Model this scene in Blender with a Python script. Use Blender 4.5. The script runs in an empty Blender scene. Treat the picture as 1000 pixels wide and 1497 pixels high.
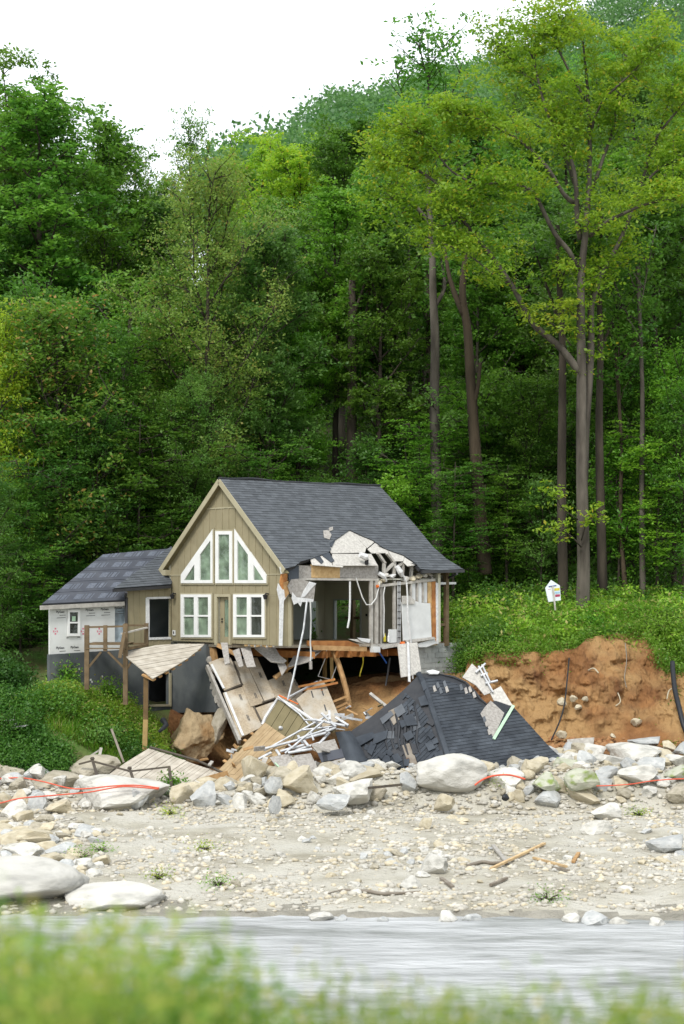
import bpy, bmesh, math, random
import numpy as np
from mathutils import Vector, Matrix, noise

# ---------------------------------------------------------------- camera, sky, sun, exposure
scn = bpy.context.scene
F, HZ, CZ = 2700.0, 860.0, 8.0          # focal length in photo pixels, horizon row, eye height
cam_d = bpy.data.cameras.new('camera')
cam = bpy.data.objects.new('camera', cam_d)
scn.collection.objects.link(cam)
cam.location = (0, 0, CZ)
cam.rotation_euler = (math.radians(90), 0, 0)
cam_d.sensor_fit = 'VERTICAL'
cam_d.sensor_height = 36.0
cam_d.sensor_width = 24.0
cam_d.lens = F / 1497 * 36
cam_d.shift_y = (HZ - 748.5) / 1497
cam_d.clip_start = 0.1
cam_d.clip_end = 3000
cam_d.dof.use_dof = True
cam_d.dof.focus_distance = 70
cam_d.dof.aperture_fstop = 1.5
scn.camera = cam
scn.render.resolution_x = 684
scn.render.resolution_y = 1024

world = bpy.data.worlds.new('World')
scn.world = world
world.use_nodes = True
wn = world.node_tree
wn.nodes.clear()
SUN_EL, SUN_AZ = math.radians(47), math.radians(200)
sky = wn.nodes.new('ShaderNodeTexSky')
sky.sky_type = 'NISHITA'
sky.sun_disc = False
sky.sun_elevation = SUN_EL
sky.sun_rotation = SUN_AZ
tc = wn.nodes.new('ShaderNodeTexCoord')
nz = wn.nodes.new('ShaderNodeTexNoise')
nz.inputs['Scale'].default_value = 1.7
nz.inputs['Detail'].default_value = 5
wn.links.new(tc.outputs['Generated'], nz.inputs['Vector'])
cr = wn.nodes.new('ShaderNodeValToRGB')
cr.color_ramp.elements[0].position = .3
cr.color_ramp.elements[0].color = (5.2, 5.5, 5.8, 1)
cr.color_ramp.elements[1].position = .7
cr.color_ramp.elements[1].color = (10.5, 10.8, 11.0, 1)
wn.links.new(nz.outputs['Fac'], cr.inputs['Fac'])
mx = wn.nodes.new('ShaderNodeMix')
mx.data_type = 'RGBA'
mx.inputs['Factor'].default_value = .85
wn.links.new(sky.outputs['Color'], mx.inputs['A'])
wn.links.new(cr.outputs['Color'], mx.inputs['B'])
bg = wn.nodes.new('ShaderNodeBackground')
bg.inputs['Strength'].default_value = .1
wn.links.new(mx.outputs['Result'], bg.inputs['Color'])
wo = wn.nodes.new('ShaderNodeOutputWorld')
wn.links.new(bg.outputs['Background'], wo.inputs['Surface'])

sl = bpy.data.lights.new('sun', 'SUN')
sl.energy = 1.5
sl.angle = math.radians(14)
sl.color = (1, .97, .92)
so = bpy.data.objects.new('sun', sl)
scn.collection.objects.link(so)
sd = Vector((math.sin(SUN_AZ) * math.cos(SUN_EL), math.cos(SUN_AZ) * math.cos(SUN_EL), math.sin(SUN_EL)))
so.rotation_euler = sd.to_track_quat('Z', 'Y').to_euler()
so.location = (0, 0, 60)

vs = scn.view_settings
vs.view_transform = 'Standard'
vs.look = 'None'
vs.gamma = 1
vs.use_curve_mapping = False
vs.exposure = 0.98

# ---------------------------------------------------------------- helpers
COL = scn.collection
R = random.Random(7)
NR = np.random.default_rng(11)


def V3(*a):
    return Vector(a)


def P(px, py, Y):
    return Vector(((px - 500) / F * Y, Y, CZ - (py - HZ) / F * Y))


def to_px(p):
    return (500 + p[0] / p[1] * F, HZ + (CZ - p[2]) / p[1] * F)


def tag(o, label=None, cat=None, group=None, kind=None):
    if label: o['label'] = label
    if cat: o['category'] = cat
    if group: o['group'] = group
    if kind: o['kind'] = kind
    return o


def thing(name, loc, label, cat, group=None):
    o = bpy.data.objects.new(name, None)
    o.empty_display_size = .3
    COL.objects.link(o)
    o.location = loc
    return tag(o, label, cat, group)


def wloc(o):
    v = Vector((0, 0, 0))
    while o is not None:
        v = v + o.location
        o = o.parent
    return v


def link(name, me, mat=None, parent=None, at=None):
    """link a mesh whose vertices are in world space (or in its own space when at is given)"""
    o = bpy.data.objects.new(name, me)
    COL.objects.link(o)
    if mat is not None and len(me.materials) == 0:
        me.materials.append(mat)
    base = at if at is not None else Vector((0, 0, 0))
    if parent is not None:
        o.parent = parent
        o.location = Vector(base) - wloc(parent)
    else:
        o.location = base
    return o


class MB:
    def __init__(s):
        s.v = []; s.f = []

    def add(s, vs_, fs):
        n = len(s.v)
        s.v += [tuple(v) for v in vs_]
        s.f += [tuple(i + n for i in f) for f in fs]
        return s

    def prism(s, poly, off):
        """poly: 3D points, extruded by vector off"""
        n = len(poly)
        a = [Vector(p) for p in poly]
        b = [p + off for p in a]
        fs = [tuple(range(n - 1, -1, -1)), tuple(range(n, 2 * n))]
        fs += [(i, (i + 1) % n, (i + 1) % n + n, i + n) for i in range(n)]
        return s.add(a + b, fs)

    def plank(s, p0, p1, w, t, side=None):
        """box bar from p0 to p1, w across (along side), t thick"""
        p0 = Vector(p0); p1 = Vector(p1)
        d = (p1 - p0)
        if d.length < 1e-6: return s
        d.normalize()
        if side is None:
            side = Vector((1, 0, 0)) if abs(d.x) < .8 else Vector((0, 0, 1))
        side = Vector(side)
        side = (side - d * side.dot(d)).normalized()
        up = d.cross(side)
        q = [side * (-w / 2) + up * (-t / 2), side * (w / 2) + up * (-t / 2), side * (w / 2) + up * (t / 2), side * (-w / 2) + up * (t / 2)]
        vs_ = [p0 + k for k in q] + [p1 + k for k in q]
        return s.add(vs_, [(3, 2, 1, 0), (4, 5, 6, 7), (0, 1, 5, 4), (1, 2, 6, 5), (2, 3, 7, 6), (3, 0, 4, 7)])

    def tube(s, pts, rad, n=6):
        pts = [Vector(p) for p in pts]
        if not hasattr(rad, '__len__'): rad = [rad] * len(pts)
        vs_ = []
        prev = None
        for i, p in enumerate(pts):
            d = (pts[min(i + 1, len(pts) - 1)] - pts[max(i - 1, 0)]).normalized()
            if prev is None:
                a = Vector((1, 0, 0)) if abs(d.x) < .8 else Vector((0, 1, 0))
            else:
                a = prev
            a = (a - d * a.dot(d)).normalized()
            prev = a
            b = d.cross(a)
            for k in range(n):
                t = 2 * math.pi * k / n
                vs_.append(p + (a * math.cos(t) + b * math.sin(t)) * rad[i])
        fs = []
        m = len(pts)
        for i in range(m - 1):
            for k in range(n):
                k2 = (k + 1) % n
                fs.append((i * n + k, i * n + k2, (i + 1) * n + k2, (i + 1) * n + k))
        fs.append(tuple(range(n - 1, -1, -1)))
        fs.append(tuple((m - 1) * n + k for k in range(n)))
        return s.add(vs_, fs)

    def mesh(s, name='mesh', smooth=False):
        me = bpy.data.meshes.new(name)
        me.from_pydata(s.v, [], s.f)
        if smooth:
            me.polygons.foreach_set('use_smooth', [True] * len(me.polygons))
        me.update()
        return me

    def build(s, name, mat, parent=None, smooth=False):
        return link(name, s.mesh(name, smooth), mat, parent)


def quads_mesh(name, Q, smooth=False):
    """Q (N,4,3) numpy"""
    N = len(Q)
    me = bpy.data.meshes.new(name)
    me.vertices.add(N * 4)
    me.vertices.foreach_set('co', Q.astype(np.float32).ravel())
    me.loops.add(N * 4)
    me.loops.foreach_set('vertex_index', np.arange(N * 4, dtype=np.int32))
    me.polygons.add(N)
    me.polygons.foreach_set('loop_start', np.arange(0, N * 4, 4, dtype=np.int32))
    me.polygons.foreach_set('loop_total', np.full(N, 4, dtype=np.int32))
    me.update(calc_edges=True)
    return me


def leaf_quads(C, L, W, rng, flat=.6, hang=0.0):
    """rhombic leaves at centres C"""
    N = len(C)
    nrm = rng.normal(size=(N, 3)) * flat
    nrm[:, 2] += 1.0
    nrm /= np.linalg.norm(nrm, axis=1)[:, None]
    d = rng.normal(size=(N, 3))
    d[:, 2] -= hang
    d -= nrm * np.sum(d * nrm, axis=1)[:, None]
    d /= np.linalg.norm(d, axis=1)[:, None] + 1e-9
    s = np.cross(nrm, d)
    l = (L * rng.uniform(.6, 1.25, N))[:, None] / 2
    w = (W * rng.uniform(.6, 1.25, N))[:, None] / 2
    Q = np.stack([C - d * l, C + s * w + d * l * .15, C + d * l, C - s * w + d * l * .15], axis=1)
    return Q


class Frame:
    """a flat frame in space; positive offset faces the camera"""
    def __init__(s, O, ex, ey):
        s.O = Vector(O)
        s.ex = Vector(ex).normalized()
        e = Vector(ey)
        s.ey = (e - s.ex * e.dot(s.ex)).normalized()
        s.n = s.ex.cross(s.ey).normalized()
        if s.n.dot(Vector((0, 0, CZ)) - s.O) < 0: s.n = -s.n

    @staticmethod
    def px(a, b, c):
        """through three (px,py,Y) points; ex runs a->b"""
        A, B, Cc = P(*a), P(*b), P(*c)
        return Frame(A, B - A, Cc - A)

    def at(s, px, py):
        d = Vector(((px - 500) / F, 1, -(py - HZ) / F))
        o = Vector((0, 0, CZ))
        t = (s.O - o).dot(s.n) / d.dot(s.n)
        q = o + d * t - s.O
        return (q.dot(s.ex), q.dot(s.ey))

    def poly(s, pts):
        return [s.at(*p) for p in pts]

    def w(s, x, y, off=0.0):
        return s.O + s.ex * x + s.ey * y + s.n * off


def clip_half(poly, a, b):
    """keep the part left of directed line a->b; returns (inside, outside)"""
    def side(p): return (b[0] - a[0]) * (p[1] - a[1]) - (b[1] - a[1]) * (p[0] - a[0])
    ins, out = [], []
    n = len(poly)
    for i in range(n):
        p, q = poly[i], poly[(i + 1) % n]
        sp, sq = side(p), side(q)
        if sp >= 0: ins.append(p)
        if sp <= 0: out.append(p)
        if (sp > 0 and sq < 0) or (sp < 0 and sq > 0):
            t = sp / (sp - sq)
            m = (p[0] + (q[0] - p[0]) * t, p[1] + (q[1] - p[1]) * t)
            ins.append(m); out.append(m)
    return ins, out


def area(p):
    return .5 * sum(p[i][0] * p[(i + 1) % len(p)][1] - p[(i + 1) % len(p)][0] * p[i][1] for i in range(len(p)))


def ccw(p):
    return list(p) if area(p) > 0 else list(reversed(p))


def clip_convex(subject, clip):
    clip = ccw(clip)
    r = list(subject)
    for i in range(len(clip)):
        r, _ = clip_half(r, clip[i], clip[(i + 1) % len(clip)])
        if len(r) < 3: return []
    return r


def subtract(poly, hole):
    hole = ccw(hole)
    res = []
    cur = list(poly)
    for i in range(len(hole)):
        cur, out = clip_half(cur, hole[i], hole[(i + 1) % len(hole)])
        if len(out) >= 3 and abs(area(out)) > 1e-5: res.append(out)
        if len(cur) < 3: break
    return res


def with_holes(poly, holes):
    ps = [poly]
    for h in holes:
        n = []
        for p in ps: n += subtract(p, h)
        ps = n
    return ps


def cells(outline, w, h, stagger=.5, holes=(), gap=0.0, ang=0.0, o=(0, 0), minarea=1e-4):
    """cut an outline into running-bond cells; returns lists of polygons per cell"""
    ca, sa = math.cos(ang), math.sin(ang)
    rot = lambda p: ((p[0] - o[0]) * ca + (p[1] - o[1]) * sa, -(p[0] - o[0]) * sa + (p[1] - o[1]) * ca)
    inv = lambda p: (p[0] * ca - p[1] * sa + o[0], p[0] * sa + p[1] * ca + o[1])
    ol = ccw([rot(p) for p in outline])
    hl = [ccw([rot(p) for p in hh]) for hh in holes]
    x0 = min(p[0] for p in ol); x1 = max(p[0] for p in ol)
    y0 = min(p[1] for p in ol); y1 = max(p[1] for p in ol)
    out = []
    for j in range(math.floor(y0 / h), math.ceil(y1 / h)):
        sft = (stagger * w if j % 2 else 0)
        for i in range(math.floor((x0 - sft) / w), math.ceil((x1 - sft) / w)):
            a, b = i * w + sft + gap / 2, (i + 1) * w + sft - gap / 2
            c, d = j * h + gap / 2, (j + 1) * h - gap / 2
            pc = clip_convex(ol, [(a, c), (b, c), (b, d), (a, d)])
            if len(pc) < 3 or abs(area(pc)) < minarea: continue
            ps = with_holes(pc, hl)
            ps = [[inv(p) for p in q] for q in ps if abs(area(q)) > minarea]
            if ps: out.append(ps)
    return out


def clean(poly):
    r = []
    for p in poly:
        if not r or (abs(p[0] - r[-1][0]) + abs(p[1] - r[-1][1])) > 1e-5: r.append(p)
    if len(r) > 1 and (abs(r[0][0] - r[-1][0]) + abs(r[0][1] - r[-1][1])) < 1e-5: r.pop()
    return r


def slab(mb, fr, poly, d0, d1):
    poly = clean(poly)
    if len(poly) < 3: return
    a = [fr.w(x, y, d0) for x, y in poly]
    mb.prism(a, fr.n * (d1 - d0))


def shingle(mb, fr, poly, lift, t, down):
    """a tab raised at its lower edge; down is the 2D down-slope direction"""
    poly = clean(poly)
    if len(poly) < 3: return
    k = [p[0] * down[0] + p[1] * down[1] for p in poly]
    lo, hi = min(k), max(k)
    r = max(hi - lo, 1e-4)
    a = [fr.w(x, y, .001) for x, y in poly]
    b = [fr.w(x, y, .004 + lift * (kk - lo) / r + t) for (x, y), kk in zip(poly, k)]
    n = len(a)
    fs = [tuple(range(n, 2 * n))] + [(i, (i + 1) % n, (i + 1) % n + n, i + n) for i in range(n)]
    mb.add(a + b, fs)


# ---------------------------------------------------------------- materials
def _n(nt, t, **k):
    n = nt.nodes.new(t)
    for a, b in k.items(): setattr(n, a, b)
    return n


def mat(name, c1, c2=None, scale=3.0, rough=.8, bump=.15, bscale=None, rnd=.2, stretch=(1, 1, 1), spec=.3,
        metal=0.0, c3=None, s3=.6, t3=(.45, .6), dist=.02, detail=6):
    m = bpy.data.materials.new(name)
    m.use_nodes = True
    nt = m.node_tree
    b = nt.nodes['Principled BSDF']
    b.inputs['Roughness'].default_value = rough
    b.inputs['Specular IOR Level'].default_value = spec
    b.inputs['Metallic'].default_value = metal
    c2 = c2 or tuple(x * .75 for x in c1)
    tcn = _n(nt, 'ShaderNodeTexCoord')
    mp = _n(nt, 'ShaderNodeMapping')
    mp.inputs['Scale'].default_value = stretch
    nt.links.new(tcn.outputs['Object'], mp.inputs['Vector'])
    no = _n(nt, 'ShaderNodeTexNoise')
    no.inputs['Scale'].default_value = scale
    no.inputs['Detail'].default_value = detail
    nt.links.new(mp.outputs['Vector'], no.inputs['Vector'])
    rp = _n(nt, 'ShaderNodeMapRange')
    rp.inputs['From Min'].default_value = .35
    rp.inputs['From Max'].default_value = .65
    nt.links.new(no.outputs['Fac'], rp.inputs['Value'])
    mi = _n(nt, 'ShaderNodeMix', data_type='RGBA')
    mi.inputs['A'].default_value = (*c1, 1)
    mi.inputs['B'].default_value = (*c2, 1)
    nt.links.new(rp.outputs['Result'], mi.inputs['Factor'])
    last = mi.outputs['Result']
    if c3:
        n3 = _n(nt, 'ShaderNodeTexNoise')
        n3.inputs['Scale'].default_value = s3
        n3.inputs['Detail'].default_value = 7
        nt.links.new(tcn.outputs['Object'], n3.inputs['Vector'])
        r3 = _n(nt, 'ShaderNodeMapRange')
        r3.inputs['From Min'].default_value = t3[0]
        r3.inputs['From Max'].default_value = t3[1]
        nt.links.new(n3.outputs['Fac'], r3.inputs['Value'])
        m3 = _n(nt, 'ShaderNodeMix', data_type='RGBA')
        nt.links.new(r3.outputs['Result'], m3.inputs['Factor'])
        nt.links.new(last, m3.inputs['A'])
        m3.inputs['B'].default_value = (*c3, 1)
        last = m3.outputs['Result']
    if rnd:
        ge = _n(nt, 'ShaderNodeNewGeometry')
        oi = _n(nt, 'ShaderNodeObjectInfo')
        ad = _n(nt, 'ShaderNodeMath', operation='ADD')
        nt.links.new(ge.outputs['Random Per Island'], ad.inputs[0])
        nt.links.new(oi.outputs['Random'], ad.inputs[1])
        mr = _n(nt, 'ShaderNodeMapRange')
        mr.inputs['From Max'].default_value = 2
        mr.inputs['To Min'].default_value = 1 - rnd
        mr.inputs['To Max'].default_value = 1 + rnd
        nt.links.new(ad.outputs[0], mr.inputs['Value'])
        mm = _n(nt, 'ShaderNodeMix', data_type='RGBA', blend_type='MULTIPLY')
        mm.inputs['Factor'].default_value = 1
        nt.links.new(last, mm.inputs['A'])
        nt.links.new(mr.outputs['Result'], mm.inputs['B'])
        last = mm.outputs['Result']
    nt.links.new(last, b.inputs['Base Color'])
    if bump:
        nb = _n(nt, 'ShaderNodeTexNoise')
        nb.inputs['Scale'].default_value = bscale or scale * 4
        nb.inputs['Detail'].default_value = 8
        nt.links.new(mp.outputs['Vector'], nb.inputs['Vector'])
        bu = _n(nt, 'ShaderNodeBump')
        bu.inputs['Strength'].default_value = bump
        bu.inputs['Distance'].default_value = dist
        nt.links.new(nb.outputs['Fac'], bu.inputs['Height'])
        nt.links.new(bu.outputs['Normal'], b.inputs['Normal'])
    return m


def leafmat(name, c1, c2, c3=None, f3=.12, trans=.4, scale=.35):
    m = bpy.data.materials.new(name)
    m.use_nodes = True
    nt = m.node_tree
    b = nt.nodes['Principled BSDF']
    out = nt.nodes['Material Output']
    b.inputs['Roughness'].default_value = .5
    b.inputs['Specular IOR Level'].default_value = .45
    ge = _n(nt, 'ShaderNodeNewGeometry')
    oi = _n(nt, 'ShaderNodeObjectInfo')
    tcn = _n(nt, 'ShaderNodeTexCoord')
    no = _n(nt, 'ShaderNodeTexNoise')
    no.inputs['Scale'].default_value = scale
    no.inputs['Detail'].default_value = 3
    nt.links.new(tcn.outputs['Object'], no.inputs['Vector'])
    ad = _n(nt, 'ShaderNodeMath', operation='MULTIPLY_ADD')
    nt.links.new(ge.outputs['Random Per Island'], ad.inputs[0])
    ad.inputs[1].default_value = .7
    mr0 = _n(nt, 'ShaderNodeMapRange')
    mr0.inputs['From Min'].default_value = .35
    mr0.inputs['From Max'].default_value = .65
    mr0.inputs['To Min'].default_value = -.3
    mr0.inputs['To Max'].default_value = .6
    nt.links.new(no.outputs['Fac'], mr0.inputs['Value'])
    nt.links.new(mr0.outputs['Result'], ad.inputs[2])
    mi = _n(nt, 'ShaderNodeMix', data_type='RGBA')
    mi.inputs['A'].default_value = (*c1, 1)
    mi.inputs['B'].default_value = (*c2, 1)
    nt.links.new(ad.outputs[0], mi.inputs['Factor'])
    last = mi.outputs['Result']
    if c3:
        gt = _n(nt, 'ShaderNodeMath', operation='FRACT')
        mu = _n(nt, 'ShaderNodeMath', operation='MULTIPLY')
        mu.inputs[1].default_value = 17.3
        nt.links.new(ge.outputs['Random Per Island'], mu.inputs[0])
        nt.links.new(mu.outputs[0], gt.inputs[0])
        lt = _n(nt, 'ShaderNodeMath', operation='LESS_THAN')
        lt.inputs[1].default_value = f3
        nt.links.new(gt.outputs[0], lt.inputs[0])
        m3 = _n(nt, 'ShaderNodeMix', data_type='RGBA')
        m3.inputs['B'].default_value = (*c3, 1)
        nt.links.new(lt.outputs[0], m3.inputs['Factor'])
        nt.links.new(last, m3.inputs['A'])
        last = m3.outputs['Result']
    hs = _n(nt, 'ShaderNodeHueSaturation')
    mh = _n(nt, 'ShaderNodeMapRange')
    mh.inputs['To Min'].default_value = .493
    mh.inputs['To Max'].default_value = .512
    nt.links.new(oi.outputs['Random'], mh.inputs['Value'])
    nt.links.new(mh.outputs['Result'], hs.inputs['Hue'])
    mv = _n(nt, 'ShaderNodeMapRange')
    mv.inputs['To Min'].default_value = .78
    mv.inputs['To Max'].default_value = 1.2
    mq = _n(nt, 'ShaderNodeMath', operation='FRACT')
    mq2 = _n(nt, 'ShaderNodeMath', operation='MULTIPLY')
    mq2.inputs[1].default_value = 7.77
    nt.links.new(oi.outputs['Random'], mq2.inputs[0])
    nt.links.new(mq2.outputs[0], mq.inputs[0])
    nt.links.new(mq.outputs[0], mv.inputs['Value'])
    nt.links.new(mv.outputs['Result'], hs.inputs['Value'])
    nt.links.new(last, hs.inputs['Color'])
    nt.links.new(hs.outputs['Color'], b.inputs['Base Color'])
    tr = _n(nt, 'ShaderNodeBsdfTranslucent')
    h2 = _n(nt, 'ShaderNodeHueSaturation')
    h2.inputs['Hue'].default_value = .496
    h2.inputs['Value'].default_value = 1.5
    nt.links.new(hs.outputs['Color'], h2.inputs['Color'])
    nt.links.new(h2.outputs['Color'], tr.inputs['Color'])
    ms = _n(nt, 'ShaderNodeMixShader')
    ms.inputs[0].default_value = trans
    nt.links.new(b.outputs[0], ms.inputs[1])
    nt.links.new(tr.outputs[0], ms.inputs[2])
    nt.links.new(ms.outputs[0], out.inputs['Surface'])
    return m


M = {}
M['siding'] = mat('tan_siding', (.265, .228, .142), (.23, .2, .122), 2, .75, .1, rnd=.06, c3=(.17, .135, .08), s3=1.1, t3=(.6, .8))
M['siding_dk'] = mat('darkened_tan_siding', (.19, .16, .085), (.16, .135, .07), 2, .75, .1, rnd=.06)  # darker copy of the tan siding, underside shade put into the colour
M['trim'] = mat('tan_trim', (.36, .325, .22), (.32, .285, .19), 2, .7, .05, rnd=.04)
M['white'] = mat('white_vinyl', (.7, .7, .68), (.64, .64, .62), 3, .5, .03, rnd=.03)
M['wrap'] = mat('white_house_wrap', (.62, .63, .61), (.55, .555, .53), 1.5, .6, .25, 3, rnd=.03, dist=.05)
M['print'] = mat('black_print', (.08, .08, .08), rough=.7, bump=0, rnd=.1)
M['pinkprint'] = mat('pink_print', (.62, .2, .26), rough=.7, bump=0, rnd=.1)
M['shingle'] = mat('grey_shingle', (.098, .107, .118), (.082, .09, .10), 3, .9, .4, 60, rnd=.34)
M['shingle_dk'] = mat('charcoal_shingle', (.056, .065, .077), (.03, .036, .045), 1.5, .85, .4, 60, rnd=.36)
M['felt'] = mat('black_roofing_felt', (.022, .025, .03), (.035, .036, .04), 2, .6, .5, 5, rnd=.1, dist=.06)
M['under'] = mat('roof_underlayment', (.075, .08, .095), (.055, .06, .075), 2, .6, .2, 6, rnd=.12)
M['underprint'] = mat('underlayment_print', (.135, .15, .18), (.085, .095, .12), 14, .6, 0, rnd=.2)
M['osb'] = mat('strand_board', (.40, .33, .235), (.29, .235, .165), 16, .85, .3, 30, rnd=.14, c3=(.46, .43, .37), s3=1.3, t3=(.42, .68))
M['osb_white'] = mat('weathered_strand_board', (.52, .5, .455), (.38, .36, .33), 12, .85, .3, 30, rnd=.12)
M['osb_grey'] = mat('grey_strand_board', (.36, .34, .31), (.24, .22, .2), 12, .85, .3, 30, rnd=.12)
M['osb_warm'] = mat('fresh_strand_board', (.55, .38, .19), (.42, .27, .12), 9, .85, .2, 30, rnd=.1)
M['wood'] = mat('pine_lumber', (.42, .26, .12), (.3, .17, .07), 5, .8, .2, 20, rnd=.22)
M['wood_or'] = mat('orange_lumber', (.42, .19, .06), (.28, .11, .035), 4, .8, .2, 20, rnd=.2)
M['wood_gry'] = mat('weathered_lumber', (.42, .4, .36), (.3, .28, .25), 5, .85, .2, 20, rnd=.2)
M['deckwood'] = mat('treated_deck_lumber', (.15, .105, .058), (.1, .07, .038), 4, .8, .2, 16, rnd=.2)
M['postwood'] = mat('treated_post', (.15, .095, .04), (.11, .07, .03), 4, .8, .2, 16, rnd=.1)
M['postlow'] = mat('post_stain', (.33, .23, .09), (.27, .18, .07), 4, .8, .2, 16, rnd=.1)
M['deckboard'] = mat('pale_deck_board', (.48, .44, .37), (.36, .32, .26), 3, .8, .2, 14, rnd=.14)
M['deckbrown'] = mat('brown_deck_board', (.38, .28, .16), (.31, .22, .12), 3, .75, .15, 14, rnd=.09)
M['darkrail'] = mat('dark_rail', (.09, .075, .055), (.06, .05, .04), 4, .7, .1, rnd=.15)
M['parge'] = mat('grey_parging', (.085, .095, .10), (.065, .073, .078), 1.2, .9, .3, 14, rnd=.04, c3=(.11, .12, .12), s3=.8)
M['block'] = mat('concrete_block', (.36, .37, .35), (.28, .29, .275), 4, .9, .4, 40, rnd=.16)
M['brokenblock'] = mat('broken_block', (.42, .4, .36), (.27, .25, .22), 6, .9, .6, 20, rnd=.25)
M['plaster_in'] = mat('interior_olive_wall', (.54, .52, .41), (.5, .48, .37), 1, .8, .03, rnd=.03)
M['plaster_blue'] = mat('interior_grey_wall', (.44, .47, .46), (.40, .43, .43), 1, .8, .03, rnd=.03)
M['ceil'] = mat('ceiling_paint', (.7, .69, .6), (.65, .64, .55), 1, .8, .03, rnd=.03)
M['drywall'] = mat('white_drywall', (.62, .63, .62), (.54, .55, .54), 2.5, .8, .1, rnd=.05, c3=(.5, .5, .49), s3=1.6, t3=(.6, .75))
M['nearblack'] = mat('near_black', (.012, .013, .015), (.02, .021, .024), 2, .7, .2, 6, rnd=.1)  # even near-black tone for basement walls and sheets behind openings
M['dark'] = mat('dark_metal', (.02, .02, .022), rough=.5, bump=0, rnd=.1)
M['gutter'] = mat('dark_gutter', (.03, .03, .034), rough=.45, bump=0, rnd=.1, spec=.5)
M['cable'] = mat('white_cable', (.62, .62, .6), rough=.5, bump=0, rnd=.1)
M['redpipe'] = mat('red_conduit', (.62, .11, .055), (.55, .09, .05), 4, .5, .03, rnd=.1)
M['blackpipe'] = mat('black_pipe', (.018, .02, .024), rough=.5, bump=.05, rnd=.1)
M['yellow'] = mat('yellow_cable', (.5, .42, .03), rough=.5, bump=0, rnd=.1)
M['blue'] = mat('blue_cable', (.02, .12, .5), rough=.5, bump=0, rnd=.1)
M['green'] = mat('mint_flashing', (.42, .6, .42), rough=.5, bump=0, rnd=.1)
M['orange'] = mat('orange_plastic', (.7, .16, .03), rough=.5, bump=0, rnd=.1)
M['plastic'] = mat('torn_white_sheet', (.64, .64, .63), (.54, .54, .54), 6, .6, .5, 12, rnd=.08, dist=.05)
M['lath'] = mat('white_metal_stud', (.55, .56, .57), (.36, .37, .38), 5, .45, .05, rnd=.2, spec=.5)
M['signwhite'] = mat('sign_white', (.68, .72, .74), (.62, .67, .7), 2, .6, .02, rnd=.03)
M['signyellow'] = mat('sign_yellow', (.6, .52, .05), rough=.6, bump=0, rnd=.02)
M['signpink'] = mat('sign_crimson', (.42, .05, .12), rough=.6, bump=0, rnd=.02)
M['signblue'] = mat('sign_blue', (.05, .07, .25), rough=.6, bump=0, rnd=.02)
M['signpale'] = mat('sign_pale_blue', (.35, .55, .7), rough=.6, bump=0, rnd=.02)
M['soil'] = mat('red_clay_soil', (.27, .13, .048), (.12, .052, .02), 1.3, .95, 1.0, 4.5, rnd=0, stretch=(1, 1, .45), c3=(.33, .2, .085), s3=.4, t3=(.44, .6), dist=.2)
M['earth'] = mat('tan_earth', (.27, .18, .09), (.17, .10, .045), 1.6, .95, .9, 6, rnd=0, c3=(.27, .14, .055), s3=.7, t3=(.5, .66), dist=.1)
M['ground'] = mat('river_gravel', (.42, .395, .32), (.29, .265, .205), 1.6, .95, 1.0, 7, rnd=0, c3=(.47, .45, .39), s3=.45, t3=(.4, .6), dist=.12)
M['forestfloor'] = mat('forest_floor', (.035, .075, .015), (.055, .045, .02), 1.5, .95, .7, 5, rnd=0, dist=.1)
M['meadow'] = mat('grassy_soil', (.08, .15, .03), (.12, .11, .045), 1.1, .95, .7, 6, rnd=0, dist=.1)
M['earthblk'] = mat('dry_tan_earth', (.37, .28, .165), (.26, .185, .1), 1.4, .95, .9, 6, rnd=0, c3=(.3, .17, .07), s3=.9, t3=(.55, .7), dist=.12)
M['wet'] = mat('wet_gravel', (.29, .27, .225), (.21, .195, .16), 1.8, .45, 1.0, 8, rnd=0, dist=.1)
M['rockA'] = mat('pale_granite', (.56, .545, .5), (.44, .425, .38), 1.8, .9, .5, 10, rnd=.16, c3=(.3, .295, .27), s3=1.6, t3=(.54, .72), dist=.07)
M['rockB'] = mat('grey_granite', (.34, .35, .345), (.46, .46, .44), 1.8, .9, .5, 10, rnd=.2, c3=(.29, .295, .295), s3=2.2, t3=(.52, .7), dist=.04)
M['rockC'] = mat('cream_stone', (.48, .43, .32), (.38, .33, .235), 1.8, .9, .5, 10, rnd=.18, c3=(.38, .33, .22), s3=2.0, t3=(.52, .7), dist=.04)
M['rockD'] = mat('dusty_stone', (.42, .38, .3), (.32, .29, .22), 2.2, .95, .7, 8, rnd=.12, c3=(.3, .27, .2), s3=2.5, t3=(.52, .7), dist=.06)
M['mossy'] = mat('mossy_stone', (.44, .44, .36), (.36, .38, .28), 1.8, .9, .5, 10, rnd=.1, c3=(.2, .26, .07), s3=1.1, t3=(.5, .62), dist=.04)
M['bark'] = mat('grey_brown_bark', (.065, .052, .038), (.03, .024, .018), 2.5, .95, .9, 5, rnd=.12, stretch=(1, 1, .22), dist=.06)
M['bark_lt'] = mat('pale_bark', (.115, .10, .08), (.045, .038, .03), 2.5, .95, .9, 5, rnd=.1, stretch=(1, 1, .22), dist=.06)
M['bark_br'] = mat('stripped_brown_bark', (.085, .062, .04), (.038, .028, .018), 2.2, .95, .9, 5, rnd=.1, stretch=(1, 1, .2), dist=.06)
M['dead'] = mat('driftwood', (.25, .22, .18), (.17, .14, .11), 3, .9, .4, 12, rnd=.2)
M['deadpale'] = mat('split_timber', (.55, .4, .22), (.4, .28, .15), 3, .9, .3, 12, rnd=.2)
L_ = {}
L_['mid'] = leafmat('leaf_mid', (.062, .165, .018), (.145, .285, .03), trans=.45)
L_['dark'] = leafmat('leaf_dark', (.042, .125, .018), (.095, .205, .028), trans=.45)
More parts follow.
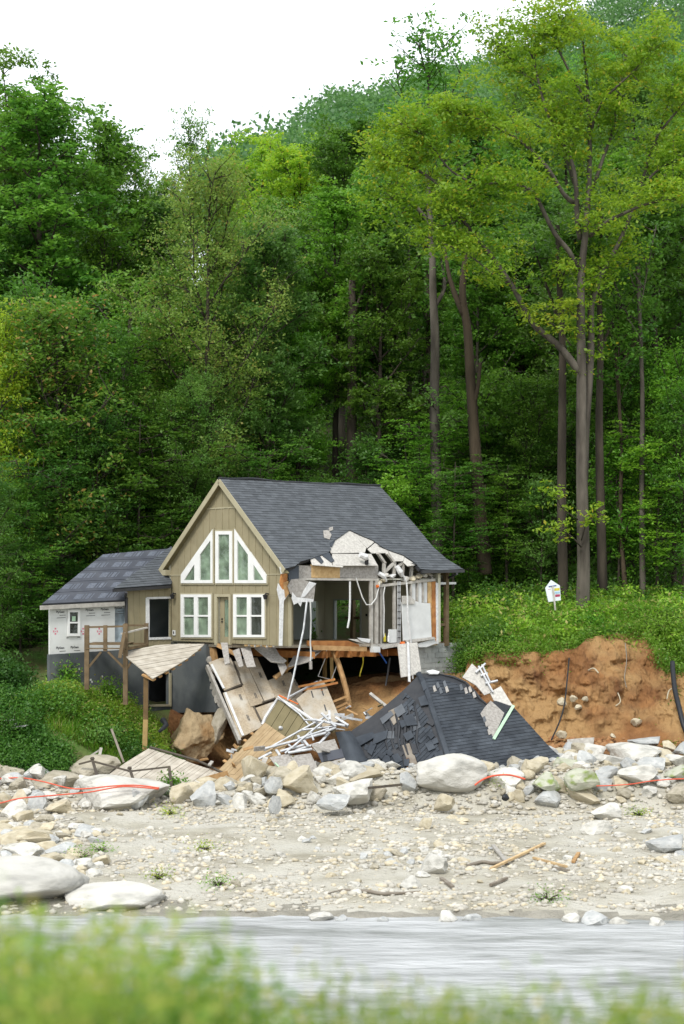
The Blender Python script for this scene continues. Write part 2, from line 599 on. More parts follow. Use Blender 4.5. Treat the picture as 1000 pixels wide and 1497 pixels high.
L_['bright'] = leafmat('leaf_bright', (.095, .24, .018), (.185, .36, .03), trans=.45)
L_['yellow'] = leafmat('leaf_yellow_green', (.175, .31, .018), (.32, .44, .032), (.42, .38, .03), .05, trans=.5)
L_['olive'] = leafmat('leaf_olive', (.115, .22, .03), (.22, .32, .06), (.28, .26, .06), .08, trans=.45)
L_['olivetop'] = leafmat('leaf_rust', (.07, .18, .022), (.16, .27, .03), (.34, .22, .06), .08, trans=.45)
L_['grey'] = leafmat('leaf_grey_green', (.08, .185, .03), (.165, .29, .055), trans=.45)
L_['weed'] = leafmat('leaf_weed', (.085, .23, .02), (.22, .40, .04), (.3, .28, .09), .08, trans=.45)
L_['weedlt'] = leafmat('leaf_pale_weed', (.13, .28, .02), (.30, .45, .05), (.38, .34, .12), .14, trans=.45, scale=.8)
L_['far'] = leafmat('leaf_far', (.055, .15, .045), (.105, .235, .06), scale=.09)  # bluer leaf green, distance haze put into the colour
L_['near'] = leafmat('leaf_near', (.17, .27, .03), (.33, .40, .07), (.5, .44, .12), .14, trans=.5, scale=2.0)
L_['neardk'] = leafmat('leaf_near_dark', (.08, .17, .02), (.16, .27, .04), trans=.4, scale=2.0)

def glassmat(name, col, fac):
    m = bpy.data.materials.new(name)
    m.use_nodes = True
    nt = m.node_tree
    b = nt.nodes['Principled BSDF']
    b.inputs['Base Color'].default_value = (*col, 1)
    b.inputs['Roughness'].default_value = .12
    b.inputs['Specular IOR Level'].default_value = .7
    t = _n(nt, 'ShaderNodeBsdfTransparent')
    ms = _n(nt, 'ShaderNodeMixShader')
    ms.inputs[0].default_value = fac
    nt.links.new(t.outputs[0], ms.inputs[1])
    nt.links.new(b.outputs[0], ms.inputs[2])
    nt.links.new(ms.outputs[0], nt.nodes['Material Output'].inputs['Surface'])
    nb = _n(nt, 'ShaderNodeTexNoise')
    nb.inputs['Scale'].default_value = 1.6
    tcg = _n(nt, 'ShaderNodeTexCoord')
    nt.links.new(tcg.outputs['Object'], nb.inputs['Vector'])
    bu = _n(nt, 'ShaderNodeBump')
    bu.inputs['Strength'].default_value = .5
    bu.inputs['Distance'].default_value = .25
    nt.links.new(nb.outputs['Fac'], bu.inputs['Height'])
    nt.links.new(bu.outputs['Normal'], b.inputs['Normal'])
    mg = _n(nt, 'ShaderNodeMix', data_type='RGBA')
    mg.inputs['A'].default_value = (*[c * .55 for c in col], 1)
    mg.inputs['B'].default_value = (*[c * 1.35 for c in col], 1)
    rg_ = _n(nt, 'ShaderNodeMapRange')
    rg_.inputs['From Min'].default_value = .35
    rg_.inputs['From Max'].default_value = .65
    nt.links.new(nb.outputs['Fac'], rg_.inputs['Value'])
    nt.links.new(rg_.outputs['Result'], mg.inputs['Factor'])
    nt.links.new(mg.outputs['Result'], b.inputs['Base Color'])
    return m


M['glass'] = glassmat('window_glass', (.2, .27, .19), .72)  # green tint paints reflected foliage and back light into the pane
M['glassdim'] = glassmat('dim_room_glass', (.05, .06, .05), .5)  # darker copy of the pane glass, dim room behind painted in
M['film'] = glassmat('milky_film', (.3, .36, .4), .85)

# water: grey green river water, foam and chop; pale sky reflection painted into colour
m = bpy.data.materials.new('river_water')
m.use_nodes = True
nt = m.node_tree
b = nt.nodes['Principled BSDF']
tcn = _n(nt, 'ShaderNodeTexCoord')
mp = _n(nt, 'ShaderNodeMapping')
mp.inputs['Scale'].default_value = (.4, 1.0, 1)
nt.links.new(tcn.outputs['Object'], mp.inputs['Vector'])
no = _n(nt, 'ShaderNodeTexNoise')
no.inputs['Scale'].default_value = .55
no.inputs['Detail'].default_value = 9
no.inputs['Roughness'].default_value = .62
nt.links.new(mp.outputs['Vector'], no.inputs['Vector'])
rp = _n(nt, 'ShaderNodeValToRGB')
e = rp.color_ramp.elements
e[0].position = .34; e[0].color = (.2, .21, .2, 1)
e[1].position = .66; e[1].color = (.5, .51, .515, 1)
k = e.new(.48); k.color = (.36, .37, .37, 1)
nt.links.new(no.outputs['Fac'], rp.inputs['Fac'])
nt.links.new(rp.outputs['Color'], b.inputs['Base Color'])
b.inputs['Roughness'].default_value = .42
b.inputs['Specular IOR Level'].default_value = .5
bu = _n(nt, 'ShaderNodeBump')
bu.inputs['Strength'].default_value = .9
bu.inputs['Distance'].default_value = .3
n2 = _n(nt, 'ShaderNodeTexNoise')
n2.inputs['Scale'].default_value = 2.2
n2.inputs['Detail'].default_value = 6
nt.links.new(mp.outputs['Vector'], n2.inputs['Vector'])
nt.links.new(n2.outputs['Fac'], bu.inputs['Height'])
nt.links.new(bu.outputs['Normal'], b.inputs['Normal'])
M['water'] = m

# ---------------------------------------------------------------- terrain
PROF = [
    (-45, [(64, 1.0), (66, 1.6), (67.3, 3.0), (69, 4.3), (71, 4.6), (74, 4.8), (80, 6.5)]),
    (-10.6, [(64, 1.0), (65.8, 1.5), (67.3, 2.9), (69, 4.0), (70.5, 4.15), (74, 4.6), (80, 6.5)]),
    (-9, [(64, .85), (66, 1.15), (67.3, 2.0), (69.2, 3.2), (71.5, 3.6), (76, 4.4), (80, 6.5)]),
    (-7.6, [(64, .75), (66, .85), (67.6, 1.2), (69.5, 2.3), (70.8, 2.7), (72.3, 3.25), (76, 3.5), (80, 6.4)]),
    (-5.8, [(64, .75), (66, .8), (70, .9), (71.5, 1.4), (72.8, 3.0), (76, 3.5), (80, 6.4)]),
    (-4.5, [(64, .9), (66, .9), (69, .9), (72, 1.2), (75, 2.8), (77, 3.5), (80, 6.4)]),
    (-1.5, [(64, 1.5), (66, 1.5), (69, 1.6), (71.2, 2.6), (73.3, 4.0), (77, 4.4), (80, 6.6)]),
    (3.5, [(64, 1.5), (66, 1.6), (69, 1.9), (71.2, 3.2), (73.0, 4.45), (77, 5.0), (80, 6.9)]),
    (4.9, [(64, 1.5), (66, 1.6), (69, 1.9), (71.2, 2.9), (73.0, 4.4), (75.2, 4.7), (76.2, 5.6), (80, 7.1)]),
    (5.6, [(64, 1.5), (66, 1.6), (69.8, 1.9), (72.2, 2.4), (72.9, 5.2), (75, 5.9), (80, 7.2)]),
    (9, [(64, 1.6), (66, 1.8), (70, 2.1), (72.6, 2.6), (73.6, 5.75), (76, 6.6), (80, 7.4)]),
    (12.3, [(64, 1.6), (66, 1.8), (70, 2.1), (73.0, 2.9), (74.4, 5.9), (76, 6.6), (80, 7.6)]),
    (13.6, [(64, 1.6), (66, 1.8), (69, 2.1), (71.0, 2.9), (72.4, 5.2), (76, 6.7), (80, 7.7)]),
    (45, [(64, 1.6), (66, 1.8), (69, 2.3), (70.5, 3.6), (72.0, 5.2), (76, 6.7), (80, 7.7)]),
]
PRE = [(-400, 6.4), (2, 6.35), (5, 6.1), (9, 3.6), (20, -.7), (43.2, -.6), (44.6, .06), (47, .2), (52, .32), (60, .42), (62.3, .48)]


def ridgeY(X):
    return float(np.interp(X, [-400, -60, -16, -9, -4, 6, 20, 45, 120, 400], [150, 150, 150, 205, 245, 285, 340, 400, 440, 460]))


def bankY(X):
    return .9 * math.sin(X * .13 + 1.0) + .35 * math.sin(X * .41) - X * .1 + .6 * noise.noise(Vector((X * .5, 0, 1))) + .3 * noise.noise(Vector((X * 1.6, 0, 4)))


def tz(X, Y):
    def prof(pr):
        pts = PRE + pr
        yy = Y - (bankY(X) if 38 < Y < 58 else 0) * (1 - abs(Y - 48) / 10 if 38 < Y < 58 else 0)
        z = float(np.interp(yy, [p[0] for p in pts], [p[1] for p in pts]))
        if Y > 80:
            h = float(np.interp(Y, [80, 84, 90, 100], [0, .9, 2.9, 6.3]))
            if Y > 100: h += .34 * (Y - 100)
            if Y > 250: h += .13 * (Y - 250) * min(1, max(0, (X - 34) / 34))
            z = pts[-1][1] + h
        return z
    xs = [p[0] for p in PROF]
    if X <= xs[0]: z = prof(PROF[0][1])
    elif X >= xs[-1]: z = prof(PROF[-1][1])
    else:
        for i in range(len(xs) - 1):
            if xs[i] <= X <= xs[i + 1]:
                t = (X - xs[i]) / (xs[i + 1] - xs[i])
                z = prof(PROF[i][1]) * (1 - t) + prof(PROF[i + 1][1]) * t
                break
    ry = ridgeY(X)
    if Y > ry:
        z -= (.34 + .12) * (Y - ry)
    nn = noise.noise(Vector((X * .3, Y * .3, 0))) * .16 + noise.noise(Vector((X * 1.1, Y * 1.1, 5))) * .06
    if Y > 100: nn += noise.noise(Vector((X * .03, Y * .03, 0))) * 4 * min(1, (Y - 100) / 60)
    return z + nn


xs = np.concatenate([np.arange(-420, -60, 24), np.arange(-60, -20, 4), np.arange(-20, 20, .33), np.arange(20, 60, 4), np.arange(60, 440, 24)])
ys = np.concatenate([np.arange(-120, 0, 20), np.arange(0, 30, 1.0), np.arange(30, 43, 1.3), np.arange(43, 82, .3), np.arange(82, 130, 2.0), np.arange(130, 640, 10)])
ZG = np.array([[tz(float(x), float(y)) for x in xs] for y in ys])


def region(x, y):
    if y < 36: return 'near_bank'
    if y < 65.6 : return 'gravel_bar'
    if y < 80:
        if x < -6.9: return 'left_bank'
        if y < 72.3 or (x < 4.6 and y < 75): return 'clay_pit'
        if x < 4.6: return 'hillside'
        return 'meadow'
    return 'hillside'


RM = {'near_bank': M['meadow'], 'gravel_bar': M['ground'], 'wet_margin': M['wet'], 'left_bank': M['meadow'], 'clay_pit': M['soil'], 'meadow': M['meadow'], 'hillside': M['forestfloor']}
faces = {k: [] for k in RM}
nx = len(xs)
for j in range(len(ys) - 1):
    for i in range(nx - 1):
        r = region((xs[i] + xs[i + 1]) / 2, (ys[j] + ys[j + 1]) / 2)
        if r == 'gravel_bar' and ys[j] < 50 and ZG[j, i] + .05 * noise.noise(Vector((xs[i], ys[j], 0))) < .07: r = 'wet_margin'
        faces[r].append((j * nx + i, j * nx + i + 1, (j + 1) * nx + i + 1, (j + 1) * nx + i))
GV = [(float(xs[i]), float(ys[j]), float(ZG[j, i])) for j in range(len(ys)) for i in range(nx)]
for k, fl in faces.items():
    used = {}
    vv = []
    ff = []
    for f in fl:
        t = []
        for q in f:
            if q not in used:
                used[q] = len(vv); vv.append(GV[q])
            t.append(used[q])
        ff.append(t)
    me = bpy.data.meshes.new(k)
    me.from_pydata(vv, [], ff)
    me.polygons.foreach_set('use_smooth', [True] * len(ff))
    o = link(k, me, RM[k])
    tag(o, kind='structure')

mb = MB()
mb.add([(-420, 8, 0), (440, 8, 0), (440, 47.5, 0), (-420, 47.5, 0)], [(0, 1, 2, 3)])
tag(mb.build('river', M['water']), kind='structure')


# eroded clay bank: a displaced sheet between a top line and a bottom line
def sheet(name, top, bot, mat_, nu, nv, amp, seed=0, lean=None):
    T = [P(*p) for p in top]; B = [P(*p) for p in bot]

    def along(pts, t):
        d = [0]
        for i in range(1, len(pts)): d.append(d[-1] + (pts[i] - pts[i - 1]).length)
        s = t * d[-1]
        for i in range(1, len(pts)):
            if s <= d[i] or i == len(pts) - 1:
                k = (s - d[i - 1]) / (d[i] - d[i - 1])
                return pts[i - 1].lerp(pts[i], k)
    vs_, fs = [], []
    for i in range(nu + 1):
        a = along(T, i / nu); c = along(B, i / nu)
        for j in range(nv + 1):
            t = j / nv
            p = a.lerp(c, t)
            p.y += -.55 * math.sin(t * math.pi) * 0 + .5 * math.sin(min(1, t * 2.2) * math.pi) * .35
            q = Vector((p.x * .8, p.z * .5, seed))
            w = math.sin(math.pi * min(1, max(0, t * 1.15 + .03))) ** .5
            dsp = noise.noise(q * .7) * amp * 1.5 + noise.noise(Vector((p.x * 2.2, p.z * .9, seed + 3))) * amp * .75 + noise.noise(Vector((p.x * 4, p.z * 3.5, seed))) * amp * .35 + noise.noise(Vector((p.x * 9, p.z * 9, seed))) * amp * .16
            rid = abs(noise.noise(Vector((p.x * 1.1, p.z * 1.6, seed + 9)))) + .5 * abs(noise.noise(Vector((p.x * 2.6, p.z * .8, seed + 19)))) + .3 * abs(noise.noise(Vector((p.x * 5.5, p.z * 4.5, seed + 29))))
            led = math.sin(p.z * 5.5 + 2.5 * noise.noise(Vector((p.x * .5, p.z, seed)))) * .07 * (amp / .5)
            p.y += w * (dsp - rid * amp * 1.0 + led)
            if j == 0: p.z += noise.noise(Vector((p.x * 2, 0, seed))) * .1
            vs_.append(tuple(p))
    for i in range(nu):
        for j in range(nv):
            a = i * (nv + 1) + j
            fs.append((a, a + 1, a + nv + 2, a + nv + 1))
    me = bpy.data.meshes.new(name)
    me.from_pydata(vs_, [], fs)
    me.polygons.foreach_set('use_smooth', [True] * len(fs))
    o = link(name, me, mat_)
    tag(o, kind='structure')
    return o


sheet('clay_bank', [(684, 968, 72.6), (690, 960, 72.6), (702, 957, 72.6), (750, 952, 72.7), (800, 953, 73.1), (842, 946, 73.3), (858, 932, 73.6), (900, 926, 74.0), (935, 924, 74.3), (955, 945, 73.4), (985, 985, 72.0), (1060, 985, 71.5), (1250, 975, 71)],
      [(650, 1110, 70.2), (700, 1105, 70.2), (800, 1110, 70.2), (900, 1095, 70.2), (1000, 1090, 69.6), (1250, 1090, 69)], M['soil'], 330, 120, .5, 2)
sheet('clay_slope', [(430, 1035, 73.2), (470, 1015, 73.3), (500, 1003, 73.4), (560, 988, 73.5), (620, 985, 73.3), (690, 985, 72.6)],
      [(400, 1120, 70.0), (480, 1110, 69.3), (560, 1110, 69.3), (690, 1105, 70.2)], M['earth'], 120, 50, .22, 7)

# ---------------------------------------------------------------- rocks
def rock_mesh(name, seed, sub=3, cuts=9, rough=.1):
    rr = random.Random(seed)
    bm = bmesh.new()
    bmesh.ops.create_icosphere(bm, subdivisions=sub, radius=1)
    pl = []
    for _ in range(cuts):
        n = Vector((rr.gauss(0, 1), rr.gauss(0, 1), rr.gauss(0, .8))).normalized()
        pl.append((n, rr.uniform(.42, .8) if sub < 4 or rough > .08 else rr.uniform(.6, .9)))
    for v in bm.verts:
        p = v.co.copy()
        for n, d in pl:
            k = p.dot(n) - d
            if k > 0: p -= n * k * .96
        o = Vector((seed * 3.1, seed * 1.7, 0))
        p *= 1 + noise.noise(p * 1.3 + o) * rough * 1.8 + noise.noise(p * 4 + o) * rough * .5 + noise.noise(p * 11 + o) * rough * .22
        v.co = p
    x = [v.co.x for v in bm.verts]; y = [v.co.y for v in bm.verts]; z = [v.co.z for v in bm.verts]
    sx, sy, sz = (max(a) - min(a) for a in (x, y, z))
    cx, cy, cz = ((max(a) + min(a)) / 2 for a in (x, y, z))
    for v in bm.verts:
        v.co = Vector(((v.co.x - cx) / sx * 2, (v.co.y - cy) / sy * 2, (v.co.z - cz) / sz * 2))
    me = bpy.data.meshes.new(name)
    bm.to_mesh(me); bm.free()
    me.polygons.foreach_set('use_smooth', [sub >= 5] * len(me.polygons))
    return me


ROCKS = [rock_mesh('boulder_shape', i, 3, 13 + i % 6, .085) for i in range(14)]
SMALL = [rock_mesh('stone_shape', 50 + i, 2, 9, .09) for i in range(10)]
SMOOTH = [rock_mesh('smooth_boulder_shape', 90 + i, 5, 7, .075) for i in range(4)]
BIGR = [rock_mesh('large_boulder_shape', 120 + i, 4, 16, .1) for i in range(5)]
for me in ROCKS + SMALL + SMOOTH + BIGR: me.materials.append(M['rockA'])


def rock(me, loc, sc, rot, mt, label, cat='boulder', group=None, name='boulder'):
    o = bpy.data.objects.new(name, me)
    COL.objects.link(o)
    o.location = loc
    o.scale = sc
    o.rotation_euler = rot
    if mt is not M['rockA']:
        o.material_slots[0].link = 'OBJECT'
        o.material_slots[0].material = mt
    return tag(o, label, cat, group)


def ground_Y(px, py):
    """distance at which the line of sight through a photo pixel meets the ground"""
    Y = 43.5
    while Y < 70:
        if CZ - (py - HZ) / F * Y <= tz((px - 500) / F * Y, Y): return Y
        Y += .1
    return 62.0


def rock_px(x0, x1, y0, y1, Y, me, mt, label, group=None, dy=None, tilt=(0, 0, 0), cat='boulder'):
    if y1 > 1199: Y = ground_Y((x0 + x1) / 2, y1 - (y1 - y0) * .12) + (x1 - x0) / 2 / F * 46 * .5
    c = P((x0 + x1) / 2, (y0 + y1) / 2, Y)
    sx = (x1 - x0) / 2 / F * Y; sz = (y1 - y0) / 2 / F * Y
    return rock(me, c, (sx, dy or sx * .85, sz), tilt, mt, label, cat, group)


rock_px(606, 712, 1100, 1160, 63.6, SMOOTH[0], M['rockA'], 'largest rounded white boulder in front of the collapsed dark roof')
rock_px(-90, 128, 1254, 1330, 50.0, SMOOTH[1], M['rockA'], 'huge smooth white boulder at the left edge near the river')
rock_px(90, 245, 1290, 1335, 49.5, SMOOTH[2], M['rockA'], 'low flat pale boulder tailing off right of the huge smooth white boulder')
rock_px(108, 246, 1132, 1190, 63.2, BIGR[0], M['rockA'], 'long pale slab boulder under the fallen deck railing')
rock_px(150, 200, 1150, 1196, 62.6, ROCKS[1], M['rockC'], 'slanted cream boulder leaning on the long pale slab boulder')
rock_px(96, 178, 1103, 1152, 66.0, BIGR[1], M['rockD'], 'dusty tan boulder behind the fallen railing')
rock_px(46, 122, 1126, 1170, 64.8, BIGR[2], M['rockD'], 'crumbly dusty mound of rock under the red conduit')
rock_px(0, 36, 1129, 1160, 64.6, ROCKS[2], M['rockB'], 'angular grey boulder at the far left of the rubble line')
rock_px(33, 70, 1156, 1196, 62.9, ROCKS[3], M['rockB'], 'blocky light grey boulder between the two red conduits')
rock_px(278, 316, 1142, 1192, 62.6, ROCKS[4], M['rockB'], 'upright blue grey boulder below the fallen deck')
rock_px(248, 284, 1145, 1180, 63.0, ROCKS[5], M['rockC'], 'cream boulder just left of the upright blue grey boulder')
rock_px(410, 466, 1118, 1164, 63.2, ROCKS[6], M['rockC'], 'yellowish rounded boulder below the white metal studs')
rock_px(412, 440, 1112, 1146, 64.0, ROCKS[7], M['rockC'], 'pointed cream boulder behind the yellowish rounded boulder')
rock_px(352, 392, 1104, 1150, 64.6, ROCKS[8], M['rockC'], 'cream boulder leaning under the brown deck platform')
rock_px(386, 414, 1134, 1160, 63.0, ROCKS[9], M['rockB'], 'small grey boulder left of the yellowish rounded boulder')
rock_px(484, 560, 1118, 1156, 64.2, BIGR[3], M['rockC'], 'wide cracked cream boulder below the curled shingle flap')
rock_px(486, 545, 1138, 1176, 62.4, ROCKS[10], M['rockA'], 'bright white slanting boulder in front of the wide cracked cream boulder')
rock_px(462, 512, 1160, 1184, 61.5, ROCKS[11], M['rockB'], 'flat pale grey boulder on the gravel below the berm')
rock_px(584, 610, 1128, 1160, 63.2, ROCKS[12], M['rockB'], 'dark bluish upright stone left of the largest rounded white boulder')
rock_px(634, 666, 1160, 1186, 61.8, ROCKS[13], M['rockC'], 'squat cream boulder below the largest rounded white boulder')
rock_px(712, 770, 1122, 1158, 63.6, ROCKS[2], M['rockA'], 'white boulder under the short red conduit arch')
rock_px(778, 822, 1128, 1158, 63.0, ROCKS[0], M['mossy'], 'greenish grey pyramid shaped boulder at the tip of the dark roof')
rock_px(824, 876, 1122, 1158, 62.8, ROCKS[1], M['mossy'], 'moss tinged triangular boulder right of the greenish grey one')
rock_px(806, 872, 1106, 1136, 65.4, BIGR[4], M['mossy'], 'moss streaked cream boulder against the end of the dark roof')
rock_px(868, 910, 1120, 1150, 64.0, ROCKS[5], M['rockB'], 'bluish white boulder left of the long white boulders')
rock_px(900, 960, 1116, 1146, 63.6, ROCKS[3], M['rockA'], 'long white boulder in front of the dark grey boulder')
rock_px(888, 974, 1085, 1118, 66.4, BIGR[0], M['rockA'], 'large white angular boulder below the right clay bank')
rock_px(860, 915, 1102, 1126, 65.6, ROCKS[8], M['rockA'], 'white boulder wedged left of the large white angular boulder')
rock_px(924, 972, 1106, 1134, 64.6, ROCKS[11], M['rockB'], 'dark grey smooth boulder among white ones at the right')
rock_px(918, 966, 1077, 1092, 67.8, ROCKS[10], M['rockB'], 'flat dark boulder behind the large white angular boulder')
rock_px(968, 988, 1082, 1100, 67.0, ROCKS[12], M['rockC'], 'tan rounded stone at the foot of the right clay bank')
rock_px(970, 1016, 1118, 1144, 63.8, ROCKS[6], M['mossy'], 'cream boulder at the right edge of the rubble line')
rock_px(984, 1020, 1084, 1104, 66.5, ROCKS[7], M['rockB'], 'grey green boulder at the right edge below the clay bank')
rock_px(862, 908, 1174, 1202, 58.6, ROCKS[4], M['rockA'], 'flat white boulder alone on the gravel at the right')
rock_px(846, 896, 1198, 1222, 57.0, ROCKS[9], M['rockA'], 'half buried white slab in the gravel below the lone flat boulder')
rock_px(614, 656, 1248, 1282, 52.5, ROCKS[13], M['rockA'], 'white boulder in the stone cluster near the driftwood branch')
rock_px(583, 620, 1280, 1303, 50.9, ROCKS[0], M['rockA'], 'flat white stone right of the driftwood branch')
rock_px(10, 78, 1210, 1234, 56.0, ROCKS[1], M['rockC'], 'long dusty boulder on the left stone pile')
rock_px(7, 64, 1232, 1260, 54.0, ROCKS[2], M['rockA'], 'white wedge shaped boulder at the front of the left stone pile')
rock_px(46, 86, 1228, 1246, 54.8, ROCKS[3], M['rockC'], 'tan boulder right of the white wedge shaped boulder')
rock_px(56, 96, 1247, 1270, 53.2, ROCKS[5], M['rockC'], 'tan brown rounded stone beside the huge smooth white boulder')
rock_px(66, 110, 1232, 1256, 54.0, ROCKS[4], M['rockB'], 'blue grey angular stone on the left stone pile')
rock_px(66, 112, 1168, 1192, 61.9, ROCKS[6], M['rockC'], 'cream block right of the blocky light grey boulder')
rock_px(0, 46, 1168, 1198, 61.6, ROCKS[7], M['rockA'], 'pale boulder at the far left below the red conduit')
rock_px(184, 218, 1152, 1186, 62.2, ROCKS[8], M['rockB'], 'mottled grey boulder among the long slab boulders')
rock_px(392, 412, 1162, 1190, 60.8, ROCKS[9], M['rockB'], 'small blue grey stone standing in the gravel')
rock_px(944, 1000, 1220, 1250, 55, ROCKS[10], M['rockB'], 'grey stone half buried at the right edge of the gravel')
rock_px(612, 632, 1195, 1214, 57.5, ROCKS[11], M['rockC'], 'small rusty stone on the middle of the gravel')
# boulders stuck in the clay
for (px, py, w, Y, lab) in [(820, 1027, 15, 71.4, 'white rounded rock embedded in the middle of the clay bank'), (838, 1022, 12, 71.6, 'tan rock just right of the white rock in the clay'),
                            (846, 1034, 9, 71.4, 'small cream rock below the tan rock in the clay'), (821, 1074, 14, 70.3, 'pale rock at the foot of the clay bank above the grey slab'),
                            (896, 1076, 8, 70.2, 'lone white rock low in the clay bank'), (868, 982, 10, 72.8, 'cream rock high in the clay bank'),
                            (856, 1022, 9, 71.5, 'brown rock in the stony seam of the clay'), (930, 1056, 14, 71.0, 'rusty brown ledge rock low in the clay')]:
    rock(R.choice(SMALL), P(px, py, Y - .25), (w / F * Y * .55, .2, w / F * Y * .45), (0, R.uniform(-.4, .4), R.uniform(0, 6)), M['rockC'], lab, 'rock', None, 'rock')

for i, (px, py, w) in enumerate(((470, 1338, .25), (498, 1341, .16), (655, 1344, .3), (690, 1350, .2), (838, 1352, .26), (870, 1356, .35), (905, 1354, .2), (560, 1341, .14), (960, 1358, .22))):
    Y = 44.6 - i * .0 + (px % 7) * .08 - (px - 400) * .0012; X = (px - 500) / F * Y
    rock(SMALL[i % 10], (X, Y, max(0, tz(X, Y)) + w * .12), (w * 1.3, w, w * .6), (0, 0, i), M['rockB' if i % 2 else 'rockA'], ['wet stone at the water edge left of the driftwood', 'little stone in the shallows under the driftwood', 'long stone at the water edge in the middle', 'small stone right of the long waterline stone',
         'stone at the water edge towards the right', 'largest wet stone at the water edge on the right', 'stone right of the largest wet stone', 'tiny stone at the waterline below the flat white stone', 'stone at the far right waterline'][i], 'stone', None, 'stone')

# concrete slab leaning at the foot of the bank
fr = Frame.px((829, 1081, 69.4), (869, 1078, 69.4), (843, 1111, 68.6))
mb = MB(); slab(mb, fr, fr.poly([(829, 1081), (850, 1079), (869, 1078), (867, 1090), (849, 1112), (834, 1110)]), 0, -.14)
tag(mb.build('concrete_slab', M['brokenblock']), 'leaning broken concrete slab at the foot of the clay bank', 'slab')

# berm fill boulders
MT = [M['rockA'], M['rockA'], M['rockB'], M['rockC'], M['rockD'], M['rockC']]
CW = {id(M['rockA']): 'white', id(M['rockB']): 'grey', id(M['rockC']): 'cream', id(M['rockD']): 'dusty tan'}


def band(px, bands):
    for lim, tx in bands:
        if px < lim: return tx
    return bands[-1][1]


RB = [(110, 'at the left end of the rubble line'), (245, 'around the long pale slab boulder'), (330, 'below the fallen deck'), (400, 'below the brown deck panel'), (480, 'below the metal stud frame'),
      (600, 'below the curled shingle sheet'), (720, 'around the largest rounded white boulder'), (800, 'below the middle of the dark roof'), (880, 'among the mossy boulders'), (2000, 'below the right end of the clay bank')]
cnt = 0
for k in range(300):
    px = R.uniform(-25, 1025)
    Y = R.uniform(62.6, 65.8) if px < 800 else R.uniform(62.6, 68.0)
    if 600 < px < 720 and Y < 64.6: continue
    if 95 < px < 250 and Y < 64.6 and R.random() < .7: continue
    X = (px - 500) / F * Y
    s = R.choice([.14, .18, .24, .3, .38]) * R.uniform(.8, 1.2)
    z = tz(X, Y) + s * .3
    mt_ = R.choice(MT)
    sz = 'large' if s > .3 else ('medium' if s > .19 else 'small')
    rock(R.choice(ROCKS if s > .2 else SMALL), (X, Y, z), (s * R.uniform(.9, 1.5), s, s * R.uniform(.6, .95)), (R.uniform(-.5, .5), R.uniform(-.5, .5), R.uniform(0, 6.28)), mt_,
         f'{sz} {CW[id(mt_)]} rock jumbled in the rubble {band(px, RB)}', 'rock', f'{sz} {CW[id(mt_)]} rocks {band(px, RB)}', 'rock')
    cnt += 1

# left stone pile and gravel stones that can be picked out
for k in range(270):
    if k < 110:
        px = R.uniform(-20, 150); Y = R.uniform(49.5, 60.5); s = R.uniform(.12, .36)
        lab, gr = '{} stone on the left stone pile above the huge white boulder', '{} stones of the left pile'
    elif k < 155:
        px = R.gauss(600, 38); Y = R.gauss(52.3, 1.3); s = R.uniform(.08, .2)
        lab, gr = '{} stone in the cluster beside the driftwood branch', '{} stones by the driftwood branch'
    elif k < 200:
        px = R.gauss(965, 40); Y = R.uniform(50, 60); s = R.uniform(.07, .17)
        lab, gr = '{} stone scattered at the right end of the gravel', '{} stones at the right end of the gravel'
    else:
        px = R.uniform(150, 920); Y = R.uniform(47, 61.5); s = R.uniform(.07, .17)
        lab, gr = 'loose {} stone scattered over the open middle gravel', '{} stones over the middle gravel'
    if Y < 47: Y = 47.5
    mt_ = R.choice(MT)
    X = (px - 500) / F * Y
    rock(R.choice(SMALL), (X, Y, tz(X, Y) + s * .15), (s * R.uniform(.9, 1.5), s, s * R.uniform(.5, .8)), (R.uniform(-.3, .3), R.uniform(-.3, .3), R.uniform(0, 6.28)), mt_, lab.format(CW[id(mt_)]), 'stone', gr.format(CW[id(mt_)]), 'stone')


# small gravel as one mass
def pebble_field(name, n, xr, yr, smin, smax, mt, seed, pw=2.2, lift=.2, keep=None):
    rg = np.random.default_rng(seed)
    bm = bmesh.new(); bmesh.ops.create_icosphere(bm, subdivisions=1, radius=1)
    bv = np.array([v.co[:] for v in bm.verts]); bf = np.array([[v.index for v in f.verts] for f in bm.faces]); bm.free()
    pts = []
    while len(pts) < n:
        Y = rg.uniform(*yr); a = rg.uniform(*xr); X = (a - 500) / F * Y
        if keep and not keep(X, Y, rg): continue
        pts.append((X, Y, tz(X, Y)))
    pts = np.array(pts)
    s = smin + (smax - smin) * rg.random(n) ** pw
    k = len(bv)
    sc = np.stack([s * rg.uniform(.8, 1.5, n), s * rg.uniform(.8, 1.3, n), s * rg.uniform(.4, .8, n)], 1)
    th = rg.uniform(0, 6.28, n)
    J = 1 + rg.normal(0, .16, (n, k, 1))
    W = bv[None] * J * sc[:, None, :]
    c, s_ = np.cos(th)[:, None], np.sin(th)[:, None]
    W = np.stack([W[..., 0] * c - W[..., 1] * s_, W[..., 0] * s_ + W[..., 1] * c, W[..., 2]], -1)
    W += pts[:, None, :]
    W[..., 2] += (s * lift)[:, None]
    fs = (bf[None] + (np.arange(n) * k)[:, None, None]).reshape(-1, 3)
    me = bpy.data.meshes.new(name)
    me.vertices.add(n * k); me.vertices.foreach_set('co', W.astype(np.float32).ravel())
    me.loops.add(len(fs) * 3); me.loops.foreach_set('vertex_index', fs.astype(np.int32).ravel())
    me.polygons.add(len(fs)); me.polygons.foreach_set('loop_start', np.arange(0, len(fs) * 3, 3, dtype=np.int32)); me.polygons.foreach_set('loop_total', np.full(len(fs), 3, dtype=np.int32))
    me.update(calc_edges=True)
    return link(name, me, mt)


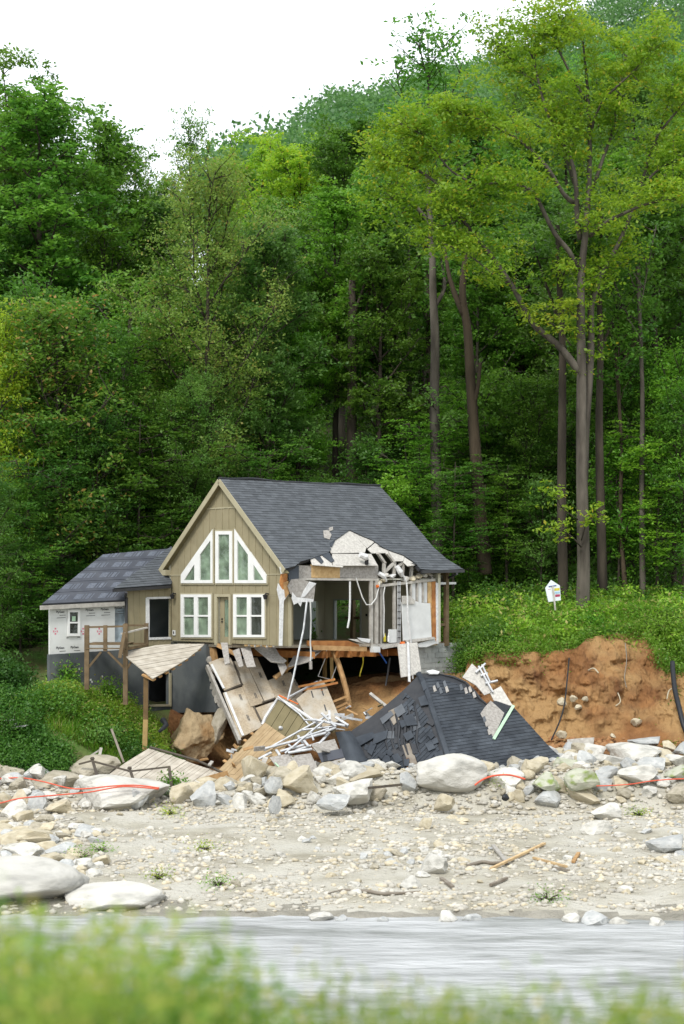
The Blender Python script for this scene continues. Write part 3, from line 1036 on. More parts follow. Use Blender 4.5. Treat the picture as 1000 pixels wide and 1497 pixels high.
M['pebble'] = mat('pebble_stone', (.5, .475, .415), (.36, .34, .295), .9, .95, .3, 20, rnd=.32, c3=(.5, .44, .32), s3=3, t3=(.5, .6))
patch = lambda X, Y, rg: noise.noise(Vector((X * .35, Y * .5, 3))) + .5 * noise.noise(Vector((X * 1.3, Y * 1.3, 8))) > rg.uniform(-.45, .6)
tag(pebble_field('gravel_stones', 13500, (-60, 1060), (45.3, 63), .012, .12, M['pebble'], 3, 3.8, keep=patch), 'pale small stones and pebbles strewn over the whole gravel bar', 'gravel', kind='stuff')
tag(pebble_field('berm_rubble', 3200, (-60, 1060), (61.8, 66.2), .03, .14, M['pebble'], 4, 1.8, .3), 'small broken rubble packed between the boulders of the rubble line', 'rubble', kind='stuff')
tag(pebble_field('clay_crumbs', 1500, (640, 1060), (68.0, 71.6), .03, .16, mat('clay_clod', (.36, .2, .09), (.24, .11, .045), 3, .95, .5, 12, rnd=.2), 5, 2, .4), 'reddish clods and stones fallen at the foot of the clay bank', 'clods', kind='stuff')

# ---------------------------------------------------------------- the damaged house
HC = Vector((-2.241, 68.0, 0))
AX = Vector((.756, .655, 0)).normalized()
AY = Vector((-AX.y, AX.x, 0))
ZV = Vector((0, 0, 1))


def W(x, y, z): return HC + AX * x + AY * y + ZV * z


GF = Frame(W(0, 0, 0), AY, ZV)
SF = Frame(W(0, 0, 0), AX, ZV)
EF = Frame(W(8, 0, 0), AY, ZV)
BF = Frame(W(0, 6.95, 0), AX, ZV)
WF = Frame(W(0, 6.85, 0), AX, ZV)
house = thing('house', W(0, 3.4, 3.3), 'tan gabled house with its near side torn open and lower floor collapsed', 'house')


def behind(fr, d): return Frame(fr.O - fr.n * d, fr.ex, fr.ey)


def groups_of(ps):
    """join convex pieces that touch into connected groups"""
    bb = [(min(p[0] for p in q), max(p[0] for p in q), min(p[1] for p in q), max(p[1] for p in q)) for q in ps]
    par = list(range(len(ps)))
    def f(i):
        while par[i] != i: i = par[i]
        return i
    for i in range(len(ps)):
        for j in range(i):
            A, B = bb[i], bb[j]
            if A[0] < B[1] + 1e-3 and B[0] < A[1] + 1e-3 and A[2] < B[3] + 1e-3 and B[2] < A[3] + 1e-3: par[f(i)] = f(j)
    g = {}
    for i, q in enumerate(ps): g.setdefault(f(i), []).append(q)
    return list(g.values())


def polyobj(name, fr, pts, d0, d1, mt, parent, px=True, holes=()):
    pl = fr.poly(pts) if px else list(pts)
    mb = MB()
    hs = [fr.poly(h) if px else h for h in holes]
    if hs:
        for q in with_holes(pl, hs): slab(mb, fr, q, d0, d1)
    else:
        slab(mb, fr, pl, d0, d1)
    return mb.build(name, mt, parent)


def barobj(name, p0, p1, w, t, mt, parent, side=None):
    return MB().plank(p0, p1, w, t, side).build(name, mt, parent)


def grow_poly(pl, k):
    cx = sum(p[0] for p in pl) / len(pl); cy = sum(p[1] for p in pl) / len(pl)
    return [(cx + (x - cx) * k, cy + (y - cy) * k) for x, y in pl]


# ---- windows of the gable
win_holes = []


def window(outer, panes, mt_glass, label=None, sash=None, fr=GF, frame_mt=None, parent=None):
    o2 = fr.poly(outer)
    win_holes.append(grow_poly(o2, .95))
    hs = [fr.poly(p) for p in panes]
    mb = MB()
    for q in with_holes(grow_poly(o2, 1.0), hs): slab(mb, fr, q, .03, .085)
    f = mb.build('window', frame_mt or M['white'], parent or house)
    if label: f['label'] = label
    cas = MB()
    ring = grow_poly(o2, 1.0)
    # tan casing just outside the white frame
    cx = sum(p[0] for p in o2) / len(o2); cy = sum(p[1] for p in o2) / len(o2)
    big = [(x + (.055 if x > cx else -.055), y + (.055 if y > cy else -.055)) for x, y in o2]
    for q in with_holes(big, [grow_poly(o2, .995)]): slab(cas, fr, q, .015, .06)
    cas.build('casing', M['trim'], f)
    for i, h in enumerate(hs):
        g = mt_glass[i] if isinstance(mt_glass, (list, tuple)) else mt_glass
        m2 = MB(); slab(m2, fr, grow_poly(h, 1.02), .03, .036)
        m2.build('pane', g, f)
    return f


g = M['glass']
window([(317.2, 776.5), (341.7, 776.5), (341.7, 852.5), (317.2, 852.5)], [[(321.5, 781.5), (337.5, 781.5), (337.5, 847.5), (321.5, 847.5)]], g, 'tall narrow upper centre window')
window([(313, 774), (313, 852.5), (266.8, 852.5), (266.8, 840)], [[(310, 790), (310, 848), (294.5, 848), (294.5, 811)], [(286.5, 825), (286.5, 848), (271.5, 848)]], g, 'left raked upper window')
window([(345, 773.5), (345, 852.5), (391.6, 852.5), (391.6, 841)], [[(349.2, 789), (349.2, 848), (365, 848), (365, 811)], [(373, 825), (373, 848), (388, 848)]], g, 'right raked upper window')
for x0, x1, lab in ((266.5, 310.8, 'left pair of lower windows'), (343.3, 389, 'right pair of lower windows')):
    mid = (x0 + x1) / 2
    hw = (x1 - x0)
    pn = []
    for a, b_ in ((x0 + 4.2, mid - 2.8), (mid + 2.8, x1 - 4.2)):
        pn += [[(a, 873), (b_, 873), (b_, 899), (a, 899)], [(a, 901.5), (b_, 901.5), (b_, 928), (a, 928)]]
    gl = g if x0 < 300 else [g, g, M['glassdim'], M['glassdim']]
    window([(x0, 869), (x1, 869), (x1, 931.5), (x0, 931.5)], pn, gl, lab)
# front door
dh = GF.poly([(318, 870.5), (337.5, 870.5), (337.5, 944), (318, 944)])
win_holes.append(dh)
df = polyobj('door_frame', GF, [(316, 868.5), (339.5, 868.5), (339.5, 942.5), (316, 942.5)], .01, .09, M['trim'], house,
             holes=[[(319.5, 872.5), (336.8, 872.5), (336.8, 950), (319.5, 950)]])
door = polyobj('door', GF, [(319.5, 872.5), (336.8, 872.5), (336.8, 942), (319.5, 942)], -.12, -.07, M['siding'], house,
               holes=[[(326, 877), (335, 877), (335, 931), (326, 931)]])
polyobj('pane', GF, [(326, 877), (335, 877), (335, 931), (326, 931)], -.1, -.09, M['glass'], door)
for yy in (905, 909):
    a = GF.at(323.2, yy)
    MB().tube([GF.w(*a, -.07), GF.w(*a, -.02)], .03, 8).build('door_knob', M['dark'], door)

# ---- gable siding
zr = lambda u: 12.18 - .888 * abs(u - 3.475)
gab = [(0, 5.88), (6.95, 5.93), (6.95, zr(6.95) - .1), (3.475, 12.08), (0, zr(0) - .1)]
bw = .41
k = 0
for u0 in np.arange(-.12, 7, bw):
    strip = clip_convex(gab, [(u0, 0), (u0 + bw, 0), (u0 + bw, 20), (u0, 20)])
    if len(strip) < 3: continue
    for gq in groups_of([q for q in with_holes(strip, win_holes) if abs(area(q)) > 2e-3]):
        mb = MB(); tk = .004 + R.uniform(0, .003)
        for q in gq: slab(mb, GF, q, -.03, tk)
        mb.build('siding_board', M['siding'], house)
    bt = clip_convex(gab, [(u0 - .02, 0), (u0 + .02, 0), (u0 + .02, 20), (u0 - .02, 20)])
    if len(bt) >= 3:
        for gq in groups_of([q for q in with_holes(bt, win_holes) if abs(area(q)) > 1e-3]):
            mb = MB()
            for q in gq: slab(mb, GF, q, .004, .022)
            mb.build('batten', M['siding'], house)
# inner sheathing so that the wall has a back
mb = MB()
for q in with_holes(gab, win_holes): slab(mb, GF, q, -.14, -.032)
mb.build('wall_sheathing', M['plaster_in'], house)
# belt trims
for q in with_holes([(0, 8.5), (6.95, 8.5), (6.95, 8.535), (0, 8.535)], win_holes):
    mb = MB(); slab(mb, GF, q, .004, .03); mb.build('belt_trim', M['trim'], house)
mb = MB(); slab(mb, GF, clip_convex(gab, [(2, 11.05), (5, 11.05), (5, 11.1), (2, 11.1)]), .004, .03); mb.build('belt_trim', M['trim'], house)
# wall lamps and socket
for px, py in ((257.5, 871), (393.5, 871.5)):
    a = GF.at(px, py)
    b_ = MB().tube([GF.w(a[0], a[1] + .08, .02), GF.w(a[0], a[1] + .1, .16), GF.w(a[0], a[1] + .05, .2)], .025, 6).build('wall_lamp', M['dark'], house)
    MB().tube([GF.w(a[0], a[1] + .06, .18), GF.w(a[0], a[1] + .04, .18), GF.w(a[0], a[1] - .12, .18)], [.03, .1, .06], 8).build('lamp_shade', M['dark'], b_)
a = GF.at(255.5, 925)
o = polyobj('outlet_cover', GF, [(a[0] - .08, a[1] - .1), (a[0] + .08, a[1] - .1), (a[0] + .08, a[1] + .1), (a[0] - .08, a[1] + .1)], .02, .05, M['white'], house, px=False)
polyobj('socket', GF, [(a[0] - .035, a[1] - .06), (a[0] + .035, a[1] - .06), (a[0] + .035, a[1] + .06), (a[0] - .035, a[1] + .06)], .05, .055, M['dark'], o, px=False)

# ---- main roof
ridge0 = W(-.22, 3.475, 12.18); eave0 = W(-.22, -.45, 8.70)
NF = Frame(eave0, AX, ridge0 - eave0)
SL = (ridge0 - eave0).length
RO = [(0, 0), (0, SL), (8.24, SL)] + NF.poly([(580, 738), (610, 772), (632, 799), (652, 817), (677, 832), (640, 834.5), (614, 832), (607, 823), (590, 812), (575, 807), (560, 801), (545, 790), (530, 784), (511, 775), (497, 785), (481, 795), (484, 803), (480, 808), (468, 812), (455, 817), (440, 821), (431, 828)])
mb = MB(); slab(mb, NF, RO, -.14, -.02); mb.build('roof_deck', M['felt'], house)


def roof_shingles(root, fr, outline, mt, w=.3, h=.145, ang=0.0, down=(0, -1), limit=300, o=(0, 0), lift=.014, drop=0.0, holes=()):
    cs = cells(outline, w, h, .5, ang=ang, o=o, minarea=.002, holes=holes)
    if drop: cs = [c for c in cs if R.random() > drop]
    def Yc(c): return fr.w(c[0][0][0], c[0][0][1]).y
    cs.sort(key=Yc)
    ind, rest = cs[:limit], cs[limit:]
    for c in ind:
        mb = MB()
        for q in c: shingle(mb, fr, q, lift, .004 + R.uniform(0, .007), down)
        if mb.v: mb.build('shingle', mt, root)
    if rest:
        mb = MB()
        for c in rest:
            t = .004 + R.uniform(0, .007)
            for q in c: shingle(mb, fr, q, lift, t, down)
        o_ = mb.build('shingle_field', mt, root)
        o_['kind'] = 'stuff'


roof_shingles(house, NF, RO, M['shingle'])
# far slope, seen only from elsewhere
BS = Frame(W(-.22, 3.475, 12.18), AX, W(-.22, 7.4, 8.7) - W(-.22, 3.475, 12.18))
mb = MB(); slab(mb, BS, [(0, 0), (8.24, 0), (8.7, -SL) if False else (8.24, SL), (0, SL)], -.06, .06); mb.build('far_roof_slope', M['shingle'], house)
rp_ = [W(-.24 + t * 8.3, 3.475, 12.2 + .03 * math.sin(t * 9) - .02 * math.sin(t * 23)) for t in np.linspace(0, 1, 24)]
MB().tube(rp_, .05, 6).build('ridge_cap', M['felt'], house)
# rake boards, soffit, eave return
for sgn, ue in ((1, 7.42), (-1, -.47)):
    MB().plank(W(-.245, 3.475, 12.09), W(-.245, ue, 8.62), .03, .2, AX).build('rake_board', M['trim'], house)
    MB().plank(W(-.11, 3.475, 12.02), W(-.11, ue, 8.55), .21, .02, AX).build('soffit', M['siding_dk'], house)  # soffit shade painted in with the darker siding colour
MB().plank(W(-.26, 7.18, 8.62), W(0.1, 7.18, 8.62), .48, .22, AY).build('eave_return', M['trim'], house)
MB().plank(W(0, 7.42, 8.62), W(8.2, 7.42, 8.62), .03, .18, AY).build('eave_board', M['trim'], house)
# eave gutter at the far right and torn corner at the left
MB().plank(NF.w(*NF.at(617, 834), -.06), NF.w(*NF.at(679, 833), -.06) , .12, .1, ZV).build('gutter', M['gutter'], house)
MB().tube([NF.w(*NF.at(670, 836), -.1), SF.w(*SF.at(658, 846), -.2), SF.w(*SF.at(652, 856), -.3)], .05, 6).build('downspout', M['gutter'], house)
polyobj('porch_soffit', SF, [(612, 834), (672, 835.5), (655, 842), (625, 842)], -.5, -.45, M['trim'], house)
fl = polyobj('torn_shingle_flap', SF, [(417, 833), (433, 827), (433, 846), (426, 849), (424, 853), (419, 850)], .12, .16, M['shingle_dk'], house)
for q in ([(411, 833), (419, 836), (416, 858), (411, 870), (408, 850)],): polyobj('broken_corner_board', SF, q, .02, .1, M['wood_or'], house)
polyobj('broken_corner_board', SF, [(411, 852), (418, 849), (419, 868), (414, 874)], .1, .14, M['wood'], house)
polyobj('torn_trim', SF, [(402, 829), (411, 831), (412, 838), (404, 839)], .25, .32, M['white'], house)
polyobj('torn_house_wrap', SF, [(404, 853), (410, 862), (417, 861), (421, 850), (419, 869), (412, 878), (410, 944), (405, 944), (406, 880), (402, 862)], .1, .12, M['plastic'], house)

# exposed roof sheathing
for q in ([(454, 816), (483, 808.5), (486, 826), (502, 826.5), (502, 828.5), (457, 825)],
          [(481, 802), (483, 795), (497, 784), (505, 777), (511, 773.5), (536, 800), (534, 807), (485, 808)],
          [(486, 809), (543, 809), (553, 826), (487, 826)],
          [(512, 775), (530, 783), (548, 791.5), (537.5, 800.5)],
          [(538, 802), (549, 792.5), (567, 802), (568, 807.5), (544, 808)],
          [(567, 803), (592, 812.5), (590, 819.5), (578, 819.5), (570, 808)],
          [(592, 814), (609, 825), (597, 827), (590, 821)]):
    polyobj('roof_sheathing', NF, q, -.05, -.025, M['osb_white'], house)
polyobj('loose_shingle_scrap', NF, [(472, 777), (479, 776), (484, 783), (481, 790), (473, 787)], .03, .05, M['osb_grey'], house)
polyobj('loose_shingle_scrap', NF, [(480, 773), (486, 771), (486, 776), (481, 778)], .03, .05, M['osb_grey'], house)
for q in ([(470, 811), (481, 808), (489, 820), (484, 822)], [(460, 815), (467, 812), (473, 821), (470, 824)], [(480, 795), (490, 790), (485, 800)]):
    polyobj('torn_shingle_strip', NF, q, -.02, .01, M['shingle_dk'], house)
# header band: alternating boards
for x0, x1, mt in ((431, 455, 'osb_grey'), (455, 497, 'osb_warm'), (497, 553, 'osb_grey')):
    yt = 825 if x0 > 440 else 826
    polyobj('header_sheathing', SF, [(x0, yt), (x1, yt + 1.2), (x1, 845.2), (x0, 844.5)], -.06, .0, M[mt], house)
polyobj('top_plate', SF, [(424, 845), (553, 845.5), (553, 849), (424, 848)], -.1, .04, M['wood_gry'], house)
MB().plank(SF.w(*SF.at(549, 857), .03), SF.w(*SF.at(635, 847.5), .03), .1, .06, ZV).build('top_plate', M['wood_gry'], house)


def pxbars(name, segs, fr, off, w, t, mt, parent, tr=lambda p: p):
    for s_ in segs:
        a, c = tr(s_[0]), tr(s_[1])
        ww = s_[2] if len(s_) > 2 else w
        of = s_[3] if len(s_) > 3 else off
        MB().plank(fr.w(*fr.at(*a), of), fr.w(*fr.at(*c), of), ww, t, fr.n.cross(fr.w(*fr.at(*c)) - fr.w(*fr.at(*a)))).build(name, mt, parent)


t5 = lambda p: (520 + p[0] * .18, 770 + p[1] * .18)
t2 = lambda p: (400 + p[0] * .3, 690 + p[1] * .3)
t4 = lambda p: (330 + p[0] * .23, 1010 + p[1] * .23)
t1 = lambda p: (60 + p[0] * .2, 790 + p[1] * .2)
pxbars('rafter', [((190, 215), (250, 300)), ((242, 295), (238, 412)), ((265, 215), (325, 290)), ((325, 288), (320, 405)), ((250, 365), (325, 290)),
                  ((332, 335), (395, 288)), ((396, 290), (388, 408)), ((466, 320), (458, 415)), ((520, 375), (528, 430)), ((560, 365), (632, 402)), ((622, 400), (632, 442))],
       SF, -.08, .09, .12, M['wood_gry'], house, t5)
# attic insulation lumps on the plate, as torn pieces
for i, (px, py) in enumerate([(566, 841), (575, 843), (594, 846), (604, 845), (612, 843), (553, 852), (560, 848), (620, 841)]):
    o = rock(R.choice(SMALL), SF.w(*SF.at(px, py), -.05), (.2, .15, .1), (0, R.uniform(-.4, .4), R.uniform(0, 3)), R.choice([M['plastic'], M['rockC'], M['osb_white']]), None, None, None, 'insulation_batt')
    o.parent = house; o.location = o.location - house.location
    del_ = [k_ for k_ in ('label', 'category', 'group') if k_ in o]
    for k_ in del_: del o[k_]
MB().tube([SF.w(*SF.at(552, 838), .06), SF.w(*SF.at(558, 842), .1), SF.w(*SF.at(563, 850), .06)], [.08, .1, .05], 7).build('air_duct', M['plastic'], house)
MB().tube([SF.w(*SF.at(578, 828), .08), SF.w(*SF.at(582, 836), .12), SF.w(*SF.at(586, 843), .08)], [.09, .12, .06], 8).build('air_duct', M['plastic'], house)
fx = MB().tube([SF.w(*SF.at(521, 811), .2), SF.w(*SF.at(528, 814), .25), SF.w(*SF.at(531, 819), .2)], [.1, .13, .08], 8).build('hanging_fixture', M['plastic'], house)
MB().tube([SF.w(*SF.at(530, 818), .24), SF.w(*SF.at(531, 825), .2)], .075, 8).build('fixture_can', M['dark'], fx)

# ---- interior shell
mb = MB(); mb.prism([W(4.9, .05, 5.74), W(8, .02, 5.74), W(8, 6.9, 5.74), W(.15, 6.9, 5.74), W(.15, 3.2, 5.74), W(1.2, 1.6, 5.74), W(2.2, 1.0, 5.74), W(4.8, .9, 5.74)], Vector((0, 0, .1))); mb.build('floor', M['osb'], house)
mb = MB(); mb.prism([W(1.2, .1, 8.33), W(7.9, .1, 8.33), W(7.9, 6.85, 8.33), W(1.2, 6.85, 8.33)], Vector((0, 0, .05))); mb.build('ceiling', M['ceil'], house)
ez = [(0, 5.85), (6.95, 5.85), (6.95, 9.0), (3.475, 12.05), (0, 9.0)]
mb = MB()
for q in with_holes(ez, [EF.poly([(489, 877), (527, 877), (527, 936), (489, 936)])]): slab(mb, EF, q, -.14, 0)
mb.build('end_wall', M['plaster_in'], house)
f = polyobj('window', EF, [(487.5, 875.5), (528.5, 875.5), (528.5, 937), (487.5, 937)], -.1, .02, M['plaster_blue'], house, holes=[[(489.5, 877.5), (526.5, 877.5), (526.5, 935.5), (489.5, 935.5)]])
f['label'] = 'opening to the back porch'
mb = MB()
bz = [(0, 5.85), (8, 5.85), (8, 9.05), (0, 9.05)]
for q in with_holes(bz, [BF.poly([(453, 879), (465, 879), (465, 936), (453, 936)])]): slab(mb, BF, q, -.14, 0)
mb.build('back_wall', M['plaster_in'], house)
polyobj('partition_panel', BF, [(419, 882), (452, 882), (452, 934), (419, 935)], .005, .03, M['plaster_blue'], house)
mb = MB(); slab(mb, behind(BF, 1), behind(BF, 1).poly([(446, 868), (474, 868), (474, 942), (446, 942)]), -.1, 0); mb.build('hall_wall', M['plaster_blue'], house)
for px, py in ((536, 899), (472, 912)):
    a = EF.at(px, py)
    polyobj('wall_socket', EF, [(a[0] - .05, a[1] - .05), (a[0] + .05, a[1] - .05), (a[0] + .05, a[1] + .05), (a[0] - .05, a[1] + .05)], 0, .02, M['dark'], house, px=False)

# ---- torn side: leftovers of the wall
for x0, x1 in ((411, 415.5), (415.5, 420.5)):
    polyobj('siding_board', SF, [(x0, 862), (x1, 866), (x1, 944), (x0, 944)], -.02, .02, M['siding'], house)
polyobj('corner_trim', SF, [(420.5, 872), (425, 873), (425, 944.5), (420.5, 944.5)], -.02, .05, M['trim'], house)
d2 = polyobj('side_door', SF, [(426.5, 876), (440, 876), (440, 943), (426.5, 943)], -.5, -.45, M['siding'], house, holes=[[(428, 880), (433.5, 880), (433.5, 934), (428, 934)]])
polyobj('pane', SF, [(428, 880), (433.5, 880), (433.5, 934), (428, 934)], -.48, -.47, M['glass'], d2)
polyobj('hanging_sheathing', SF, [(421, 847), (432, 846), (456.5, 853), (453.5, 879), (434, 877), (420, 868), (416, 857)], .16, .2, M['osb_grey'], house)
polyobj('torn_house_wrap', SF, [(447, 850), (457, 853), (450, 860), (440, 872), (434, 874), (438, 864)], .21, .225, M['plastic'], house)
polyobj('torn_house_wrap', SF, [(422, 866), (428, 873), (453, 876), (452, 880), (436, 880), (434, 887), (430, 881), (424, 884), (421, 875)], .21, .225, M['plastic'], house)
st = []
for px, wpx, dep in ((542.5, 4.5, 0), (549.5, 4.5, .02), (558.5, 2.6, -.1), (568, 3, -.4), (577.5, 3, -.05), (588, 2.5, -.3), (596, 2.5, -.5)):
    y0_, y1_ = SF.at(px, 849), SF.at(px, 941)
    barobj('wall_stud', SF.w(*y0_, dep), SF.w(*y1_, dep), wpx / F * 72 / .8, .09, M['wood_gry'], house, AX)
for px, py0, py1 in ((605, 853, 880), (614, 852, 881), (622, 851, 881)):
    polyobj('insulation_panel', SF, [(px - 3, py0), (px + 3, py0), (px + 3, py1), (px - 3, py1)], -.06, -.02, M['drywall'], house)
for px in (600.5, 609.8, 618.4): barobj('wall_stud', SF.w(*SF.at(px, 851), 0), SF.w(*SF.at(px, 882), 0), .05, .09, M['wood_gry'], house, AX)
for i in range(9):
    yy = 856 + i * 9.5
    MB().plank(SF.w(*SF.at(579.5, yy), .08), SF.w(*SF.at(583, yy), .08), .03, .03).build('metal_rung', M['dark'], house)
for px in (580, 583): barobj('metal_strip', SF.w(*SF.at(px, 850), .07), SF.w(*SF.at(px, 940), .07), .04, .02, M['lath'], house, AX)
polyobj('drywall_sheet', SF, [(585, 880), (603, 878), (612, 881), (627, 882), (629, 931), (587.5, 937)], .05, .08, M['drywall'], house)
polyobj('torn_board', SF, [(584.5, 871), (596, 871), (604, 878), (603, 883), (585, 883)], .1, .13, M['osb_white'], house)
polyobj('drywall_sheet', SF, [(566, 920), (578, 920), (578, 939), (566, 940)], .06, .08, M['drywall'], house)
polyobj('corner_post', SF, [(625, 851), (631, 850.5), (631.5, 935), (627.5, 932)], -.12, .0, M['osb_warm'], house)
polyobj('corner_post', SF, [(631, 850.5), (636, 850), (637, 938), (631.5, 935)], -.05, .03, M['wood_or'], house)
polyobj('wrapped_corner_edge', SF, [(636, 852), (639.5, 852), (640, 941), (637, 941)], -.05, .05, M['plastic'], house)
barobj('eave_board_stub', SF.w(*SF.at(637, 853), -.1), SF.w(*SF.at(669, 852.5), -.1), .09, .04, M['drywall'], house, ZV)
# sill debris
polyobj('rim_joist', SF, [(462, 937), (521, 937), (537, 943), (537, 951), (472, 948), (462, 944)], -.55, -.47, M['wood_or'], house)
polyobj('rim_joist', SF, [(541, 942), (584, 939.5), (584, 945), (541, 948)], -.02, .05, M['wood_gry'], house)
MB().plank(SF.w(*SF.at(466, 947), -.3), SF.w(*SF.at(538, 949), -.1), .18, .1, ZV).build('floor_beam', M['wood'], house)
for i in range(9):
    a = W(1.9 + i * .62, .35, 5.48)
    MB().plank(a, a + AY * 5.5, .05, .26, AX).build('floor_joist', M['wood_or'], house)
polyobj('splintered_board', SF, [(508, 934), (533, 935), (541, 938), (531, 941), (521, 938)], .0, .03, M['osb_white'], house)
polyobj('splintered_board', SF, [(520, 932), (540, 934), (538, 940), (526, 937)], .06, .08, M['plastic'], house)
polyobj('sill_box', SF, [(541, 945), (551, 945), (551, 953.5), (541, 953.5)], .0, .2, M['drywall'], house)
polyobj('splintered_board', SF, [(551, 943), (580, 940), (583, 944), (556, 949)], .1, .13, M['osb_white'], house)
polyobj('splintered_board', SF, [(607, 941), (632, 934), (635, 940), (620, 946), (609, 946)], .1, .14, M['drywall'], house)
polyobj('splintered_board', SF, [(588, 936), (630, 931), (632, 934), (590, 940)], .1, .2, M['osb_white'], house)
# jars on the sill
for px, col in ((565.5, 'plastic'), (560, 'yellow')):
    a = SF.at(px, 938)
    MB().tube([SF.w(a[0], a[1], .1), SF.w(a[0], a[1] + .2, .1), SF.w(a[0], a[1] + .24, .1), SF.w(a[0], a[1] + .32, .1)], [.05, .05, .025, .025], 8).build('sill_bottle', M[col], house)
# ragged lower edge of the gable wall
for i in range(15):
    u = .45 + i * .12
    mb = MB(); slab(mb, GF, [(u, 5.88), (u + .115, 5.88), (u + .09, 5.88 - R.uniform(.02, .1)), (u + .03, 5.88 - R.uniform(.03, .12))], -.1, -.02); mb.build('splinter', M['osb_warm'] if i % 3 else M['osb_white'], house)

# porch at the back corner
for py_, z0 in ((.15, 6.2), (3.0, 5.9), (5.8, 5.9)):
    barobj('porch_post', W(8.6, py_, z0 - .5), W(8.6, py_, 8.7), .16, .16, M['deckwood'], house, AX)
barobj('porch_rail', W(8.6, .15, 6.75), W(8.6, 6.3, 6.75), .05, .1, M['deckwood'], house, AX)
barobj('porch_rail', W(8.05, .15, 6.55), W(8.6, .15, 6.55), .05, .1, M['deckwood'], house, AY)
mb = MB(); mb.prism([W(8.1, .2, 5.7), W(8.9, .2, 5.7), W(8.9, 6.5, 5.7), W(8.1, 6.5, 5.7)], Vector((0, 0, .15))); mb.build('porch_floor', M['deckwood'], house)
MB().plank(W(8.6, .0, 8.62), W(8.6, 6.9, 8.62), .1, .2, AX).build('porch_beam', M['deckwood'], house)

# ---- foundation
polyobj('foundation_wall', GF, [(249, 941), (300, 942), (301, 960), (303, 985), (306, 1000), (309, 1015), (313, 1028), (316, 1041), (249, 1042)], -.22, -.03, M['parge'], house)
for px, py in ((301.5, 966), (304, 978), (304.5, 991), (308, 1003), (310.5, 1013), (314, 1022), (318, 1030), (321, 1039), (316, 1043), (325, 1046)):
    a = GF.at(px, py)
    o = rock(R.choice(SMALL), GF.w(a[0], a[1], -.16), (.14, .14, .18), (R.uniform(-.3, .3), R.uniform(-.3, .3), .7), M['brokenblock'], None, None, None, 'broken_block')
    o.parent = house; o.location = o.location - house.location
    for k_ in ('label', 'category', 'group'):
        if k_ in o: del o[k_]
mb = MB(); slab(mb, GF, GF.poly([(299, 942), (306, 950), (309, 968), (305, 985), (301, 962)]), -.35, -.2); mb.build('split_stud', M['wood'], house)
# basement walls
mb = MB(); slab(mb, Frame(W(0, 6.7, 0), AX, ZV), [(.1, 3.1), (8, 3.6), (8, 5.85), (.1, 5.85)], -.1, 0); mb.build('basement_wall', M['nearblack'], house)
mb = MB(); slab(mb, Frame(W(7.8, 0, 0), AY, ZV), [(.3, 3.6), (6.7, 3.6), (6.7, 5.7), (.3, 5.7)], -.1, 0); mb.build('basement_wall', M['nearblack'], house)
for a in (3, 5): barobj('basement_post', W(a, 3.4, 3.6), W(a, 3.4, 5.5), .12, .12, M['postlow'], house, AX)
# concrete block wall below the far corner
cb = Frame(W(6.2, .18, 5.84), AX, ZV)
cs = cells([(0.1, -1.25), (.1, -.03), (3.35, -.03), (3.32, -.42), (3.45, -.8), (3.3, -1.25)], .405, .2, gap=.012)
for c in cs:
    mb = MB(); dd = R.uniform(-.012, .012)
    for q in c: slab(mb, cb, q, -.2, dd)
    mb.build('concrete_block', M['block'], house)
mb = MB(); slab(mb, cb, [(.12, -1.24), (.12, -.05), (3.28, -.05), (3.28, -1.24)], -.19, -.02); mb.build('block_mortar', M['brokenblock'], house)

# cables and strips hanging from the torn side belong to the house
def hang(name, pts, r, mt, fr=SF, off=.3, n=5, parent=None):
    out = []
    for i, p in enumerate(pts):
        of = off if len(p) < 3 else p[2]
        out.append(fr.w(*fr.at(p[0], p[1]), of))
    return MB().tube(out, r, n).build(name, mt, parent or house)


hang('hanging_strip', [(436, 878), (431, 920), (424, 952), (416, 990), (408, 1022)], .035, M['lath'], off=.5)
hang('hanging_cable', [(446, 878), (447, 905), (446, 940), (447, 955), (446, 968), (447, 978)], .03, M['cable'])
hang('hanging_strip', [(509, 850), (509, 880), (508, 905), (505.5, 918)], .04, M['plastic'], off=.1)
hang('hanging_cable', [(518, 845), (522, 858), (527, 873), (533, 884), (540, 884), (547, 875), (551, 860), (553, 850)], .025, M['cable'], off=.1)
hang('hanging_cable', [(584, 842), (588, 852), (589, 866), (590, 905), (593, 925), (596, 955), (597, 992)], .035, M['plastic'], off=.25)
hang('hanging_cable', [(560, 858), (558, 870), (559, 890), (558.5, 925), (560, 938)], .025, M['cable'], off=.1)
hang('hanging_cable', [(503, 950), (500, 965), (490, 990), (509, 995)], .018, M['cable'], off=-1.0)
hang('hanging_cable', [(521, 952), (517, 975), (509, 996)], .018, M['cable'], off=-1.0)
hang('hanging_cable', [(551, 955), (551, 970), (547, 985), (546, 990)], .025, M['yellow'], off=-.8)
hang('hanging_cable', [(563, 952), (570, 962), (575, 970)], .03, M['blue'], off=-.4)
hang('hanging_pipe', [(580, 962), (577, 985), (574, 1003)], .04, M['gutter'], off=-.4)
MB().tube([SF.w(*SF.at(446.5, 966), .3), SF.w(*SF.at(446.8, 978), .3)], .06, 6).build('cable_box', M['osb_grey'], house)
a = SF.at(548, 857); MB().tube([SF.w(*a, .1), SF.w(*SF.at(550.5, 857), .1)], .06, 6).build('clamp', M['orange'], house)
a = SF.at(583, 941); MB().tube([SF.w(*a, .1), SF.w(*SF.at(588, 940), .1)], .07, 6).build('clamp', M['orange'], house)

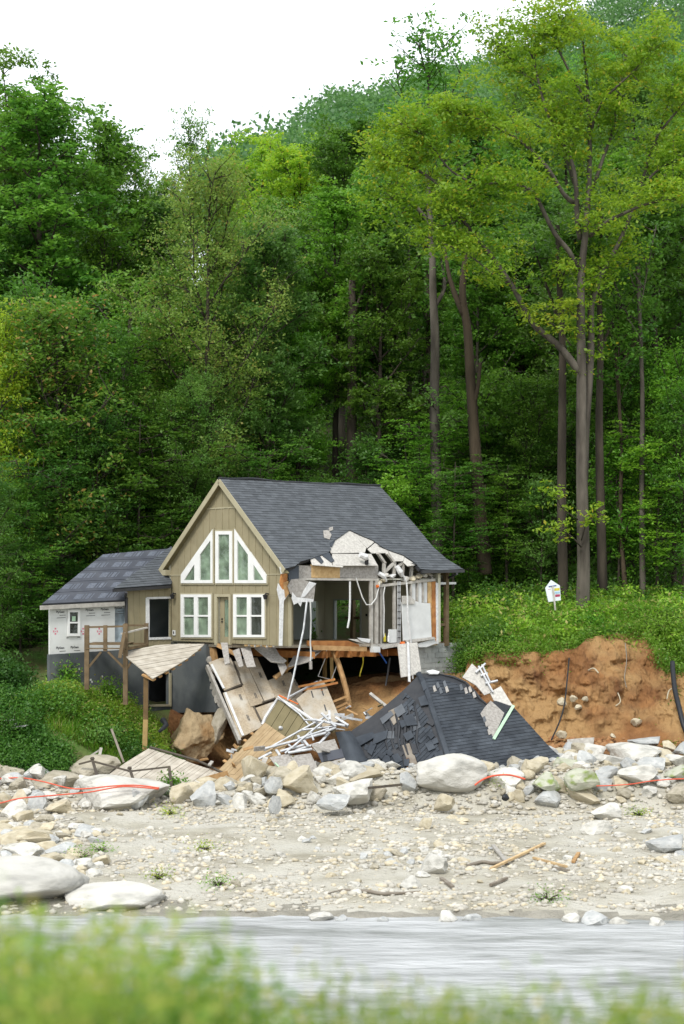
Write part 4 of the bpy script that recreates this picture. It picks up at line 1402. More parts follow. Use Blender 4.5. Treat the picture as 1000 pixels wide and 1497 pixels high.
# ---- left wing of the house
wing = thing('house_wing', P(130, 1003, 70.5), 'low unfinished wing wrapped in white sheathing left of the gable', 'building')
WF2 = Frame(WF.O - WF.n * .2, AX, ZV)
polyobj('wrapped_wall', WF2, [(73, 884), (184, 879), (184, 951), (73, 957.5)], -.1, 0, M['wrap'], wing, holes=[[(99.5, 893), (114.8, 893), (114.8, 928), (99.5, 928)], [(168, 889), (182.5, 889), (182.5, 941), (168, 941)]])
wf = MB()
for q in with_holes(WF2.poly([(98, 891), (116, 891), (116, 930), (98, 930)]), [WF2.poly([(100.8, 895), (113, 895), (113, 909), (100.8, 909)]), WF2.poly([(100.8, 911.3), (113, 911.3), (113, 926), (100.8, 926)])]): slab(wf, WF2, q, .01, .07)
wf = wf.build('window', M['white'], wing)
for q in ([(100.8, 895), (113, 895), (113, 909), (100.8, 909)], [(100.8, 911.3), (113, 911.3), (113, 926), (100.8, 926)]): polyobj('pane', WF2, q, .02, .03, M['glassdim'], wf)
polyobj('paper_sticker', WF2, [(104.6, 901), (109.8, 901), (109.8, 908), (104.6, 908)], .031, .034, M['green'], wf)
polyobj('plastic_film', WF2, [(168, 889), (182.5, 888.5), (182.5, 941), (168, 941)], -.02, -.01, M['film'], wing)
polyobj('room_shade', behind(WF2, 1.2), [(85, 886), (190, 882), (190, 950), (85, 950)], -.1, 0, M['nearblack'], wing)  # near-black sheet behind the window, room shade painted as colour
for x0, x1, yy in ((98, 117, 889), (97, 100, 932.5), (113, 117, 931.5)): polyobj('flashing_tape', WF2, [(x0, yy - .6), (x1, yy - .8), (x1, yy + .5), (x0, yy + .6)], .002, .006, M['print'], wing)


def text_obj(txt, fr, px, py, size, mt, parent, name='printed_lettering', off=.006, bold=0.0, rot=0.0):
    cu = bpy.data.curves.new('lettering', 'FONT')
    cu.body = txt; cu.size = size; cu.align_x = 'CENTER'; cu.offset = bold
    cu.resolution_u = 2
    tmp = bpy.data.objects.new('lettering_tmp', cu)
    COL.objects.link(tmp)
    dg = bpy.context.evaluated_depsgraph_get()
    me = bpy.data.meshes.new_from_object(tmp.evaluated_get(dg))
    bpy.data.objects.remove(tmp)
    c = fr.at(px, py)
    ex = fr.ex if to_px(fr.O + fr.ex)[0] > to_px(fr.O)[0] else -fr.ex
    ey = fr.ey if to_px(fr.O + fr.ey)[1] < to_px(fr.O)[1] else -fr.ey
    O = fr.w(*c, off)
    for v in me.vertices:
        x, y = v.co.x, v.co.y
        x, y = x * math.cos(rot) - y * math.sin(rot), x * math.sin(rot) + y * math.cos(rot)
        v.co = O + ex * x + ey * y
    me.materials.clear()
    return link(name, me, mt, parent)


for px, py in ((88, 896), (131, 893), (153, 892), (173, 890), (88, 948.5), (109, 947.5)):
    text_obj('PlyGem', WF2, px, py, .115, M['print'], wing, bold=.004)
    polyobj('printed_line', WF2, [(px - 1, py + 3.2), (px + 8, py + 2.8), (px + 8, py + 3.6), (px - 1, py + 4.0)], .004, .006, M['print'], wing)
    if py < 930: polyobj('printed_line', WF2, [(px - 5, py + 7), (px + 8, py + 6.4), (px + 8, py + 7.1), (px - 5, py + 7.8)], .004, .006, M['print'], wing)
for px in (81, 121.5, 145):
    for dx, dy, w_, h_ in ((0, -4, 2.4, 2.4), (0, 3.5, 2.4, 2.6), (-2.6, 0, 1.6, 3), (2.6, 0, 1.6, 3), (0, 0, 1.4, 1.4)):
        polyobj('pink_mark', WF2, [(px + dx - w_ / 2, 923 + dy - h_ / 2), (px + dx + w_ / 2, 923 + dy - h_ / 2), (px + dx + w_ / 2, 923 + dy + h_ / 2), (px + dx - w_ / 2, 923 + dy + h_ / 2)], .004, .006, M['pinkprint'], wing)

# tan part of the wing with its big opening
to = [(186, 860), (250, 857), (250, 942), (186, 946)]
hole = WF.poly([(217.5, 875), (249.5, 874), (249.5, 932), (217.5, 933)])
t2d = WF.poly(to)
x0 = min(p[0] for p in t2d)
i = 0
while x0 + i * .3 < max(p[0] for p in t2d):
    a = x0 + i * .3
    st_ = clip_convex(t2d, [(a, 0), (a + .3, 0), (a + .3, 20), (a, 20)])
    if len(st_) > 2:
        for gq in groups_of([q for q in with_holes(st_, [hole]) if abs(area(q)) > 2e-3]):
            mb = MB()
            for q in gq: slab(mb, WF, q, -.1, .0)
            mb.build('siding_board', M['siding'], wing)
        mb = MB()
        for q in with_holes(clip_convex(t2d, [(a - .02, 0), (a + .02, 0), (a + .02, 20), (a - .02, 20)]) or [(0, 0), (0, 0), (0, 0)], [hole]):
            if len(q) > 2 and abs(area(q)) > 1e-4: slab(mb, WF, q, 0, .02)
        if mb.v: mb.build('batten', M['siding'], wing)
    i += 1
for q in ([(212.5, 874), (217.5, 875), (218, 905), (217.5, 933), (213, 932)], [(213, 873), (249.5, 872), (249.5, 875), (217, 876)], [(213, 932), (249.5, 931), (249.5, 934.5), (213, 935.5)]):
    polyobj('torn_wrap_edge', WF, q, .01, .04, M['plastic'], wing)
B1 = behind(WF, 1.5)
mb = MB(); slab(mb, B1, B1.poly([(206, 866), (256, 866), (256, 942), (206, 942)]), -.1, 0); mb.build('room_wall', M['parge'], wing)
# foundation of the wing
fo = [(75, 957), (184, 950), (184, 1036), (75, 1012)]
polyobj('foundation_wall', WF, fo, -.3, -.12, M['parge'], wing)
polyobj('foundation_wall', WF, [(184, 950), (250, 944), (250, 1046), (184, 1040)], -.25, -.06, M['parge'], wing, holes=[[(219, 984), (248, 984), (248, 1031), (219, 1031)]])
polyobj('doorway_trim', WF, [(248, 984), (250.5, 984), (250.5, 1033), (248, 1033)], -.06, .02, M['trim'], wing)
polyobj('doorway_trim', WF, [(218, 1030), (249, 1029.5), (249, 1032.5), (218, 1033)], -.06, .04, M['trim'], wing)
polyobj('room_shade', behind(WF, 1.4), [(200, 965), (262, 965), (262, 1045), (200, 1045)], -.1, 0, M['nearblack'], wing)  # near-black sheet behind the doorway, its inner shade painted as colour
for px, py in ((135, 994), (152, 989), (137, 997), (118, 978), (163, 1000)):
    a = WF.at(px, py)
    polyobj('chipped_spot', WF, [(a[0] - .04, a[1] - .03), (a[0] + .04, a[1] - .04), (a[0] + .03, a[1] + .04), (a[0] - .03, a[1] + .03)], -.12, -.115, M['drywall'], wing, px=False)
# wing roof: underlayment strips
UF = Frame.px((61, 883.5, 69.2), (183, 877.5, 71.65), (150, 811, 73.6))
uo = UF.poly([(61, 883.5), (104, 848), (150, 811), (200, 806), (249, 802), (250, 840), (183, 877.5)])
hh = max(p[1] for p in uo)
mb = MB(); slab(mb, UF, uo, -.16, -.02); mb.build('roof_deck', M['felt'], wing)
n_ = 5
for j in range(n_):
    a, c = hh * j / n_, hh * (j + 1) / n_
    q = clip_convex(uo, [(-50, a + .012), (50, a + .012), (50, c - .012), (-50, c - .012)])
    mb = MB(); slab(mb, UF, q, -.02, .004 + .004 * (n_ - j)); s_ = mb.build('underlayment_strip', M['under'], wing)
    xa = min(p[0] for p in q); xb = max(p[0] for p in q)
    x = xa + .3
    while x < xb - .8:
        top = .008 + .004 * (n_ - j)
        mb = MB()
        # slanted printed block with small strokes in it
        for kx, wx in ((0, .34), (.42, .06), (.55, .14), (.76, .05)):
            y0_, y1_ = a + (c - a) * .28, a + (c - a) * .74
            sh_ = .35
            w2 = [(x + kx, y0_), (x + kx + wx, y0_), (x + kx + wx + sh_, y1_), (x + kx + sh_, y1_)]
            w2 = clip_convex(q, w2)
            if len(w2) > 2: slab(mb, UF, w2, top, top + .001)
        if mb.v: mb.build('underlayment_print', M['underprint'], s_)
        x += 1.12
MB().plank(UF.w(*UF.at(60, 885.5), -.1), UF.w(*UF.at(183, 879.5), -.1), .16, .05, ZV).build('eave_board', M['wood_gry'], wing)
SR = Frame.px((166, 860.5, 71.0), (250, 854.5, 72.95), (250, 799, 75.4))
so_ = SR.poly([(166, 860.5), (206, 831), (250, 799), (262, 815), (250, 854.5)])
mb = MB(); slab(mb, SR, so_, -.12, -.01); mb.build('roof_deck', M['felt'], wing)
roof_shingles(wing, SR, so_, M['shingle'], limit=150)
MB().plank(SR.w(*SR.at(166, 862), -.05), SR.w(*SR.at(250, 856.3), -.05), .11, .09, ZV).build('gutter', M['gutter'], wing)
MB().tube([WF.w(*WF.at(176, 866), .4), WF.w(*WF.at(177, 871), .3), WF.w(*WF.at(184, 874), .05), WF.w(*WF.at(184.5, 880), .02), WF.w(*WF.at(184.5, 946), .02)], .055, 6).build('downspout', M['gutter'], wing)

def rvec0(rr): return Vector((rr.uniform(-1, 1), rr.uniform(-.4, .4), rr.uniform(-1, 1))).normalized()


# ---------------------------------------------------------------- decks, posts and rails
def pb(name, a, b, w, t, mt, parent, side=None):
    return MB().plank(P(*a), P(*b), w, t, side).build(name, mt, parent)


dk = thing('deck_platform', P(155, 1003, 69.0), 'small brown wooden deck on posts with railing beside the white wrapped wall', 'deck')
dm = M['deckwood']
for a, c, w in (((127, 914, 68.9), (127, 1008, 68.9), .17), ((154, 914, 68.9), (154, 952, 68.9), .14), ((183.5, 912, 68.9), (183.5, 1030, 68.9), .17), ((214, 911, 70.1), (214, 948, 70.1), .16), ((184, 911, 70.6), (184, 946, 70.6), .1)):
    pb('post', a, c, w, w, dm, dk)
pb('leaning_post', (182, 925, 68.6), (175, 962, 68.5), .13, .1, dm, dk)
for a, c in (((125, 917, 68.9), (185, 915.5, 68.9)), ((125, 941.5, 68.9), (178, 941.5, 68.9)), ((184, 914, 70.6), (214, 914.5, 70.2)), ((184, 941, 70.6), (214, 941, 70.2))):
    pb('rail', a, c, .07, .12, dm, dk)
pb('rail', (178, 926.5, 68.7), (215, 917.5, 70.0), .1, .05, M['wood_gry'], dk)
pb('rail', (179, 950, 68.7), (215, 943, 70.0), .06, .1, dm, dk)
pb('rim_board', (125, 948, 68.9), (186, 948, 68.9), .04, .22, dm, dk)
pb('rim_board', (125, 948, 68.9), (130, 946, 70.6), .04, .22, dm, dk)
for i in range(12):
    yy = 69.0 + i * .145
    a = P(126 + (yy - 69) * 2, 944, 69.0); b_ = P(188, 944, 69.0)
    a.y = b_.y = yy; a.z = b_.z = 5.93
    MB().plank(a, b_, .135, .03, Vector((0, 1, 0))).build('deck_board', dm, dk)
for a, c in (((148, 953, 68.9), (129, 976, 68.9)), ((158, 953, 68.9), (182, 977, 68.9)), ((196, 961, 68.9), (185, 979, 68.9))):
    pb('brace', a, c, .08, .08, dm, dk)

hd = thing('hanging_deck', P(223, 992, 67.6), 'torn pale plank deck sagging from the house above the basement door', 'deck')
HF = Frame.px((178, 955, 69.0), (299, 941, 70.9), (223, 992, 67.5))
ho = HF.poly([(178, 955), (198, 949.5), (228, 943), (262, 941), (299, 941.5), (288, 952), (275, 962), (250, 977), (223, 992)])
for c in cells(ho, 30, .14, 0, gap=.012, ang=-.1):
    mb = MB(); dd = R.uniform(-.01, .01)
    for q in c: slab(mb, HF, q, -.035, dd)
    if mb.v: mb.build('deck_board', M['deckboard'], hd)
for t in np.linspace(.06, .93, 8):
    px = 223 + (299 - 223) * t; py = 992 + (942 - 992) * t - 4 * math.sin(t * 3.14) * -1
    c = HF.at(px - 1, py)
    p = HF.w(*c, -.12)
    back = HF.w(*HF.at(px - 18, py - 8), -.12)
    MB().plank(back, p, .06, .16, HF.n).build('joist', M['wood'], hd)
pst = thing('deck_post', P(212, 1097, 67.9), 'tall lone wooden post under the sagging plank deck', 'post')
pb('upper_post', (213.5, 984, 68.0), (213, 1052, 68.0), .17, .17, M['postwood'], pst)
pb('lower_post', (213, 1052, 68.0), (211.5, 1102, 67.9), .175, .175, M['postlow'], pst)

fd = thing('fallen_deck', P(230, 1120, 65.8), 'fallen pale deck floor lying tilted behind the rubble line', 'deck')
FF = Frame.px((149, 1139, 64.9), (217, 1094, 67.0), (320, 1130, 66.0))
fo_ = FF.poly([(149, 1139), (183, 1115), (217, 1094), (250, 1104), (285, 1117), (322, 1129.5), (289, 1143), (255, 1156), (200, 1156)])
for c in cells(fo_, 40, .14, 0, gap=.012):
    mb = MB(); dd = R.uniform(-.012, .012)
    for q in c: slab(mb, FF, q, -.035, dd)
    if mb.v: mb.build('deck_board', M['deckboard'], fd)
MB().tube([FF.w(*FF.at(219, 1094), .05), FF.w(*FF.at(255, 1104), .05), FF.w(*FF.at(290, 1115), .08), FF.w(*FF.at(328, 1132), .03)], .05, 6).build('dark_edge_strip', M['darkrail'], fd)
pb('edge_beam', (289, 1143, 65.0), (333, 1131, 65.6), .06, .22, M['wood'], fd, Vector((0, 1, 0)))
rl = thing('fallen_railing', P(190, 1140, 64.6), 'dark fallen railing with knobbed posts in front of the fallen deck', 'railing')
for a, c in (((135, 1111, 64.9), (146, 1146, 64.6)), ((190, 1125, 64.6), (195, 1140, 64.5)), ((247, 1120, 64.5), (251, 1150, 64.4))):
    pb('post', a, c, .1, .1, M['darkrail'], rl)
for p in ((135, 1110, 64.9), (189.5, 1124, 64.6)):
    q = P(*p); MB().tube([q - V3(0, 0, .02), q + V3(0, 0, .03), q + V3(0, 0, .08)], [.06, .085, .05], 8).build('post_cap', M['darkrail'], rl)
for a, c in (((116, 1117, 65.2), (135, 1112, 64.9)), ((136, 1113, 64.85), (190, 1127.5, 64.6)), ((191, 1127.5, 64.6), (248, 1121, 64.5)), ((146, 1138, 64.6), (166, 1142.5, 64.6))):
    pb('rail', a, c, .06, .08, M['darkrail'], rl)
t = thing('broken_rail', P(145, 1118, 66.5), 'thin broken rail and leaning board in the bushes behind the fallen railing', 'rail')
pb('rail', (100, 1125, 66.3), (148, 1095, 66.6), .05, .06, M['wood_gry'], t)
pb('board', (148, 1093, 66.6), (143, 1120, 66.4), .1, .05, M['wood_gry'], t)
o = pb('leaning_board', (163, 1066, 67.2), (181, 1115, 66.5), .08, .08, M['dead'], None); tag(o, 'weathered board leaning down the bushy bank left of the lone post', 'board')
for a, c, l in (((-5, 1052, 67.3), (23, 1053, 67.2), 'upper pale plank lying on the green bank at the left edge'), ((14, 1060, 67.0), (28, 1057, 67.0), 'short pale stick between two planks on the green bank'), ((18, 1064, 66.9), (42, 1060, 66.9), 'lower pale plank lying on the green bank at the left')):
    tag(pb('plank', a, c, .12, .05, M['plastic'], None, Vector((0, 1, 0))), l, 'plank')
o = MB().tube([P(238, 1052, 69.3), P(243, 1060, 69.1), P(236, 1067, 68.9), P(232, 1070, 68.9)], [.12, .1, .08, .05], 6).build('torn_black_sheet', M['felt'])
tag(o, 'scrap of black sheet hanging beside the undercut earth block', 'sheet')

# earth block under the foundation
eb = rock_mesh('earth_block_shape', 300, 5, 5, .22); eb.materials.append(M['earthblk'])
o = rock(eb, P(279, 1078, 70.4), (1.12, 1.2, 1.15), (0, 0, .5), M['earthblk'], 'undercut block of tan earth hanging below the grey foundation', 'earth block', None, 'earth_block')
o = rock(BIGR[1], P(318, 1062, 70.3), (.33, .5, .75), (0, .25, .3), M['rockD'], 'grey lump of concrete clinging to the right of the earth block', 'concrete', None, 'concrete_lump')

# ---------------------------------------------------------------- debris below the house
db = thing('collapsed_floor', P(380, 1060, 69.3), 'collapsed strand board floor panels hanging below the gable', 'floor')
FP = Frame.px((306, 968, 70.9), (352, 1079, 68.2), (440, 1010, 70.6))
sheets = [[(305, 969), (321, 963), (337, 962), (354, 1001), (328, 1010)], [(341, 968), (357, 964), (386, 1028), (366, 1034), (354, 1003)],
          [(326, 1013), (354, 1004), (384, 1062), (351, 1079)], [(357, 963), (376, 962), (402, 1020), (387, 1027)],
          [(391, 995), (425, 982), (440, 1008), (421, 1026), (404, 1022)], [(370, 1037), (402, 1026), (405, 1046), (386, 1060)], [(421, 1028), (440, 1009), (452, 1030), (436, 1042)]]
for i, q in enumerate(sheets):
    d = R.uniform(-.02, .04)
    polyobj('floor_panel', FP, q, d - .04, d, M['osb'], db)
    c = grow_poly(q, .5)
    for kk in range(2):
        t = text_obj('II X II', FP, c[kk][0], c[kk][1], .18, M['print'], db, 'panel_stamp', d + .003, rot=-1.15) if False else None
for a, c in (((309, 973), (327, 1008)), ((329, 1014), (355, 1077))):
    MB().plank(FP.w(*FP.at(*a), .06), FP.w(*FP.at(*c), .06), .09, .03, FP.n.cross(FP.ex)).build('edge_strip', M['drywall'], db)
MB().plank(FP.w(*FP.at(303, 972), -.1), FP.w(*FP.at(351, 1082), -.1), .1, .22, FP.n.cross(FP.ex)).build('edge_beam', M['wood_gry'], db)
for a, c in (((329, 1011), (355, 1001)), ((371, 1034), (384, 1060)), ((383, 1028), (402, 1022)), ((354, 1003), (341, 968))):
    MB().plank(FP.w(*FP.at(*a), -.01), FP.w(*FP.at(*c), -.01), .07, .12, FP.n.cross(FP.w(*FP.at(*c)) - FP.w(*FP.at(*a)))).build('dark_joist', M['darkrail'], db)
# ink stamps of the panels: short dark strokes
for px, py in ((349, 1020), (371, 1018), (378, 988), (412, 1000), (346, 985), (395, 1040), (360, 1050), (430, 1000)):
    for dd in (0, 1.8):
        a = FP.at(px + dd, py - 4); c = FP.at(px + dd + 3.2, py + 4)
        MB().plank(FP.w(*a, .045), FP.w(*c, .045), .025, .002, FP.n.cross(FP.ex)).build('panel_stamp', M['print'], db)

d2_ = thing('leaning_floor_panel', P(470, 1050, 68.6), 'separate strand board panel leaning right of the collapsed floor', 'panel')
FQ = Frame.px((432, 1022, 69.3), (469, 993, 70.3), (498, 1052, 68.5))
polyobj('panel', FQ, [(433, 1022), (469, 993), (476, 1000), (498, 1052), (470, 1066), (450, 1050)], -.04, 0, M['osb'], d2_)
MB().plank(FQ.w(*FQ.at(420, 1022), .05), FQ.w(*FQ.at(464, 998), .05), .07, .05, FQ.n).build('white_strip', M['lath'], d2_)
for px, py in ((455, 1015), (470, 1012), (474, 1035)):
    a = FQ.at(px, py - 5); c = FQ.at(px + 3, py + 5)
    MB().plank(FQ.w(*a, .004), FQ.w(*c, .004), .05, .002, FQ.ex).build('panel_stamp', M['print'], d2_)
# grey boards dangling from the torn edge
for q, l in (([(323, 940), (333, 940), (336, 970), (329, 972)], 'narrow grey board hanging below the front door'),
             ([(352, 948), (366, 946), (374, 975), (361, 976)], 'grey board hanging over the collapsed floor'),
             ([(372, 948), (392, 945), (419, 966), (413, 970), (396, 968)], 'pale grey board bent under the house corner'),
             ([(388, 947), (402, 946), (420, 976), (412, 988), (404, 966)], 'grey strip hanging from the house corner'),
             ([(340, 952), (350, 948), (356, 974), (350, 976)], 'short grey board left of the hanging board')):
    fr_ = Frame.px((q[0][0], q[0][1], 70.0), (q[1][0], q[1][1], 69.9), (q[2][0], q[2][1], 69.0))
    tag(polyobj('hanging_board', fr_, q, -.02, .02, M['osb_grey'], None), l, 'board')
fr_ = Frame.px((424, 972, 69.3), (472, 946, 70.0), (450, 966, 69.0))
fr_ = Frame.px((420, 974, 69.3), (472, 948, 70.4), (448, 950, 70.8))
tag(polyobj('hanging_board', fr_, [(421, 975), (434, 951), (473, 948), (452, 967), (438, 971)], -.02, .02, M['osb_grey'], None), 'broad weathered panel tilted under the torn house floor', 'board')
for a, c, l, w in (((437, 1000 - 40, 70.2), (402, 992, 69.8), 'orange timber crossing behind the tilted panel', .12), ((447, 962, 70.6), (400, 990, 70.1), 'dark timber wedged behind the orange timber', .1),
                   ((318, 943, 70.5), (352, 960, 70.2), 'brown joist dangling under the gable wall', .14)):
    tag(pb('timber', a, c, w, .12, M['wood'], None), l, 'timber')
# bent brown posts of the basement
o = MB().tube([P(486, 950, 70.6), P(494, 968, 70.5), (P(501, 990, 70.3)), P(507, 1012, 70.2), P(511, 1036, 70.0)], .1, 6).build('bent_post', M['wood']); tag(o, 'bowed brown timber post leaning in the basement', 'post')
o = pb('yellow_post', (484, 948, 71.2), (486, 1000, 71.2), .13, .13, M['postlow'], None); tag(o, 'upright yellowish post behind the bowed timber post', 'post')
pal = thing('broken_ladder_frame', P(500, 1030, 69.5), 'broken brown stud frame leaning against the bowed post', 'frame')
for a, c in (((436, 1004), (490, 993)), ((438, 1010), (494, 998)), ((476, 1030), (509, 1017)), ((480, 1040), (508, 1027)), ((492, 1040), (507, 1033)), ((470, 1008), (478, 1040))):
    pb('stick', (*a, 69.8), (*c, 69.8), .08, .06, M['wood_or'] if a[0] < 475 else M['wood'], pal)
for a, c, l in (((541, 1014, 69.6), (566, 1034, 69.2), 'pale stick standing out of the clay slope'), ((499, 1052, 68.6), (516, 1045, 68.8), 'short pale timber lying below the clay slope'),
                ((534, 1042, 69.0), (545, 1054, 68.8), 'thick pale timber stub beside the torn roof edge')):
    tag(pb('timber', a, c, .11, .1, M['wood_gry'], None), l, 'timber')

# fallen tan wall corner and brown deck
fw = thing('fallen_wall', P(420, 1054, 67.8), 'shade-darkened tan fallen wall corner with torn white edge and round knob', 'wall')
QF = Frame.px((408, 1021, 68.6), (386, 1056, 68.3), (456, 1056, 67.6))
q0 = [(408, 1021), (386, 1056), (424, 1084), (470, 1066), (446, 1044)]
o2 = QF.poly(q0)
d_ = (QF.at(386, 1056)[0] - QF.at(408, 1021)[0], QF.at(386, 1056)[1] - QF.at(408, 1021)[1])
an = math.atan2(d_[1], d_[0])
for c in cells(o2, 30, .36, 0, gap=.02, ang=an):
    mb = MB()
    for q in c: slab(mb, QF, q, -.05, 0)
    if mb.v: mb.build('siding_board', M['siding_dk'], fw)  # tan boards in the darker copy, shade of the downturned face painted in
a = QF.at(411, 1065); MB().tube([QF.w(*a, 0), QF.w(*a, .06), QF.w(*a, .12)], [.08, .08, .05], 8).build('knob', M['lath'], fw)
hang('torn_edge', [(384, 1060), (388, 1050), (398, 1034), (407, 1021), (425, 1031), (446, 1045), (470, 1062)], .06, M['plastic'], QF, .03, 6, fw)
hang('white_strip', [(408, 1020), (422, 1032), (440, 1046), (455, 1064)], .03, M['lath'], QF, .12, 5, fw)
hang('orange_cord', [(410, 1019), (425, 1026), (438, 1032)], .025, M['orange'], QF, .15, 5, fw)
bd = thing('brown_deck_panel', P(350, 1140, 65.6), 'brown plank deck panel sliding down towards the rubble', 'deck')
DF = Frame.px((316, 1128, 66.2), (387, 1057, 68.2), (346, 1144, 65.2))
for c in cells(DF.poly([(387, 1056), (426, 1083), (400, 1110), (347, 1145), (316, 1129)]), 30, .14, 0, gap=.01):
    mb = MB(); dd = R.uniform(-.008, .008)
    for q in c: slab(mb, DF, q, -.03, dd)
    if mb.v: mb.build('deck_board', M['deckbrown'], bd)
for px, py in ((332, 1112), (341, 1103), (352, 1092), (362, 1082), (372, 1072)):
    c = DF.at(px + 1, py + 1); c2_ = DF.at(px - 6, py - 3); MB().plank(DF.w(*c, -.1), DF.w(*c2_, -.1), .08, .1, DF.n).build('joist', M['wood'], bd)
MB().plank(DF.w(*DF.at(315, 1128), -.06), DF.w(*DF.at(347, 1146), -.06), .06, .12, DF.n).build('edge_board', M['darkrail'], bd)

# white metal frame
wf_ = thing('metal_stud_frame', P(450, 1095, 66.6), 'tangled white metal stud frame lying on the debris', 'frame')
LF = Frame.px((388, 1098, 66.2), (484, 1044, 67.6), (452, 1100, 66.0))
segs = [((245, 380), (660, 150)), ((250, 375), (640, 290)), ((210, 450), (290, 400)), ((380, 420), (630, 220)), ((400, 425), (550, 385)), ((320, 375), (345, 410)), ((400, 350), (430, 390)),
        ((460, 300), (490, 340)), ((500, 340), (530, 385)), ((540, 290), (560, 330)), ((600, 330), (660, 265)), ((610, 150), (700, 250)), ((500, 200), (610, 195)), ((660, 150), (665, 215)), ((640, 290), (700, 250)),
        ((480, 250), (700, 225)), ((560, 190), (760, 245)), ((350, 400), (500, 350)), ((460, 330), (660, 270)), ((700, 200), (780, 235)), ((440, 380), (600, 330))]
for i, (a, c) in enumerate(segs):
    of = (.06 * (i % 5), .06 * ((i * 3) % 5))
    A = LF.w(*LF.at(*t4(a)), of[0]); C_ = LF.w(*LF.at(*t4(c)), of[1])
    MB().plank(A, C_, .085 if i % 3 else .06, .05, LF.n.cross(C_ - A)).build('metal_stud', M['lath'], wf_)
ly = thing('sheathing_scraps', P(450, 1120, 65.6), 'pale sheathing boards heaped below the metal stud frame', 'boards')
SC = Frame.px((395, 1107, 65.7), (505, 1085, 66.6), (430, 1135, 65.0))
for i, q in enumerate([[(394, 1108), (419, 1103), (440, 1108), (428, 1122), (412, 1133)], [(424, 1107), (454, 1103), (466, 1128), (440, 1134)], [(454, 1091), (489, 1083), (495, 1098), (466, 1105)],
                       [(468, 1121), (505, 1111), (512, 1122), (470, 1130)], [(330 + 240 * .23, 1110), (392, 1112), (378, 1142), (372, 1140)]]):
    polyobj('sheathing_board', SC, q, .03 * i, .03 * i + .03, M['osb_grey'] if i != 4 else M['wood_gry'], ly)
polyobj('slate_board', SC, [(464, 1105), (499, 1098), (503, 1111), (470, 1118)], .1, .13, M['under'], ly)
polyobj('slate_board', SC, [(470, 1104), (476, 1102), (479, 1117), (473, 1118)], .14, .16, M['felt'], ly)
hang('green_flashing', [(402, 1120), (408, 1126), (413, 1136)], .035, M['green'], SC, .15, 5, ly)
for i in range(10):
    px, py = R.uniform(486, 560), R.uniform(1040, 1066)
    tag(pb('white_scrap', (px, py, 67.8), (px + R.uniform(10, 26), py + R.uniform(-7, 7), 68.0), .08, .04, M['lath'], None), 'pale broken lath in the heap between metal frame and dark roof', 'lath', 'broken laths beside the dark roof')

for i in range(46):
    px, py = R.uniform(300, 520), R.uniform(1095, 1140)
    if i % 3 == 0: px, py = R.uniform(470, 560), R.uniform(1030, 1065)
    mk = ['wood_gry', 'osb_grey', 'wood', 'lath', 'siding_dk'][i % 5]
    wd = {'wood_gry': 'grey', 'osb_grey': 'speckled', 'wood': 'brown', 'lath': 'white', 'siding_dk': 'olive'}[mk]
    Yd = 68.9 if i % 3 == 0 else 65.9
    A = P(px, py, Yd); Bq = P(px + R.uniform(-16, 16), py + R.uniform(-9, 9), Yd + R.uniform(-.4, .4))
    wh = 'on the clay slope under the house' if i % 3 == 0 else 'heaped behind the rubble line'
    tag(MB().plank(A, Bq, R.uniform(.05, .2), R.uniform(.02, .06), rvec0(R)).build('splintered_piece', M[mk]), f'splintered {wd} piece of wood {wh}', 'splinter', f'{wd} splinters {wh}')

# curled shingle flap
cf = MB(); n1, n2_ = 10, 8
vs_, fs = [], []
q = [(490, 1070), (512, 1068), (536, 1112), (498, 1118)]
for i in range(n1 + 1):
    for j in range(n2_ + 1):
        u, v = i / n1, j / n2_
        px = (q[0][0] * (1 - u) + q[1][0] * u) * (1 - v) + (q[3][0] * (1 - u) + q[2][0] * u) * v
        py = (q[0][1] * (1 - u) + q[1][1] * u) * (1 - v) + (q[3][1] * (1 - u) + q[2][1] * u) * v
        vs_.append(P(px + 3 * math.sin(v * 3), py, 66.6 - .9 * v + .5 * (u - .5) ** 2 - .35 * math.sin(u * math.pi)))
for i in range(n1):
    for j in range(n2_): fs.append((i * (n2_ + 1) + j, i * (n2_ + 1) + j + 1, (i + 1) * (n2_ + 1) + j + 1, (i + 1) * (n2_ + 1) + j))
cf.add(vs_, fs); o = cf.build('curled_shingle_sheet', M['shingle_dk']); tag(o, 'curled sheet of dark shingles at the left end of the collapsed roof', 'shingles')
md = o.modifiers.new('s', 'SOLIDIFY'); md.thickness = .04

# ---------------------------------------------------------------- collapsed roof
cr_ = thing('collapsed_roof', P(665, 1120, 65), 'large dark shingled roof section collapsed beside the clay bank', 'roof')
RF = Frame.px((664, 1126, 64.7), (822, 1108, 66.6), (613, 984, 68.0))
ro2 = [(613, 984), (628, 984), (645, 986), (662, 990), (680, 998), (694, 1012), (700, 1022), (713, 1030), (732, 1026), (752, 1034), (775, 1060), (800, 1088), (822, 1108), (800, 1138), (740, 1142), (664, 1140), (655, 1105), (636, 1050)]
mb = MB(); slab(mb, RF, RF.poly(ro2), -.16, -.02); mb.build('roof_deck', M['felt'], cr_)
hole2 = RF.poly([(703, 1044), (718, 1026), (737, 1043), (723, 1080)])
rr2 = RF.poly([(618, 990), (632, 992), (650, 995), (668, 1000), (684, 1010), (696, 1024), (712, 1040), (738, 1040), (752, 1036), (775, 1061), (800, 1089), (820, 1109), (800, 1138), (740, 1142), (667, 1140), (657, 1105), (638, 1050)])
top_dir = RF.at(640, 1060); bot_dir = RF.at(690, 1140)
dvec = (bot_dir[0] - top_dir[0], bot_dir[1] - top_dir[1]); l_ = math.hypot(*dvec); dvec = (dvec[0] / l_, dvec[1] / l_)
a_ = math.atan2(-dvec[0], dvec[1]) + math.pi
roof_shingles(cr_, RF, rr2, M['shingle_dk'], .3, .15, ang=0.04, down=(0, -1), limit=220, lift=.018, holes=[hole2])
